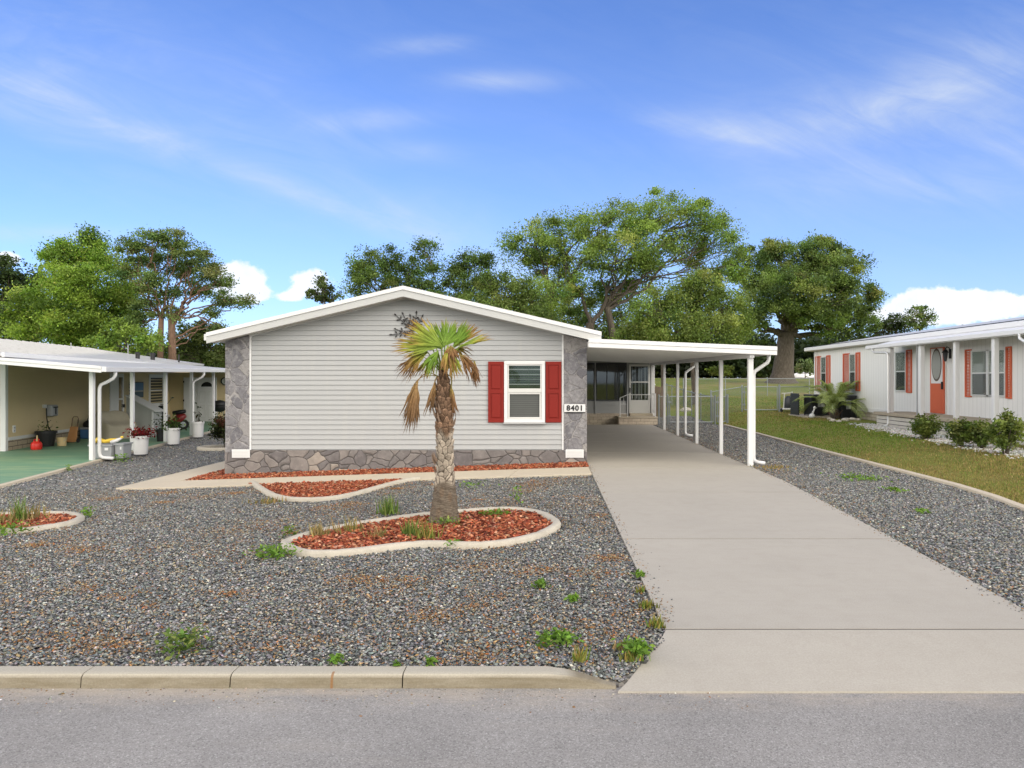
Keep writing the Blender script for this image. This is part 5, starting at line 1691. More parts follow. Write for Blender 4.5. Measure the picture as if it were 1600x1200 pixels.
def plant_tuft(n, size, rx, rz, cols, wts, name='plant', lift=.0):
    def f(r, c, R_):
        P = np.array(c) + rs.normal(0, 1, (n, 3)) * np.array([rx, rx, rz]) * .5 + np.array([0, 0, rz * .45 + lift])
        P[:, 2] = np.maximum(P[:, 2], c.z - .06)
        V_, F_ = leaf_quads(P, n, rs.uniform(.6, 1.3, n) * size)
        np_mesh(name, V_, F_, np.repeat(palette(n, cols, wts, .2), 4, 0), M['leaf'], r)
        mb = MB()
        for k in range(7):
            q = c + Vector((rs.normal(0, rx * .4), rs.normal(0, rx * .4), rz * rs.uniform(.4, .9)))
            mb.tube([c - Vector((0, 0, .05)), c.lerp(q, .5) + Vector((0, 0, .02)), q], .005, 4)
        mb.build('stem', M['bark'], r)
    return f


pot('flower_pot', 'white round pot overflowing with deep red flowers by second carport post', 220, 711, .42, .53, 'white', plant_tuft(420, .085, .36, .16, [(.22, .012, .02), (.13, .008, .012), (.33, .03, .03), (.05, .06, .02)], [4, 3, 2, 1], 'flowers'), 'white pots along the green slab')
pot('flower_pot', 'white round pot with a feathery green fern', 271, 695, .42, .54, 'white', plant_tuft(300, .09, .30, .24, GR, [4, 4, 2, 1]), 'white pots along the green slab')
pot('flower_pot', 'white round pot with a thin bare twiggy plant below the far downspout', 309, 684, .44, .58, 'white', plant_tuft(36, .12, .16, .42, [(.03, .05, .02), (.10, .05, .03)], [3, 1], lift=.1), 'white pots along the green slab')
pot('flower_pot', 'black round pot of dark leaves and small white flowers', 253, 691, .36, .42, 'black', plant_tuft(260, .08, .26, .38, [(.025, .04, .016), (.05, .07, .025), (.6, .58, .55)], [5, 3, .7]))
pot('flower_pot', 'wide black tub with sparse sprigs against the tan wall', 72, 699, .58, .50, 'black', plant_tuft(60, .08, .24, .22, GR, [3, 2, 3, 1]), taper=.72)

# hose reel on the wall
wl = lambda t, z, o=.0: L(WS - .02 - o, t, z)
r = thing('hose_reel', 'grey hose reel box fixed to the tan wall with hose hanging down', 'hose reel', tuple(wl(5.7, .6)))
mb = MB(XL); mb.box(WS - .24, WS - .021, 5.55, 5.98, .66, 1.04); mb.build('housing', M['grey'], r, bevel=.05)
mb = MB(XL); mb.box(WS - .26, WS - .241, 5.62, 5.90, .94, .98); mb.box(WS - .26, WS - .241, 5.74, 5.78, .72, .94); mb.build('slot', M['black'], r)
mb = MB(XL); mb.box(WS - .08, WS - .021, 5.35, 5.54, .95, 1.06); mb.build('tap_box', M['offwhite'], r)
mb = MB(XL); mb.tube([(WS - .1, 5.45, .94), (WS - .12, 5.44, .6), (WS - .14, 5.5, .3), (WS - .2, 5.6, .1), (WS - .22, 5.72, .02)], .016, 6); mb.build('hose', M['black'], r)
mb = MB(XL); mb.box(WS - .05, WS - .021, 3.55, 3.70, .26, .48); o = mb.build('outlet_box', M['white'], bevel=.006); tag(o, 'small white outlet cover low on the tan wall', 'outlet')
mb = MB(XL); mb.box(WS - .056, WS - .0505, 3.59, 3.65, .39, .44); mb.build('socket', M['grey'], o); mb = MB(XL); mb.box(WS - .056, WS - .0505, 3.59, 3.65, .29, .34); mb.build('socket', M['grey'], o)

# red fuel can
g = at(57, 702.5, .036); r = thing('fuel_can', 'small red plastic fuel can beside the black tub', 'fuel can', g)
mb = MB(); mb.lathe([(.13, 0), (.15, .03), (.15, .17), (.12, .23), (.05, .26), (.045, .27)], g, 16); mb.build('can', M['redp'], r, smooth=True)
mb = MB(); mb.tube([g + Vector((.06, 0, .25)), g + Vector((.08, 0, .31)), g + Vector((.02, 0, .33)), g + Vector((-.07, 0, .30)), g + Vector((-.09, 0, .22))], .016, 6); mb.build('handle', M['redp'], r)
mb = MB(); mb.tube([g + Vector((.03, -.02, .26)), g + Vector((.035, -.02, .44))], [.022, .018], 8); mb.build('spout', M['bucket'], r)
g = at(96.5, 696.5, .036); r = thing('bucket', 'small straw coloured bucket on the slab by the tan wall', 'bucket', g)
mb = MB(); mb.lathe([(.125, 0), (.14, .24), (.15, .245), (.15, .27), (.13, .27), (.12, .06)], g, 18); mb.build('pail', M['bucket'], r)
mb = MB(); mb.tube([g + Vector((-.145, 0, .25)), g + Vector((-.12, -.07, .16)), g + Vector((0, -.15, .12)), g + Vector((.12, -.07, .16)), g + Vector((.145, 0, .25))], .006, 5); mb.build('handle', M['steel'], r)
# wooden hand truck
g = at(113, 691.5, .036); r = thing('hand_truck', 'upright varnished wooden board trolley with a looped handle', 'trolley', g)
mb = MB(); mb.hexa([(g.x - .16, g.y - .06, g.z + .05), (g.x + .16, g.y - .06, g.z + .05), (g.x + .16, g.y - .02, g.z + .05), (g.x - .16, g.y - .02, g.z + .05)], [(g.x - .13, g.y + .08, g.z + .54), (g.x + .13, g.y + .08, g.z + .54), (g.x + .13, g.y + .12, g.z + .54), (g.x - .13, g.y + .12, g.z + .54)]); mb.box(g.x - .16, g.x + .16, g.y - .22, g.y - .065, g.z + .03, g.z + .06); mb.build('board', M['wood'], r, bevel=.008)
mb = MB(); mb.tube([g + Vector((-.10, .10, .45)), g + Vector((-.10, .16, .82)), g + Vector((-.06, .17, .88)), g + Vector((.06, .17, .88)), g + Vector((.10, .16, .82)), g + Vector((.10, .10, .45))], .014, 6); mb.build('handle', M['bark_red'], r)
for s in (-1, 1):
    mb = MB(); mb.tube([g + Vector((s * .16, .03, .07)), g + Vector((s * .20, .03, .07))], .07, 14); mb.build('wheel', M['rubber'], r)
# cooler with a dark bag on it
g = at(140, 685, .036); r = thing('cooler', 'blue lidded cooler against the tan wall', 'cooler', g)
mb = MB(); mb.box(g.x - .26, g.x + .26, g.y - .16, g.y + .2, g.z, g.z + .34); mb.build('body', M['blue'], r, bevel=.03)
mb = MB(); mb.box(g.x - .275, g.x + .275, g.y - .175, g.y + .215, g.z + .341, g.z + .42); mb.build('lid', M['grey'], r, bevel=.02)
r = thing('tool_bag', 'black bag slumped on top of the blue cooler', 'bag', g + Vector((0, 0, .42)))
mb = MB(); mb.lathe([(.20, 0), (.23, .07), (.20, .17), (.11, .24), (.06, .25)], g + Vector((0, .02, .421)), 12); mb.build('bag_body', M['black'], r, smooth=True)
mb = MB(); mb.tube([g + Vector((-.1, .02, .64)), g + Vector((-.07, .02, .75)), g + Vector((.07, .02, .75)), g + Vector((.1, .02, .64))], .015, 6); mb.build('strap', M['charcoal'], r)
# covered armchair
g = at(182, 685, .036); r = thing('covered_chair', 'armchair under a beige canvas cover in the left carport', 'covered chair', g)
w2 = .60
prof = [(-.45, 0), (-.44, .30), (-.42, .50), (-.10, .56), (.10, .68), (.22, .98), (.34, 1.02), (.46, .95), (.50, .5), (.52, 0)]
mb = MB(); vs = []; nx_ = 13
for i in range(nx_):
    t = -1 + 2 * i / (nx_ - 1)
    for j, (y, z) in enumerate(prof):
        arm = .10 * float(ss((abs(t) - .6) / .3)) if 2 <= j <= 4 else 0
        rnd = .07 * abs(t) ** 6
        f = .018 * math.sin(7 * t + j) + .012 * math.sin(15 * t - 2 * j)
        ca, sa = math.cos(1.15), math.sin(1.15)
        lx = t * w2 * (1.0 + .04 * (z < .3)); ly = (y + f) * (1 - .12 * abs(t) ** 5)
        vs.append((g.x + lx * ca - ly * sa, g.y + lx * sa + ly * ca, g.z + max(0, z + arm - rnd * (z > .5) + f * (z > .2))))
m_ = len(prof); fs = [(i * m_ + j, (i + 1) * m_ + j, (i + 1) * m_ + j + 1, i * m_ + j + 1) for i in range(nx_ - 1) for j in range(m_ - 1)]
fs += [tuple(range(m_)), tuple((nx_ - 1) * m_ + j for j in range(m_))[::-1]]
mb.add(vs, fs); o = mb.build('cover', M['cover'], r, smooth=True)
sm = o.modifiers.new('sub', 'SUBSURF'); sm.levels = 1; sm.render_levels = 1
mb = MB()
for dx in (-1, 1):
    for dy in (-.3, .35): mb = MB(); mb.box(g.x + dx * .30 - .02, g.x + dx * .30 + .02, g.y + dy - .02, g.y + dy + .02, g.z, g.z + .2); mb.build('chair_leg', M['black'], r)
# tall box with a sloping lid
g = at(214, 683, .036); g.y += .3; r = thing('storage_box', 'grey panelled storage box with a sloping lid behind the covered chair', 'storage box', g)
x0, x1, y0, y1 = g.x - .52, g.x + .50, g.y - .1, g.y + .5
mb = MB(); mb.hexa([(x0, y0, g.z + .03), (x1, y0, g.z + .03), (x1, y1, g.z + .03), (x0, y1, g.z + .03)], [(x0, y0, g.z + 1.52), (x1, y0, g.z + .98), (x1, y1, g.z + .98), (x0, y1, g.z + 1.52)]); mb.build('panel', paint('grey panel', (.36, .37, .35), .6), r)
mb = MB(); mb.hexa([(x0 - .03, y0 - .04, g.z + 1.54), (x1 + .10, y0 - .04, g.z + .93), (x1 + .10, y1 + .03, g.z + .93), (x0 - .03, y1 + .03, g.z + 1.54)], [(x0 - .03, y0 - .04, g.z + 1.58), (x1 + .10, y0 - .04, g.z + .97), (x1 + .10, y1 + .03, g.z + .97), (x0 - .03, y1 + .03, g.z + 1.58)]); mb.build('lid', M['offwhite'], r)
mb = MB(); mb.box(x1 - .05, x1 + .01, y0 - .025, y0 - .001, g.z, g.z + .96); mb.build('leg', M['white'], r)
# picture on the wall
r = thing('wall_picture', 'blue landscape picture hung on the tan wall near the window', 'picture', tuple(wl(13.5, 1.2)))
mb = MB(XL); mb.box(WS - .06, WS - .018, 12.75, 14.35, 1.10, 1.80); mb.build('frame', M['charcoal'], r)
mb = MB(XL); mb.box(WS - .068, WS - .0605, 12.8, 14.3, 1.42, 1.76); mb.build('canvas', M['blue'], r)
mb = MB(XL); mb.box(WS - .068, WS - .0605, 12.8, 14.3, 1.36, 1.418); mb.build('shore', M['grey'], r)
mb = MB(XL); mb.box(WS - .068, WS - .0605, 12.8, 14.3, 1.14, 1.358); mb.build('foreground', paint('dark sea', (.05, .09, .13), .6), r)
# plastic totes with yellow toys
def tote(c, sx, sy, h, label):
    r = thing('storage_tote', label, 'tote', c, 'grey totes at the first carport post')
    a, b = sx / 2, sy / 2; x, y, z = c
    mb = MB(); k = .88
    mb.hexa([(x - a * k, y - b * k, z), (x + a * k, y - b * k, z), (x + a * k, y + b * k, z), (x - a * k, y + b * k, z)], [(x - a, y - b, z + h), (x + a, y - b, z + h), (x + a, y + b, z + h), (x - a, y + b, z + h)]); mb.build('bin', M['grey'], r, bevel=.02)
    mb = MB(); frame = [(x - a - .02, x + a + .02, y - b - .02, y - b + .02), (x - a - .02, x + a + .02, y + b - .02, y + b + .02), (x - a - .02, x - a + .02, y - b + .021, y + b - .021), (x + a - .02, x + a + .02, y - b + .021, y + b - .021)]
    for x0, x1, y0, y1 in frame: mb.box(x0, x1, y0, y1, z + h - .03, z + h + .012)
    mb.build('rim', M['grey'], r, bevel=.006)
    mb = MB(); mb.box(x + a * .45, x + a * .75, y - b - .035, y - b - .021, z + h * .62, z + h * .80); mb.build('latch', M['white'], r)
    return r


g = at(155, 717.5, .036); g.y += .25
tote(g, .62, .42, .38, 'larger grey plastic tote half hidden by the first carport post')
g2 = g + Vector((.44, .10, 0)); tote(g2, .24, .42, .40, 'narrow grey plastic tote with a wire ring, right of the larger tote')
r = thing('toy', 'yellow plastic toy lying across the top of the grey totes', 'toy', g + Vector((0, 0, .40)))
mb = MB(); t = g + Vector((0, 0, .395)); mb.tube([t + Vector((-.26, 0, .06)), t + Vector((-.18, -.02, .12)), t + Vector((0, 0, .06)), t + Vector((.16, -.02, .09)), t + Vector((.36, .02, .12))], [.06, .075, .05, .06, .03], 8)
mb.build('toy_body', M['yellow'], r, smooth=True)
mb = MB(); mb.tube([t + Vector((.20, -.06, .04)), t + Vector((.34, -.04, .09)), t + Vector((.46, 0, .16))], [.05, .05, .03], 8); mb.build('toy_bucket', M['white'], r, smooth=True)
mb = MB(); mb.lathe([(.03, 0), (.045, .03), (.03, .06)], t + Vector((.46, 0, .15)), 10); mb.build('knob', M['yellow'], r)
# scooter under the carport
g = at(268, 665, .036); g.y = 30.5; g.x = (268 - 857) / 1100 * 30.5; g.z = SZ
r = thing('motor_scooter', 'dark motor scooter with red bodywork and a small windscreen', 'scooter', g)
for dx, dy in ((-.42, -.1), (.45, .12)):
    mb = MB(); c = g + Vector((dx, dy, .22)); mb.tube([c + Vector((.02, -.05, 0)), c + Vector((-.02, .05, 0))], .22, 18); w_ = mb.build('wheel', M['rubber'], r, bevel=.03)
    mb = MB(); mb.tube([c + Vector((.025, -.06, 0)), c + Vector((-.025, .06, 0))], .12, 14); mb.build('rim', M['chrome'], w_)
mb = MB(); mb.tube([g + Vector((-.40, -.1, .45)), g + Vector((-.2, -.05, .36)), g + Vector((.05, 0, .30)), g + Vector((.30, .06, .48)), g + Vector((.55, .12, .62))], [.10, .09, .13, .19, .09], 10); mb.build('bodywork', paint('dark red paint', (.20, .02, .02), .35), r, smooth=True)
mb = MB(); mb.tube([g + Vector((.05, .02, .72)), g + Vector((.3, .07, .74)), g + Vector((.55, .12, .80))], [.08, .11, .07], 8); mb.build('seat', M['black'], r, smooth=True)
mb = MB(); mb.hexa([g + Vector((-.5, -.3, .30)), g + Vector((-.2, -.3, .30)), g + Vector((-.2, .2, .30)), g + Vector((-.5, .2, .30))], [g + Vector((-.46, -.25, 1.05)), g + Vector((-.26, -.25, 1.05)), g + Vector((-.26, .15, 1.05)), g + Vector((-.46, .15, 1.05))]); mb.build('front_shield', M['black'], r, bevel=.05)
mb = MB(); mb.tube([g + Vector((-.30, -.36, 1.12)), g + Vector((-.36, -.05, 1.08)), g + Vector((-.30, .28, 1.12))], .016, 6); mb.build('handlebar', M['chrome'], r)
mb = MB(); mb.tube([g + Vector((-.3, .24, 1.12)), g + Vector((-.1, .2, 1.35))], .01, 5); mb.lathe([(.01, -.03), (.07, 0), (.01, .03)], g + Vector((-.06, .2, 1.38)), 12); mb.build('mirror', M['chrome'], r)
mb = MB(); mb.lathe([(.03, -.07), (.08, 0), (.03, .07)], g + Vector((-.47, -.28, .85)), 12); mb.build('headlight', M['chrome'], r)
# barbecue and wall clock at the far end
g = pt(343, 640, 33.5); g.z = SZ
r = thing('barbecue', 'black kettle barbecue behind the rose bush', 'barbecue', g)
mb = MB(); mb.lathe([(.05, .62), (.22, .68), (.33, .86), (.34, .90)], g, 18); mb.build('bowl', M['black'], r, smooth=True)
mb = MB(); mb.lathe([(.345, .905), (.32, 1.05), (.20, 1.16), (.04, 1.20)], g, 18); mb.build('lid', M['black'], r, smooth=True)
for k in range(3):
    a = 2.1 * k + .4; mb = MB(); mb.tube([g + Vector((.15 * math.cos(a), .15 * math.sin(a), .70)), g + Vector((.30 * math.cos(a), .30 * math.sin(a), 0))], .014, 6); mb.build('leg', M['steel'], r)
p = L(1.02, 17.975, 1.83)
r = thing('wall_clock', 'round black rimmed clock on the tan shed wall', 'clock', p)
Yc = lambda a, b, c: tuple(L(1.02 + a, 17.97 - b, 1.83 + c))
mb = MB(Yc)
n = 24; mb.add([(.21 * math.cos(6.2832 * i / n), y, .21 * math.sin(6.2832 * i / n)) for y in (0, .04) for i in range(n)], [tuple(range(n)), tuple(range(2 * n - 1, n - 1, -1))] + [(i, (i + 1) % n, (i + 1) % n + n, i + n) for i in range(n)]); mb.build('rim', M['black'], r)
mb = MB(Yc); mb.add([(.155 * math.cos(6.2832 * i / n), .043, .155 * math.sin(6.2832 * i / n)) for i in range(n)], [tuple(range(n))]); mb.build('face', M['offwhite'], r)
mb = MB(Yc); mb.box(-.006, .006, .044, .048, -.02, .12); mb.box(-.008, .008, .044, .048, -.09, .0); mb.build('hands', M['black'], r)
# rose bush in its ring
shrub('rose_bush', 'dark leafy rose bush with reddish sprigs beside the left stone panel', 'shrub', (bc.x, bc.y, bc.z), .52, .5, .52, 2600, .085, [(.035, .05, .016), (.06, .08, .025), (.12, .045, .03), (.02, .028, .012), (.5, .45, .38)], [5, 4, 2.4, 3, .35], lift=.06, shell=.2)

# ================================================================== RIGHT LOT PLANTING
BG = [(.14, .19, .042), (.20, .25, .06), (.09, .13, .033), (.32, .35, .13)]
for (px, py, rx, rz, lab) in ((1446, 687, .40, .31, 'rounded clipped green shrub standing alone before the porch steps'), (1503, 699, .40, .31, 'low green shrub merging with its neighbour beneath the porch posts'), (1537, 702, .36, .30, 'small green shrub squeezed between two others by the porch'), (1571, 711, .38, .40, 'tall leggy green shrub nearest the camera beneath the porch')):
    g = at(px, py)
    shrub('shrub', lab, 'shrub', g, rx, rx * .95, rz, 2400, .075, BG, [4, 4, 2, 2.2], 'shrubs before the white porch', lift=.07, shell=.3)

# ------------------------------------------------------------------ fronds of a feathery palm
fp_c = at(1305, 654)
fp = thing('date_palm', 'small feathery date palm with arching fronds beside the air conditioners', 'palm', fp_c)
mb = MB(); mb.lathe([(.16, -.05), (.20, .08), (.22, .22), (.15, .36), (.06, .42)], fp_c, 10); mb.build('trunk', M['bark'], fp)
for k in range(12):
    a = rs.uniform(0, 6.28); mb = MB()
    q = fp_c + Vector((.16 * math.cos(a), .16 * math.sin(a), .12)); mb.tube([q, q + Vector((.22 * math.cos(a), .22 * math.sin(a), .25))], [.03, .008], 5); mb.build('leaf_base', M['bark_red'], fp)


def feather(c, az, el, ln, droop, n=34, lw=.018, ll=.34, cols=None):
    d = np.array([math.cos(az), math.sin(az), 0]); V_ = []; F_ = []; C_ = []
    def pos(t): return np.array(c) + d * (ln * t * math.cos(el)) + np.array([0, 0, ln * (t * math.sin(el) - droop * t ** 2.2)])
    side = np.array([-d[1], d[0], 0])
    for i in range(n):
        t = .16 + .84 * i / (n - 1); p = pos(t); tg = pos(min(1.02, t + .03)) - pos(t - .03); tg /= np.linalg.norm(tg)
        for s in (-1, 1):
            l_ = ll * (.55 + .6 * math.sin(math.pi * min(1, t * .95))) * rs.uniform(.8, 1.1)
            v = side * s * .75 + tg * .75 + np.array([0, 0, .25 - .1 * rs.rand()]); v /= np.linalg.norm(v)
            e = p + v * l_ + np.array([0, 0, -.30 * l_]); m_ = p + v * l_ * .5; w_ = tg * lw
            b = len(V_); V_ += [p - w_ * .6, p + w_ * .6, m_ + w_, e, m_ - w_]; F_ += [(b, b + 1, b + 2, b + 4), (b + 4, b + 2, b + 3, b + 3)]
            cc = np.array(cols[rs.randint(len(cols))]) * rs.uniform(.75, 1.25); C_ += [cc] * 5
    # rachis
    K = 9
    for i in range(K):
        t = i / (K - 1); p = pos(t); r_ = .014 * (1 - .8 * t); b = len(V_)
        V_ += [p + side * r_, p + np.array([0, 0, r_]), p - side * r_]; C_ += [np.array([.12, .15, .045])] * 3
        if i:
            for q in range(3): F_.append((b - 3 + q, b - 3 + (q + 1) % 3, b + (q + 1) % 3, b + q))
    return np.array(V_), F_, np.array(C_)


def poly_mesh(name, V_, F_, C_, m, parent):
    me = bpy.data.meshes.new(name)
    o0 = np.array(origin(parent))
    F2 = [tuple(dict.fromkeys(f)) for f in F_]
    me.from_pydata([tuple(v) for v in V_ - o0], [], F2)
    ca = me.color_attributes.new('Col', 'FLOAT_COLOR', 'POINT')
    c4 = np.ones((len(V_), 4), dtype=np.float32); c4[:, :3] = np.clip(C_, .003, .9); ca.data.foreach_set('color', c4.ravel())
    return link_mesh(name, me, m, parent)


DP = [(.36, .44, .14), (.27, .36, .10), (.46, .52, .20), (.32, .38, .15)]
for k in range(32):
    az = k * 2.39996 + rs.uniform(-.2, .2); el = R(28 + 56 * ((k * 7) % 32) / 32)
    V_, F_, C_ = feather(fp_c + Vector((0, 0, .38)), az, el, rs.uniform(1.6, 2.1), rs.uniform(.34, .62), n=56, lw=.009, ll=.42, cols=DP)
    poly_mesh('frond', V_, F_, C_, M['frond'], fp)

# ================================================================== FENCES AND THE FAR LAWN
def zg(x, y): return float(G(x, y))


def fence(name, label, pts, h=1.15, gap=2.4, gates=(), group=None, rail=.022, thick=.03):
    """galvanised chain-link: posts, top rail and netting following the ground"""
    p0 = Vector((*pts[0], zg(*pts[0])))
    r = thing(name, label, 'fence', p0, group)
    for (ax, ay), (bx_, by_) in zip(pts[:-1], pts[1:]):
        ln = math.hypot(bx_ - ax, by_ - ay); n = max(1, round(ln / gap))
        Q = [(ax + (bx_ - ax) * k / n, ay + (by_ - ay) * k / n) for k in range(n + 1)]
        Q = [Vector((x, y, zg(x, y))) for x, y in Q]
        for k, q in enumerate(Q):
            end = k in (0, n); mb = MB(); rr_ = thick * (1.15 if end else .75)
            mb.tube([q - Vector((0, 0, .1)), q + Vector((0, 0, h + .03))], rr_, 8); mb.lathe([(rr_ * 1.2, 0), (rr_ * 1.2, .03), (.005, .07)], q + Vector((0, 0, h + .03)), 8); mb.build('post', M['steel'], r)
        mb = MB(); mb.tube([q + Vector((0, 0, h)) for q in Q], rail, 6); mb.build('top_rail', M['steel'], r)
        mb = MB()
        for a, b in zip(Q[:-1], Q[1:]): mb.add([a + Vector((0, 0, .04)), b + Vector((0, 0, .04)), b + Vector((0, 0, h - .01)), a + Vector((0, 0, h - .01))], [(0, 1, 2, 3)])
        mb.build('netting', M['chain'], r)
    return r


def gate(parent, a, b, h=1.12, name='gate'):
    A = Vector((*a, zg(*a))); B = Vector((*b, zg(*b))); d = (B - A)
    mb = MB(); lo, hi = Vector((0, 0, .09)), Vector((0, 0, h))
    for q in (A, B): mb.tube([q + lo, q + hi], .024, 8)
    for z in (lo, hi): mb.tube([A + z, B + z], .022, 6)
    g_ = mb.build(name, M['steel'], parent)
    mb = MB(); mb.add([A + lo, B + lo, B + hi, A + hi], [(0, 1, 2, 3)]); mb.build('netting', M['chain'], g_)
    for z in (.3, .9): mb = MB(); mb.box(A.x - .05, A.x + .05, A.y - .04, A.y + .04, A.z + z, A.z + z + .08); mb.build('hinge', M['steel'], g_)
    return g_


f1 = fence('chain_link_fence', 'galvanised chain link fence with driveway gate just behind the carport posts', [(4.70, 30.0), (5.08, 30.0)], 1.18)
gate(f1, (5.16, 30.0), (7.02, 30.0), 1.18)
q = Vector((7.10, 30.0, zg(7.1, 30)))
mb = MB(); mb.tube([q - Vector((0, 0, .1)), q + Vector((0, 0, 1.24))], .04, 8); mb.build('post', M['steel'], f1)
gate(f1, (7.20, 30.02), (7.62, 30.3), 1.15)
q = Vector((7.70, 30.3, zg(7.7, 30.3)))
mb = MB(); mb.tube([q - Vector((0, 0, .1)), q + Vector((0, 0, 1.24))], .05, 8); mb.build('post', M['steel'], f1)
fence('chain_link_fence', 'chain link side fence running back across the field from the driveway gate', [(7.15, 30.9), (7.3, 38), (7.6, 47)], 1.15)
f2 = fence('chain_link_fence', 'chain link fence and gate closing the lawn beside the white house', [(7.85, 34.0), (9.35, 34.0)], 1.2)
gate(f2, (9.45, 34.0), (11.05, 34.0), 1.2)
q = Vector((11.15, 34.0, zg(11.15, 34)))
mb = MB(); mb.tube([q - Vector((0, 0, .1)), q + Vector((0, 0, 1.3))], .05, 8); mb.build('post', M['steel'], f2)
mb = MB(); mb.tube([q + Vector((0, 0, 1.2)), q + Vector((2.2, 0, 1.2))], .022, 6); mb.build('top_rail', M['steel'], f2)
mb = MB(); mb.add([q + Vector((0, 0, .05)), q + Vector((2.2, 0, .05)), q + Vector((2.2, 0, 1.19)), q + Vector((0, 0, 1.19))], [(0, 1, 2, 3)]); mb.build('netting', M['chain'], f2)
fence('chain_link_fence', 'distant chain link fence crossing the far lawn before the big oak', [(9.0, 47.0), (26, 47.5)], 1.15, 3.0)
# old brown board fence end with a white post cap
r = thing('board_fence', 'weathered brown board fence end with a white capped post', 'fence', (4.95, 34.5, zg(4.95, 34.5)))
z = zg(4.95, 34.5)
for k in range(5): mb = MB(); mb.box(4.92 + k * .145, 4.92 + k * .145 + .13, 34.5, 34.53, z, z + 1.50 - .02 * (k % 2)); mb.build('board', M['brownfence'], r)
mb = MB(); mb.box(4.9, 5.66, 34.531, 34.57, z + .3, z + .4); mb.box(4.9, 5.66, 34.531, 34.57, z + 1.1, z + 1.2); mb.build('rail', M['brownfence'], r)
mb = MB(); mb.box(5.08, 5.2, 34.38, 34.499, z, z + 1.56); mb.build('post', M['brownfence'], r)
mb = MB(); mb.box(5.06, 5.22, 34.36, 34.52, z + 1.561, z + 1.60); mb.lathe([(.1, 0), (.02, .07)], (5.14, 34.44, z + 1.60), 4); mb.build('post_cap', M['white'], r)
# wheeled cart at the fence gate
g = Vector((11.45, 33.6, zg(11.45, 33.6)))
r = thing('garden_cart', 'small wheeled cart with dark bag and pale frame by the lawn gate', 'cart', g)
mb = MB(); mb.tube([g + Vector((-.30, -.2, .14)), g + Vector((-.22, -.1, .9)), g + Vector((.14, -.1, .98)), g + Vector((.30, -.2, .14)), g + Vector((-.30, -.2, .14))], .022, 6); mb.tube([g + Vector((-.28, .12, .9)), g + Vector((.20, .12, .92))], .02, 6); mb.build('frame', M['offwhite'], r)
mb = MB(); mb.box(g.x - .34, g.x + .34, g.y - .3, g.y + .2, g.z + .12, g.z + .2); mb.build('base', M['offwhite'], r, bevel=.03)
mb = MB(); mb.lathe([(.20, .21), (.24, .35), (.20, .62), (.08, .78)], g, 12); mb.build('bag', M['charcoal'], r, smooth=True)
for dx in (-.34, .34):
    mb = MB(); mb.tube([g + Vector((dx - .03, -.05, .1)), g + Vector((dx + .03, -.05, .1))], .1, 14); mb.build('wheel', M['rubber'], r)
# white thing beyond the lawn
g = pt(1257, 590, 88); g.z = zg(g.x, g.y)
r = thing('tarp', 'low bright white cover lying at the wood edge beyond the lawn', 'tarp', g)
mb = MB(); vs = []; fs = []
for i in range(9):
    t = -1 + i / 4; wv = .75 * (1 - abs(t) ** 2.5) + .04; hz = .75 * (1 - .6 * t * t)
    for k in range(7):
        a = math.pi * k / 6; vs.append((g.x + t * 1.7, g.y - wv * math.cos(a), g.z + .05 + hz * math.sin(a)))
fs = [(i * 7 + k, (i + 1) * 7 + k, (i + 1) * 7 + k + 1, i * 7 + k + 1) for i in range(8) for k in range(6)] + [tuple(range(7)), tuple(56 + k for k in range(7))]
mb.add(vs, fs); mb.build('sheet', M['white'], r, smooth=True)
# stone at the gate
g = at(1072, 643); bm = bmesh.new(); bmesh.ops.create_icosphere(bm, subdivisions=2, radius=.22)
for v in bm.verts: v.co = Vector((v.co.x * 1.3, v.co.y, v.co.z * .7)) * (1 + .2 * math.sin(20 * v.co.x) * math.sin(17 * v.co.y)) + g + Vector((0, 0, .08))
me = bpy.data.meshes.new('boulder'); bm.to_mesh(me); bm.free(); tag(link_mesh('boulder', me, M['rock']), 'pale boulder on the ground behind the driveway gate', 'rock')

# ================================================================== WEEDS IN THE GRAVEL
WEED = [(283, 1016, .17, .17, 240, 0), (525, 1034, .05, .05, 40, 1), (843, 917, .07, .07, 110, 1), (895, 938, .05, .05, 60, 1), (873, 1000, .16, .06, 200, 1), (996, 1022, .11, .11, 220, 1), (985, 1030, .07, .06, 70, 2), (1012, 948, .08, .07, 80, 2), (1026, 978, .06, .08, 70, 2), (905, 1032, .05, .11, 46, 2),
        (430, 868, .24, .12, 260, 1), (606, 802, .16, .30, 90, 0), (640, 838, .09, .24, 90, 0), (664, 843, .16, .26, 70, 2), (708, 853, .10, .08, 70, 1), (772, 806, .24, .10, 160, 1), (700, 822, .25, .16, 90, 0), (455, 838, .14, .16, 60, 0), (545, 832, .22, .22, 70, 3), (590, 840, .12, .18, 50, 3), (808, 785, .10, .30, 40, 1),
        (30, 815, .10, .42, 40, 0), (12, 818, .42, .25, 110, 3), (45, 812, .25, .28, 70, 3), (137, 808, .10, .20, 60, 1), (14, 833, .30, .14, 200, 1), (190, 722, .22, .28, 80, 1), (107, 735, .1, .16, 30, 1), (1345, 748, .5, .06, 200, 1), (1395, 766, .2, .05, 70, 1), (1440, 800, .12, .05, 50, 1), (1210, 731, .5, .06, 120, 3),
        (998, 900, .06, .05, 40, 1), (1000, 925, .05, .06, 40, 2), (672, 1036, .04, .04, 30, 1), (620, 1040, .03, .03, 20, 1), (500, 838, .10, .20, 60, 3), (420, 785, .3, .12, 60, 3), (970, 1014, .05, .05, 40, 3), (738, 760, .3, .08, 40, 1)]
WL = {0: 'tall green weed', 1: 'low bright green weed', 2: 'yellowing weed', 3: 'dry straw coloured weed'}
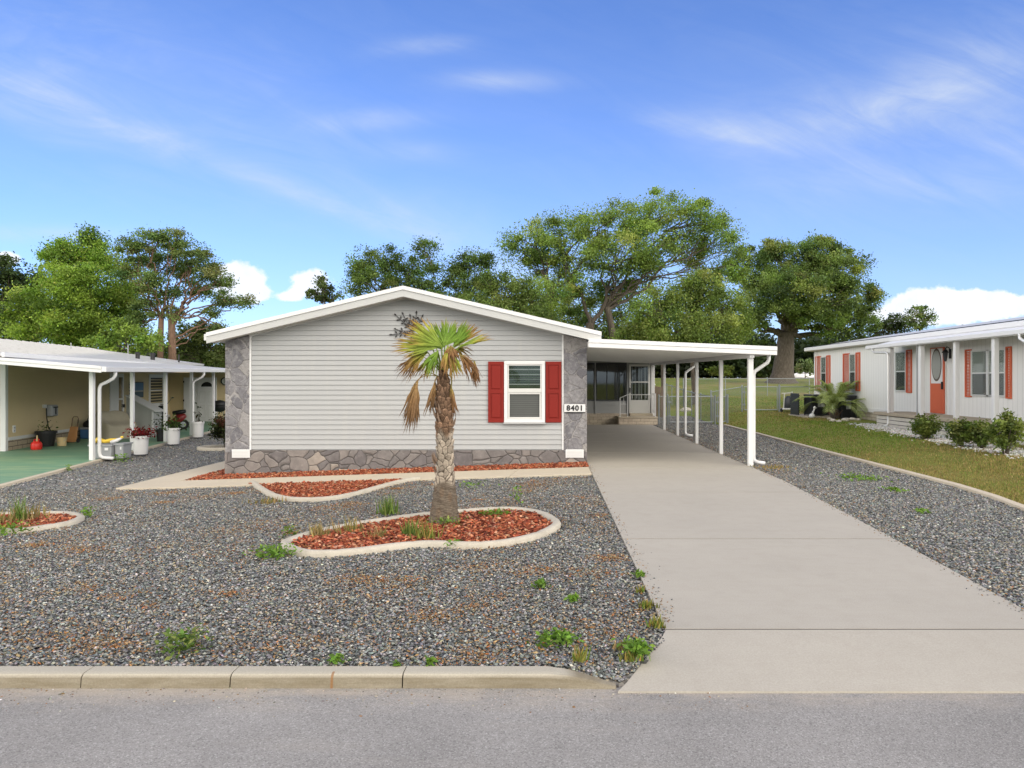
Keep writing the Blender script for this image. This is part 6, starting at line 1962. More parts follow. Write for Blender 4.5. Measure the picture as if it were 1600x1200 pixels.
WC = {0: [(.15, .24, .05), (.24, .28, .08), (.11, .18, .04)], 1: [(.17, .31, .045), (.23, .38, .06), (.12, .22, .035)], 2: [(.20, .21, .045), (.33, .24, .07), (.12, .19, .035)], 3: [(.36, .26, .11), (.25, .18, .08), (.20, .20, .06)]}


def where(px, py):
    p = at(px, py)
    def near(d): return min((p.xy - Vector(q)).length for q in d)
    if inside(KP, np.array([p.x]), np.array([p.y]))[0]: return 'in the mulch of the palm bed'
    if near(KP) < .5: return 'outside the edging of the palm bed'
    if near(LP) < .6: return 'at the small left bed'
    if p.x > 4: return 'in the right hand gravel beside the driveway'
    if p.x > -.4 and p.y < 6: return 'by the flared driveway corner'
    if p.x > .3: return 'along the left driveway edge'
    if p.y < 5.6: return 'near the kerb'
    if p.x < -9: return 'at the green slab edge'
    return 'in the open front gravel'


seen = {}
for px, py, rx, h, n, kd in WEED:
    g = at(px, py)
    x = g.x + rs.normal(0, .45, n) * rx; y = g.y + rs.normal(0, .45, n) * rx
    hh = h * rs.uniform(.35, 1.05, n)
    if kd == 1 or (kd == 0 and h < .2):
        P = np.stack([x, y, G(x, y) + rs.uniform(.0, 1, n) * h * .8], 1)
        V_, F_ = leaf_quads(P, n, rs.uniform(.022, .05, n) * (1 + g.y / 18), up=.8, asp=.5)
        o = np_mesh('weed', V_, F_, np.repeat(palette(n, WC[kd], [3, 2, 2], .2), 4, 0), M['leaf'])
    else:
        cl = palette(n, WC[kd], [3, 2, 2], .2)
        o = blades('weed', x, y, hh, .006 + .0006 * g.y, cl, lean=.55)
    lab = WL[kd] + ' ' + where(px, py)
    seen.setdefault(lab, []).append((px, py, o))
for lab, lst in seen.items():
    lst.sort(key=lambda k: k[0])
    for i, (px, py, o) in enumerate(lst):
        if len(lst) == 1: l2 = lab
        elif len(lst) == 2: l2 = lab + (', the left one', ', the right one')[i]
        else: l2 = lab + ', %s from the left' % ('first', 'second', 'third', 'fourth', 'fifth', 'sixth')[i]
        tag(o, l2, 'weed', 'weeds in the gravel and beds')
# ================================================================== FAN PALM IN THE BED
pb = at(694, 816)
PYD = pb.y
palm = thing('fan_palm', 'fan palm with ringed trunk, green top fronds and hanging dead fronds', 'palm', pb)


def pp(px, py, dy=0.0): return np.array(pt(px, py, PYD + dy))


# trunk: ringed below, cracked pale leaf bases in the middle, fibrous brown boots near the head
nv, nu = 320, 120
base_z, top_z = pb.z - .05, float(pp(692, 578)[2])
hh = np.linspace(-.05, top_z - pb.z, nv); aa = np.arange(nu) * 2 * np.pi / nu
H, A_ = np.meshgrid(hh, aa, indexing='ij')
R0 = np.interp(H, [-.05, .04, .12, .30, .50, .70, 1.30, 1.62, 1.85, 2.02], [.208, .200, .186, .160, .136, .116, .112, .106, .086, .050])
# irregular plates: nearest and second nearest of jittered points round the stem
NC, HC = 9, .082
cj = [(((c + .5 * (r % 2) + rs.uniform(-.38, .38)) / NC) * 2 * np.pi, (r + rs.uniform(-.42, .42)) * HC, rs.uniform(.62, 1.15)) for r in range(4, 27) for c in range(NC)]
d1 = np.full(H.shape, 9.0); d2 = d1.copy(); tone = np.ones(H.shape); ch = np.zeros(H.shape)
for ca_, hc_, tn in cj:
    da = (A_ - ca_ + np.pi) % (2 * np.pi) - np.pi
    d = np.sqrt((da * .115) ** 2 + ((H - hc_) * .74 + .22 * np.abs(da) * .115) ** 2)
    near = d < d1
    d2 = np.where(near, d1, np.minimum(d2, d)); tone = np.where(near, tn, tone); ch = np.where(near, hc_, ch); d1 = np.where(near, d, d1)
edge = ss((d2 - d1) / (.009 + .007 * np.sin(31 * H + 5 * A_) ** 2))
lip = np.clip(.5 + (H - ch) / .09, 0, 1)
ring = .5 + .27 * np.sin(H * 190 + 2.6 * np.sin(2 * A_ + 6 * H) + 1.7 * np.sin(5 * A_ - 9 * H) + 2.0 * np.sin(H * 23)) + .23 * np.sin(H * 310 + 3 * np.sin(3 * A_ - 11 * H) + 2 * np.sin(7 * A_ + 5 * H))
low = 1 - ss((H - .50 - .03 * np.sin(3 * A_)) / .06)
brown = ss((H - 1.12 + .05 * np.sin(4 * A_)) / .14)
patch = .5 + .5 * np.sin(5 * A_ + 9 * H) * np.sin(3 * A_ - 14 * H)
rr1 = R0 + .005 * ring + .004 * np.sin(7 * A_ + 22 * H) + .003 * np.sin(3 * A_ + 60 * H)
rr2 = R0 - .008 + edge * (.002 + .022 * lip ** 1.6) + .0025 * np.sin(29 * A_ + 50 * H) * np.sin(70 * H) + .006 * brown * np.sin(23 * A_ + 9 * np.sin(40 * H))
RR = rr1 * low + rr2 * (1 - low)
c1 = np.array([.185, .15, .115]) * (.62 + .5 * ring * (.6 + .4 * patch))[..., None]
c1 = c1 * (1 - .35 * (patch > .72))[..., None] + np.array([.16, .10, .06]) * (.35 * (patch > .72))[..., None]
c2 = np.array([.06, .045, .033]) * (1 - edge)[..., None] + np.array([.56, .48, .385]) * (tone * edge * (.72 + .28 * lip))[..., None]
c3 = np.array([.085, .055, .036]) * (1 - edge)[..., None] + np.array([.34, .215, .14]) * (tone * edge * (.5 + .6 * lip))[..., None]
cc = c2 * (1 - brown)[..., None] + c3 * brown[..., None]
CC = c1 * low[..., None] + cc * (1 - low)[..., None]
V_ = np.stack([pb.x + .012 * np.sin(2.2 * H) + RR * np.cos(A_), pb.y + RR * np.sin(A_), pb.z + H], -1).reshape(-1, 3)
F_ = [(i * nu + k, i * nu + (k + 1) % nu, (i + 1) * nu + (k + 1) % nu, (i + 1) * nu + k) for i in range(nv - 1) for k in range(nu)]
np_mesh('trunk', V_, np.array(F_), CC.reshape(-1, 3), M['ptrunk'], palm)
for k in range(22):                                       # torn leaf-base stubs
    a = rs.uniform(0, 6.28); h = rs.uniform(.62, 1.85); r = float(np.interp(h, [.6, 1.3, 1.85], [.118, .108, .082]))
    mb = MB(); q = Vector((pb.x + r * math.cos(a), pb.y + r * math.sin(a), pb.z + h)); d = Vector((math.cos(a), math.sin(a), 0))
    mb.tube([q, q + d * .03 + Vector((0, 0, .05)), q + d * .05 + Vector((0, 0, .12))], [.020, .016, .005], 4); mb.build('leaf_base', paint('old leaf base', (.20, .14, .10), .95, .4, 30), palm)


def fan(hub, direc, nrm, rad, spread, n, droop, colfn, wd=.017, curl=0.0, split=.45, petiole=None, jit=.05, label=None, shag=0.0):
    """pleated fan frond: n ribs spreading from the hub, joined below and split above; droops by its own weight"""
    hub = np.array(hub); d = np.array(direc, float); d /= np.linalg.norm(d)
    nn = np.array(nrm, float); nn -= nn.dot(d) * d; nn /= np.linalg.norm(nn)
    s = np.cross(nn, d)
    V_ = []; F_ = []; C_ = []
    for i in range(n):
        q = i / (n - 1) * 2 - 1
        a = q * spread / 2 + rs.normal(0, jit)
        v = d * math.cos(a) + s * math.sin(a) + nn * (curl * q * q + rs.normal(0, .05 + shag))
        v /= np.linalg.norm(v); L_ = rad * (1 - .22 * abs(q) ** 2) * rs.uniform(.86, 1.06)
        sd = np.cross(nn, v); sd /= np.linalg.norm(sd)
        K = 8; dr = droop * rs.uniform(.7, 1.35)
        twist = rs.normal(0, .25 + shag * 2)
        for k in range(K):
            t = k / (K - 1); p = hub + v * L_ * t + np.array([0, 0, -dr * L_ * t ** 2.6]) + rs.normal(0, .004 + .012 * shag, 3)
            if droop > .7: p[:2] = p[:2] - v[:2] * L_ * .35 * t ** 3
            w_ = wd * (.18 + 1.0 * min(1, t / split)) * (1 if t < split else max(.03, (1 - (t - split) / (1 - split)) ** .8))
            ww = sd * math.cos(twist * t) + nn * math.sin(twist * t)
            V_ += [p - ww * w_, p + nn * w_ * .45, p + ww * w_]; c = np.array(colfn(t, q)) * rs.uniform(.82, 1.18); C_ += [c, c * 1.05, c * .92]
            b = len(V_)
            if k: F_ += [(b - 6, b - 5, b - 2, b - 3), (b - 5, b - 4, b - 1, b - 2)]
    if petiole is not None:
        P = [np.array(p) for p in petiole]; b0 = len(V_)
        for k in range(9):
            t = k / 8
            if len(P) == 2: p = P[0] * (1 - t) + P[1] * t
            else: p = P[0] * (1 - t) ** 2 + P[1] * 2 * t * (1 - t) + P[2] * t * t
            r_ = .014 - .006 * t
            for z in range(5): an = z * 1.2566; V_.append(p + np.array([math.cos(an) * r_, math.sin(an) * r_, .3 * r_ * math.sin(an)])); C_.append(np.array(colfn(0.0, 0)) * .8)
            if k:
                for z in range(5): F_.append((b0 + (k - 1) * 5 + z, b0 + (k - 1) * 5 + (z + 1) % 5, b0 + k * 5 + (z + 1) % 5, b0 + k * 5 + z))
    o = poly_mesh('frond', np.array(V_), F_, np.array(C_), M['frond'], palm)
    if label: o['label'] = label
    return o


def lerp3(t, stops):
    for (a, ca), (b, cb2) in zip(stops[:-1], stops[1:]):
        if t <= b:
            k = (t - a) / (b - a); return tuple(x + (y - x) * k for x, y in zip(ca, cb2))
    return stops[-1][1]


GN, YL, OC, BRN, DBR = (.15, .27, .028), (.34, .37, .055), (.36, .22, .055), (.22, .11, .045), (.07, .038, .022)
c_green = lambda t, q: lerp3(t, [(0, (.22, .33, .05)), (.55, GN), (.85, (.20, .28, .035)), (1.0, OC)])
c_lefty = lambda t, q: lerp3(t, [(0, (.24, .33, .05)), (.40, (.22, .30, .04)), (.68, YL), (.85, OC), (1.0, BRN)])
c_yel = lambda t, q: lerp3(t, [(0, (.30, .36, .06)), (.35, YL), (.65, (.36, .22, .06)), (1.0, BRN)])
c_brn = lambda t, q: lerp3(t, [(0, (.32, .27, .07)), (.35, (.28, .15, .06)), (.75, BRN), (1.0, DBR)])
c_dead = lambda t, q: lerp3(t, [(0, (.42, .27, .11)), (.4, (.29, .165, .07)), (1.0, (.11, .06, .03))])
TOP = pp(692, 584)
def pet(px, py, dy, bend=.05):
    e = pp(px, py, dy); m_ = (TOP + e) / 2 + np.array([0, 0, bend]); return [TOP, m_, e]


# upper living fans
fan(pp(695, 540), (.04, .30, 1), (.05, -1, .3), .40, 1.9, 34, .02, c_green, .016, petiole=pet(695, 540, 0, .0))
fan(pp(690, 541, -.06), (-.72, -.10, .52), (.2, -.9, .45), .58, 1.05, 26, .05, c_lefty, .016, petiole=pet(690, 541, -.06, 0))
fan(pp(682, 544, -.10), (-1, -.05, .12), (.05, -.75, .65), .60, .80, 24, .12, c_lefty, .015, petiole=pet(682, 544, -.10, 0))
fan(pp(676, 545, .12), (-.9, .25, .30), (.1, -.7, .7), .60, .9, 22, .10, c_lefty, .015, petiole=pet(676, 545, .12, 0))
fan(pp(708, 541, .03), (.52, .10, .80), (-.2, -1, .3), .42, .8, 20, .03, c_green, .015, petiole=pet(708, 541, .03, 0))
fan(pp(716, 543, .0), (.93, -.05, .36), (-.15, -.55, .9), .50, .55, 18, .05, c_lefty, .015, petiole=pet(716, 543, .0, 0), curl=.12)
fan(pp(710, 542, .16), (.72, .3, .62), (-.3, -1, .4), .50, .6, 14, .05, c_yel, .013, petiole=pet(710, 542, .16, 0), shag=.05)
fan(pp(690, 546, .22), (-.30, .7, .7), (.1, -1, .6), .44, 1.5, 24, .08, c_green, .016, petiole=pet(690, 546, .22, 0))
fan(pp(706, 548, .30), (.5, .75, .25), (0, .4, .9), .42, 1.4, 20, .40, c_yel, .015, petiole=pet(706, 548, .3, 0))
# yellowing and browning fans drooping round the head
fan(pp(668, 550, -.06), (-.72, -.15, -.30), (-.2, -.8, .6), .40, 1.25, 26, .40, c_yel, .012, petiole=pet(668, 550, -.06, .02), shag=.12, label='yellow and brown drooping frond')
fan(pp(660, 556, .04), (-.70, .05, -.42), (-.4, -.7, .5), .40, .95, 24, .28, c_brn, .012, petiole=pet(660, 556, .04, .02), shag=.16, label='brown tipped drooping frond')
fan(pp(672, 556, .10), (-.4, .1, -.75), (-.4, -.7, .5), .34, 1.0, 18, .2, c_yel, .012, petiole=pet(672, 556, .10, .02), shag=.14)
fan(pp(700, 540, -.22), (.06, -.20, -1), (0, -1, .1), .40, .75, 24, .1, c_yel, .012, petiole=[TOP, pp(700, 552, -.12), pp(700, 540, -.22)], shag=.12, label='yellow brown frond hanging in front of the head')
fan(pp(704, 541, -.26), (.10, -.15, -1), (0, -1, .1), .24, 1.5, 18, .1, c_brn, .012, shag=.16, petiole=[TOP, pp(703, 552, -.14), pp(704, 541, -.26)])
fan(pp(684, 548, -.16), (-.38, -.25, -.75), (-.2, -1, .2), .36, .8, 18, .2, c_green, .012, petiole=pet(684, 548, -.16, 0), shag=.10)
fan(pp(718, 554, -.04), (.62, -.1, -.45), (.2, -.8, .5), .34, 1.0, 20, .55, c_brn, .012, petiole=pet(718, 554, -.04, .02), shag=.16, label='brown frond drooping to the right')
fan(pp(741, 565, -.02), (.10, -.05, -1), (.2, -1, .2), .33, .45, 18, .1, c_brn, .011, petiole=[TOP, pp(722, 552, 0), pp(741, 565, -.02)], shag=.14, label='brown frond tip hanging at the right')
fan(pp(706, 556, -.10), (.30, -.2, -.8), (.1, -.8, .3), .30, .9, 16, .2, c_lefty, .012, petiole=pet(706, 556, -.10, 0), shag=.12)
# dead fronds hanging down
DT = pp(684, 588)
fan(pp(652, 597, -.10), (-.16, 0, -1), (.3, -1, 0), .68, .42, 26, .05, c_dead, .014, split=.35, petiole=[DT, pp(664, 574, -.05), pp(652, 597, -.10)], shag=.13, jit=.07, label='dead brown frond hanging at the left from a bent stalk')
fan(pp(648, 600, -.02), (-.24, .05, -1), (-.3, -1, 0), .52, .34, 18, .05, c_dead, .013, split=.35, petiole=[DT, pp(658, 582, 0), pp(648, 600, -.02)], shag=.13, jit=.07)
fan(pp(679, 598, -.05), (-.16, -.05, -1), (-.5, -1, 0), .46, .30, 16, .0, c_dead, .014, split=.35, shag=.10, petiole=[DT, pp(680, 592, -.05), pp(679, 598, -.05)], label='dead frond lying flat against the trunk on its left')
fan(pp(705, 604, -.04), (.10, 0, -1), (.5, -1, 0), .44, .30, 15, .0, c_brn, .013, split=.35, shag=.10, petiole=[pp(698, 586), pp(708, 584, -.03), pp(705, 604, -.04)], label='dead frond lying flat against the trunk on its right')

# ================================================================== TREES
def tube_np(P, r, n=6):
    P = np.asarray(P, float); k = len(P); r = np.asarray(r, float)
    T = np.gradient(P, axis=0); T /= np.linalg.norm(T, axis=1)[:, None] + 1e-9
    ref = np.array([.31, .87, .38]); a = np.cross(T, ref); a /= np.linalg.norm(a, axis=1)[:, None] + 1e-9
    b = np.cross(T, a); th = np.arange(n) * 2 * np.pi / n
    V_ = P[:, None] + r[:, None, None] * (np.cos(th)[None, :, None] * a[:, None] + np.sin(th)[None, :, None] * b[:, None])
    F_ = [(i * n + q, i * n + (q + 1) % n, (i + 1) * n + (q + 1) % n, (i + 1) * n + q) for i in range(k - 1) for q in range(n)]
    return V_.reshape(-1, 3), np.array(F_)


class Wood:
    def __init__(self): self.V = []; self.F = []; self.n = 0
    def add(self, P, r, n=6):
        V_, F_ = tube_np(P, r, n); self.V.append(V_); self.F.append(F_ + self.n); self.n += len(V_)
    def build(self, name, m, parent): return np_mesh(name, np.concatenate(self.V), np.concatenate(self.F), None, m, parent, smooth=True)


def curve(a, b, sag=0.0, wob=.06, n=9, up=.35):
    a = np.asarray(a, float); b = np.asarray(b, float); d = np.linalg.norm(b - a)
    m1 = a + (b - a) * .35 + np.array([0, 0, up * d * .35]) + rs.normal(0, wob * d, 3); m2 = a + (b - a) * .72 + np.array([0, 0, up * d * .25 - sag * d]) + rs.normal(0, wob * d, 3)
    t = np.linspace(0, 1, n)[:, None]
    return a * (1 - t) ** 3 + 3 * m1 * t * (1 - t) ** 2 + 3 * m2 * t * t * (1 - t) + b * t ** 3


def tree(name, label, Yd, foot, trunk_r, fork, lobes, cols, wts, leaves=26000, leaf=.16, clumps=9, clump_r=.75, bark='bark', flat=.7, spread=.92, group=None, twig=.045, extra=(), trunks=None, shell=.35, limbr=.42, hang=0.0, droop=0.0, grow=1.12, wob=.09, loose=.22):
    """lobes: (px, py, rx px, ry px, dy m) ellipsoids of the crown as seen at distance Yd; foot/fork: pixel points"""
    k = Yd / 1100.0
    f0 = pt(foot[0], foot[1], Yd); f0.z = float(G(f0.x, f0.y)) if foot[1] is None or True else f0.z
    r = thing(name, label, 'tree', f0, group)
    wd = Wood()
    tr = trunks or [(foot, fork, trunk_r)]
    forks = []
    for ft, fk, tr_r in tr:
        a = np.array(pt(ft[0], ft[1], Yd)); a[2] = float(G(a[0], a[1])) - .15; b = np.array(pt(fk[0], fk[1], Yd + (fk[2] if len(fk) > 2 else 0)))
        P = curve(a, b, wob=.02, n=12, up=0)
        t = np.linspace(0, 1, 12); rad = tr_r * (1 - .30 * t) + tr_r * .75 * np.exp(-t * 13)
        wd.add(P, rad, 12); forks.append((b, tr_r * .68))
    LC = []; LCOL = []; tips = []
    tot = sum(l[2] * l[3] for l in lobes)
    Cs = []; Ws = []
    for (px, py, rx, ry, dy) in lobes:
        rx *= grow; ry *= grow
        c = np.array(pt(px, py, Yd + dy)); RX_, RZ_ = rx * k, ry * k; RY_ = (RX_ + RZ_) / 2
        fk, fr = min(forks, key=lambda q: np.linalg.norm(q[0] - c))
        limb = curve(fk, c - np.array([0, 0, RZ_ * .25]), sag=.05 * droop, wob=wob, n=13, up=.22); limb[1:-1] += rs.normal(0, .10 * min(RX_, 1.5), (11, 3))
        lr = fr * limbr * (.7 + .5 * min(1, rx * ry / tot * len(lobes)))
        wd.add(limb, np.linspace(lr, lr * .38, len(limb)), 7)
        nc = max(6, int(clumps * 2.6 * RX_ * RZ_ / 2.2))
        u_ = rs.normal(0, 1, (nc, 3)); u_ /= np.linalg.norm(u_, axis=1)[:, None]
        rad = (shell + (1 - shell) * rs.uniform(0, 1, (nc, 1)) ** .45) * spread
        cc = c + u_ * rad * np.array([RX_, RY_, RZ_])
        for q in cc:
            st = limb[rs.randint(len(limb) // 2, len(limb))]
            br = curve(st, q, wob=.09, n=6, up=.15); wd.add(br, np.linspace(twig * .8, twig * .2, 6), 4)
        Cs.append(cc); Ws += [RX_ * RZ_ / nc] * nc
    Cs = np.concatenate(Cs); Ws = np.array(Ws); Ws /= Ws.sum(); nC = len(Cs)
    wi = rs.choice(nC, leaves, p=Ws)
    cr = clump_r * .74 * rs.uniform(.5, 1.3, nC)
    u_ = rs.normal(0, 1, (leaves, 3)); u_ /= np.linalg.norm(u_, axis=1)[:, None]
    rad = rs.uniform(0, 1, (leaves, 1)) ** .5
    P = Cs[wi] + rs.normal(0, .56, (leaves, 3)) * cr[wi][:, None] * np.array([1, 1, flat])
    nl = int(leaves * loose)                                # loose leaves between the clumps
    li = rs.choice(len(lobes), nl, p=np.array([l[2] * l[3] for l in lobes]) / tot)
    LB = np.array([[*pt(l[0], l[1], Yd + l[4]), l[2] * k * grow, l[3] * k * grow] for l in lobes])
    P[:nl] = LB[li, :3] + u_[:nl] * rs.uniform(0, 1, (nl, 1)) ** .4 * np.stack([LB[li, 3], (LB[li, 3] + LB[li, 4]) / 2, LB[li, 4]], 1) * 1.02
    if hang: P[:, 2] -= hang * rs.uniform(0, 1, leaves) ** 2 * cr[wi]
    V_, F_ = leaf_quads(P, leaves, rs.uniform(.65, 1.35, leaves) * leaf, up=.12, asp=.6)
    ccol = palette(nC, cols, wts, .16)
    lc = np.clip(ccol[wi] * (1 + rs.normal(0, .18, (leaves, 1))), .004, .6)
    np_mesh('crown', V_, F_, np.repeat(lc, 4, 0), M['leaf'], r)
    for a, b, r0 in extra:
        Pa, Pb = np.array(pt(a[0], a[1], Yd)), np.array(pt(b[0], b[1], Yd + (b[2] if len(b) > 2 else 0)))
        cv = curve(Pa, Pb, wob=.07, n=15, up=.12); cv[1:-1] += rs.normal(0, .07, (13, 3)); wd.add(cv, np.linspace(r0 * .66, r0 * .16, 15), 7)
    wd.build('trunk', M[bark], r)
    return r


OAK = [(0.141, 0.215, 0.063), (0.199, 0.278, 0.08), (0.089, 0.141, 0.048), (0.292, 0.361, 0.107)]
LIVE = [(0.214, 0.312, 0.078), (0.275, 0.382, 0.092), (0.133, 0.213, 0.057), (0.347, 0.428, 0.124)]
BRT = [(0.215, 0.349, 0.055), (0.29, 0.431, 0.079), (0.131, 0.221, 0.041), (0.374, 0.496, 0.112)]
PIN = [(0.136, 0.216, 0.065), (0.186, 0.259, 0.078), (0.087, 0.144, 0.048), (0.264, 0.285, 0.11)]
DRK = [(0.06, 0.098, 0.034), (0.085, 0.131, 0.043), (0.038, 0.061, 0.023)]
WE = [4, 4, 2.5, 1.4]

# right: the great oak with its thick trunk
tree('oak_tree', 'massive dark oak with thick flared trunk at right of the carport', 60, (1222, 601), .92, (1228, 520, 0),
     [(1225, 412, 42, 34, 0), (1180, 420, 38, 40, 2), (1270, 410, 44, 36, 1), (1310, 425, 40, 36, -1), (1335, 465, 36, 34, 0), (1290, 465, 48, 36, -3), (1240, 455, 46, 34, -4), (1190, 470, 34, 34, -3), (1345, 500, 30, 24, 0), (1305, 505, 34, 24, -2), (1180, 505, 20, 22, -2), (1215, 390, 30, 18, 0), (1285, 392, 34, 18, 0), (1263, 490, 26, 16, -3), (1330, 432, 26, 24, -3)],
     OAK, WE, 92000, .178, 4.2, .88, loose=.10, extra=[((1224, 528), (1172, 505, -2), .38), ((1230, 520), (1285, 482, -3), .34), ((1226, 510), (1205, 470, 0), .30), ((1232, 505), (1250, 462, 1), .32)], limbr=.34)
# middle: broad open live oak
tree('live_oak', 'broad airy live oak with twisting open branches above the carport', 48, (918, 600), .48, (920, 520, 0),
     [(1035, 330, 44, 26, 0), (985, 345, 40, 26, 2), (930, 352, 44, 28, 0), (880, 352, 40, 24, 1), (835, 370, 36, 24, 0), (815, 400, 32, 22, 1), (1095, 345, 34, 26, 0), (1130, 370, 32, 28, 1), (1145, 405, 24, 26, 0), (1080, 385, 38, 26, 3), (1025, 385, 42, 28, -2), (970, 398, 44, 30, -2), (905, 405, 46, 30, -1), (850, 410, 38, 28, 2), (900, 455, 40, 28, 1), (955, 450, 36, 28, 2), (1010, 435, 32, 24, 2), (1105, 425, 30, 24, 2), (860, 460, 30, 26, -2)],
     LIVE, WE, 92000, .138, 3.4, .80, spread=1.05, twig=.05, shell=.15, grow=1.25, wob=.13, trunks=[((918, 600), (922, 505), .42), ((850, 600), (858, 470), .30), ((968, 600), (948, 480), .30)],
     extra=[((922, 510), (1010, 400, 0), .26), ((922, 508), (880, 400, 0), .24), ((948, 485), (1085, 375, 1), .20), ((858, 472), (845, 395, 0), .18), ((1010, 402), (1100, 350, 0), .12), ((880, 402), (925, 345, 0), .12), ((965, 440), (1040, 335, 1), .12)], limbr=.30)
# more oaks standing deeper in the field close the view between the crowns
tree('oak_tree', 'hazy green oak seen between the live oak trunks over the carport', 68, (930, 600), .36, (930, 540, 0),
     [(880, 480, 44, 36, 0), (930, 500, 46, 34, 0), (985, 485, 44, 34, 1), (850, 520, 46, 26, 0), (915, 535, 50, 26, 0), (975, 530, 46, 28, 0), (1030, 510, 36, 30, 0), (820, 500, 36, 30, 0)], OAK, WE, 22000, .24, 3.0, 1.0, limbr=.3)
# drooping greener masses in front of it
tree('bushy_tree', 'dense drooping yellow green tree directly behind the carport roof', 41, (1085, 612), .14, (1080, 560, 0),
     [(1080, 460, 50, 34, 0), (1035, 485, 46, 34, -1), (1125, 480, 46, 36, 0), (1160, 500, 20, 24, 0), (1010, 515, 36, 22, 0), (1060, 510, 50, 26, -2), (1110, 515, 50, 24, -2), (1092, 440, 34, 22, 0), (985, 525, 26, 16, 0)],
     [(0.184, 0.263, 0.061), (0.236, 0.315, 0.079), (0.131, 0.193, 0.049), (0.289, 0.35, 0.096)], WE, 48000, .128, 8, .62, hang=.8, flat=.9, trunks=[((1085, 612), (1080, 540), .13), ((1037, 606), (1036, 540), .12)], limbr=.5)
tree('bushy_tree', 'mid green drooping tree rising behind the right roof slope', 43, (800, 600), .14, (800, 540, 0),
     [(795, 455, 46, 30, 0), (755, 475, 38, 26, 0), (830, 470, 30, 34, 0), (790, 495, 56, 26, -1), (845, 500, 30, 22, -1), (740, 490, 30, 20, 0), (770, 440, 24, 18, 0)],
     [(0.149, 0.219, 0.056), (0.193, 0.271, 0.07), (0.105, 0.158, 0.045), (0.245, 0.306, 0.088)], WE, 30000, .128, 8, .60, hang=.7, flat=.9, limbr=.5)
# behind the left half of the roof
tree('oak_tree', 'darker oak clump showing above the left roof slope', 52, (640, 600), .40, (645, 505, 0),
     [(567, 412, 26, 28, 0), (600, 405, 22, 22, 0), (635, 418, 34, 26, 0), (668, 402, 24, 26, 1), (700, 425, 28, 24, 0), (735, 410, 30, 24, 0), (757, 405, 20, 16, 0), (585, 445, 34, 26, -1), (645, 450, 44, 24, -1), (705, 460, 44, 26, -1), (745, 450, 32, 28, -1), (560, 440, 22, 22, 0), (620, 470, 60, 24, 0)],
     [(0.115, 0.184, 0.051), (0.152, 0.232, 0.064), (0.08, 0.128, 0.04), (0.192, 0.264, 0.08)], WE, 46000, .145, 4.2, .75, limbr=.30, twig=.05, trunks=[((640, 600), (645, 500), .36), ((715, 600), (710, 490), .22)])
tree('young_tree', 'sparse leafy tree top peeking over the left roof slope alone', 38, (508, 600), .09, (508, 490, 0),
     [(505, 455, 20, 14, 0), (497, 462, 14, 10, 0), (520, 463, 14, 9, 0), (503, 440, 9, 9, 0)], [(0.083, 0.12, 0.045), (0.12, 0.165, 0.053), (0.053, 0.075, 0.03)], [4, 3, 2], 1500, .15, 10, .34)
# left group
tree('broadleaf_tree', 'bright green leafy tree behind the left white roof', 44, (120, 600), .26, (128, 520, 0),
     [(130, 385, 26, 24, 0), (105, 405, 34, 26, 0), (155, 408, 32, 28, 0), (95, 440, 40, 30, -1), (140, 445, 44, 32, -2), (185, 440, 24, 30, 0), (62, 480, 38, 30, -1), (110, 490, 46, 34, -2), (165, 490, 40, 34, -1), (40, 500, 28, 26, 0), (195, 480, 20, 24, 0), (75, 525, 44, 24, -1), (140, 530, 44, 22, -1), (86, 402, 20, 14, 0)],
     BRT, WE, 84000, .142, 4.6, .80, hang=.3, limbr=.4)
tree('sand_pine', 'rounded pine with bare reddish limbs and leafy outer crown', 40, (258, 600), .24, (266, 520, 0),
     [(232, 378, 36, 16, 0), (270, 375, 30, 16, 0), (300, 395, 28, 20, 0), (200, 392, 26, 18, 0), (325, 418, 24, 20, 0), (345, 440, 22, 16, 0), (355, 468, 24, 12, 0), (380, 472, 14, 10, 0), (250, 410, 34, 20, 2), (288, 425, 30, 18, 2), (230, 440, 26, 18, -1), (260, 460, 22, 14, 0), (310, 455, 26, 16, 2), (205, 425, 22, 18, 0), (225, 480, 22, 18, 0), (268, 490, 16, 12, 0), (330, 490, 16, 8, 0), (215, 505, 24, 16, 0), (342, 512, 14, 7, 0)],
     PIN, WE, 44000, .112, 7.0, .52, bark='bark_red', flat=.6, twig=.05, shell=.1, trunks=[((249, 600), (252, 495), .20), ((270, 600), (268, 500), .26)],
     extra=[((268, 530), (380, 478, 0), .10), ((268, 540), (345, 508, 0), .08), ((270, 510), (340, 440, 0), .11), ((266, 505), (300, 400, 0), .10), ((252, 500), (205, 400, 0), .09), ((254, 500), (240, 385, 0), .10), ((268, 545), (330, 488, 1), .07), ((266, 500), (262, 400, 1), .10)], limbr=.30)
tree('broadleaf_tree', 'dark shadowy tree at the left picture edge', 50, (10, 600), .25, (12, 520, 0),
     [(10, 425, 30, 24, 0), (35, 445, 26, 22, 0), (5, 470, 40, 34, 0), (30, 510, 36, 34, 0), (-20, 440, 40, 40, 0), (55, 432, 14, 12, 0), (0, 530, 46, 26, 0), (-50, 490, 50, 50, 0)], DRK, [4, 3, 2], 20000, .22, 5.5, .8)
tree('broadleaf_tree', 'pale green young tree between the pine trunks and white roof', 38, (205, 600), .08, (205, 560, 0),
     [(200, 535, 34, 22, 0), (235, 530, 26, 18, 0), (165, 535, 24, 18, 0), (180, 515, 20, 16, 1)], [(0.192, 0.304, 0.056), (0.256, 0.352, 0.072), (0.128, 0.208, 0.04)], [4, 3, 2], 7000, .14, 8, .5)
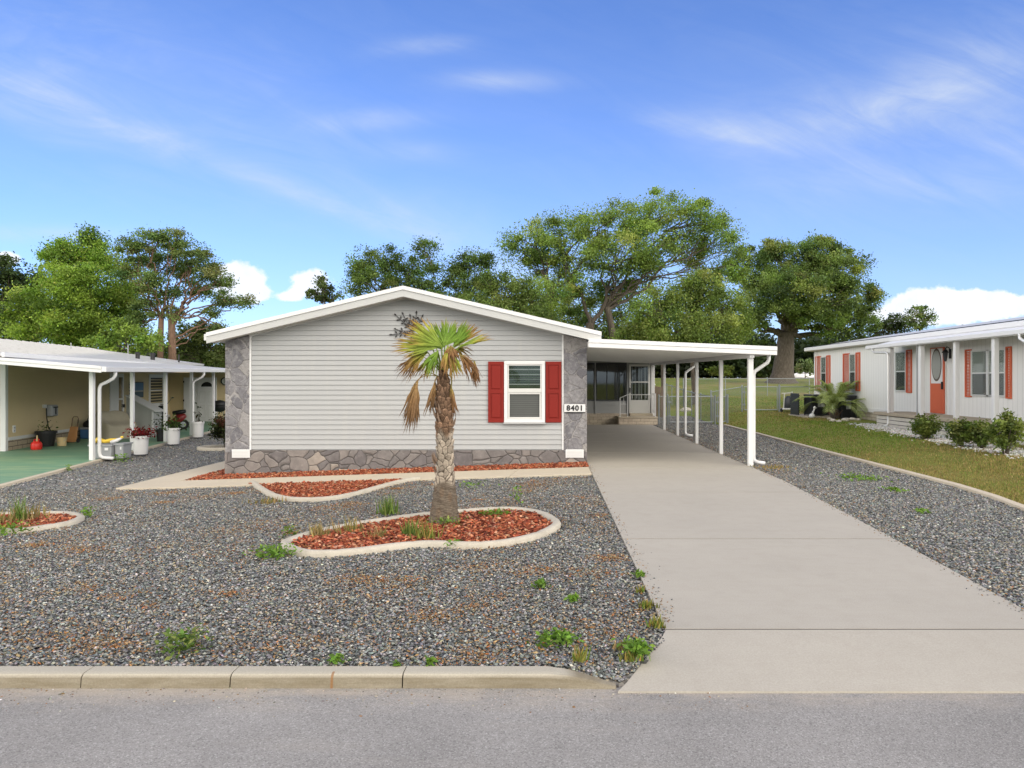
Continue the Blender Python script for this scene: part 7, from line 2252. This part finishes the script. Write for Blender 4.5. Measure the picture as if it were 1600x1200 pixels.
tree('broadleaf_tree', 'olive green tree right of the pine behind the gutter', 46, (315, 600), .12, (315, 560, 0),
     [(300, 525, 34, 24, 0), (335, 540, 28, 24, 0), (290, 548, 36, 22, 0), (350, 560, 30, 22, 0), (325, 515, 18, 14, 0)], [(0.12, 0.168, 0.048), (0.16, 0.208, 0.064), (0.08, 0.112, 0.035)], [4, 3, 2], 10000, .17, 7, .6, hang=.4)
# right, beyond the white house
tree('pine_tree', 'thin distant pine with open top above the white house roof', 75, (1435, 600), .16, (1437, 515, 0),
     [(1440, 487, 18, 8, 0), (1452, 495, 12, 7, 0), (1425, 497, 14, 7, 0), (1446, 505, 16, 7, 0), (1432, 510, 14, 6, 0)], PIN, WE, 2600, .20, 4, .50)
tree('pine_tree', 'low dark tree tops left of the thin distant pine', 78, (1400, 600), .2, (1400, 515, 0),
     [(1402, 500, 16, 8, 0), (1388, 508, 14, 9, 0), (1412, 512, 18, 10, 0), (1380, 518, 24, 12, 0), (1360, 522, 20, 12, 0)], DRK, [4, 3, 2], 4200, .24, 4, .7)
tree('small_tree', 'bright young tree with large leaves beyond the far lawn', 80, (1258, 597), .06, (1258, 585, 0),
     [(1258, 570, 12, 10, 0), (1250, 577, 8, 6, 0), (1266, 575, 8, 7, 0)], [(.16, .22, .09), (.22, .27, .13), (.1, .15, .05)], [4, 3, 2], 900, .30, 8, .6)

# far wood closing the field: one mass of understorey and crowns
Cs = []
for xx in np.arange(-80, 70, 1.7):
    for yy, hh in ((93, 4.2), (97, 5.2), (103, 6.2)):
        if rs.rand() < .12: continue
        Cs.append((xx + rs.normal(0, 1.0), yy + rs.normal(0, 1.4), float(G(xx, yy)), hh * rs.uniform(.65, 1.15)))
Cs = np.array(Cs); n = 170000
wi = rs.randint(0, len(Cs), n)
t = rs.uniform(0, 1, n) ** .8
u_ = rs.normal(0, 1, (n, 3))
P = Cs[wi][:, :3] + np.stack([u_[:, 0] * 1.5, u_[:, 1] * 1.2, t * Cs[wi][:, 3] + u_[:, 2] * .3], 1)
P[:, 2] = np.maximum(P[:, 2], G(P[:, 0], P[:, 1]) + rs.uniform(.05, .6, n))
V_, F_ = leaf_quads(P, n, rs.uniform(.35, .8, n), up=.3, asp=.8)
cl = palette(len(Cs), [(.032, .052, .018), (.05, .078, .025), (.075, .11, .03), (.022, .034, .014)], [4, 3, 1.5, 2], .2)[wi] * (1 + rs.normal(0, .2, (n, 1)))
tag(np_mesh('woods', V_, F_, np.repeat(np.clip(cl, .004, .5), 4, 0), M['leaf']), 'dark far woodland closing off the field', 'woods', kind='stuff')
# low bright shrub at the wood's edge
shrub('shrub', 'low bright green bush at the dark wood edge seen under the carport', 'shrub', tuple(pt(1128, 596, 86)[:2]) + (float(G(pt(1128, 596, 86).x, 86)),), 1.6, 1.2, .7, 1500, .30, [(.13, .18, .04), (.17, .22, .05)], [1, 1])
# leaf-strewn bare strip in front of the wood
mb = MB(); xs2 = np.arange(-40, 60, 1.5); vs = []
for x in xs2:
    for y in (82.5 + .6 * math.sin(x * .7), 92): vs.append((x, y, float(G(x, y)) + .05))
mb.add(vs, [(2 * i, 2 * i + 2, 2 * i + 3, 2 * i + 1) for i in range(len(xs2) - 1)])
tag(mb.build('leaf_strip', paint('brown leaf floor', (.26, .16, .085), .95, .3, 2)), kind='structure')
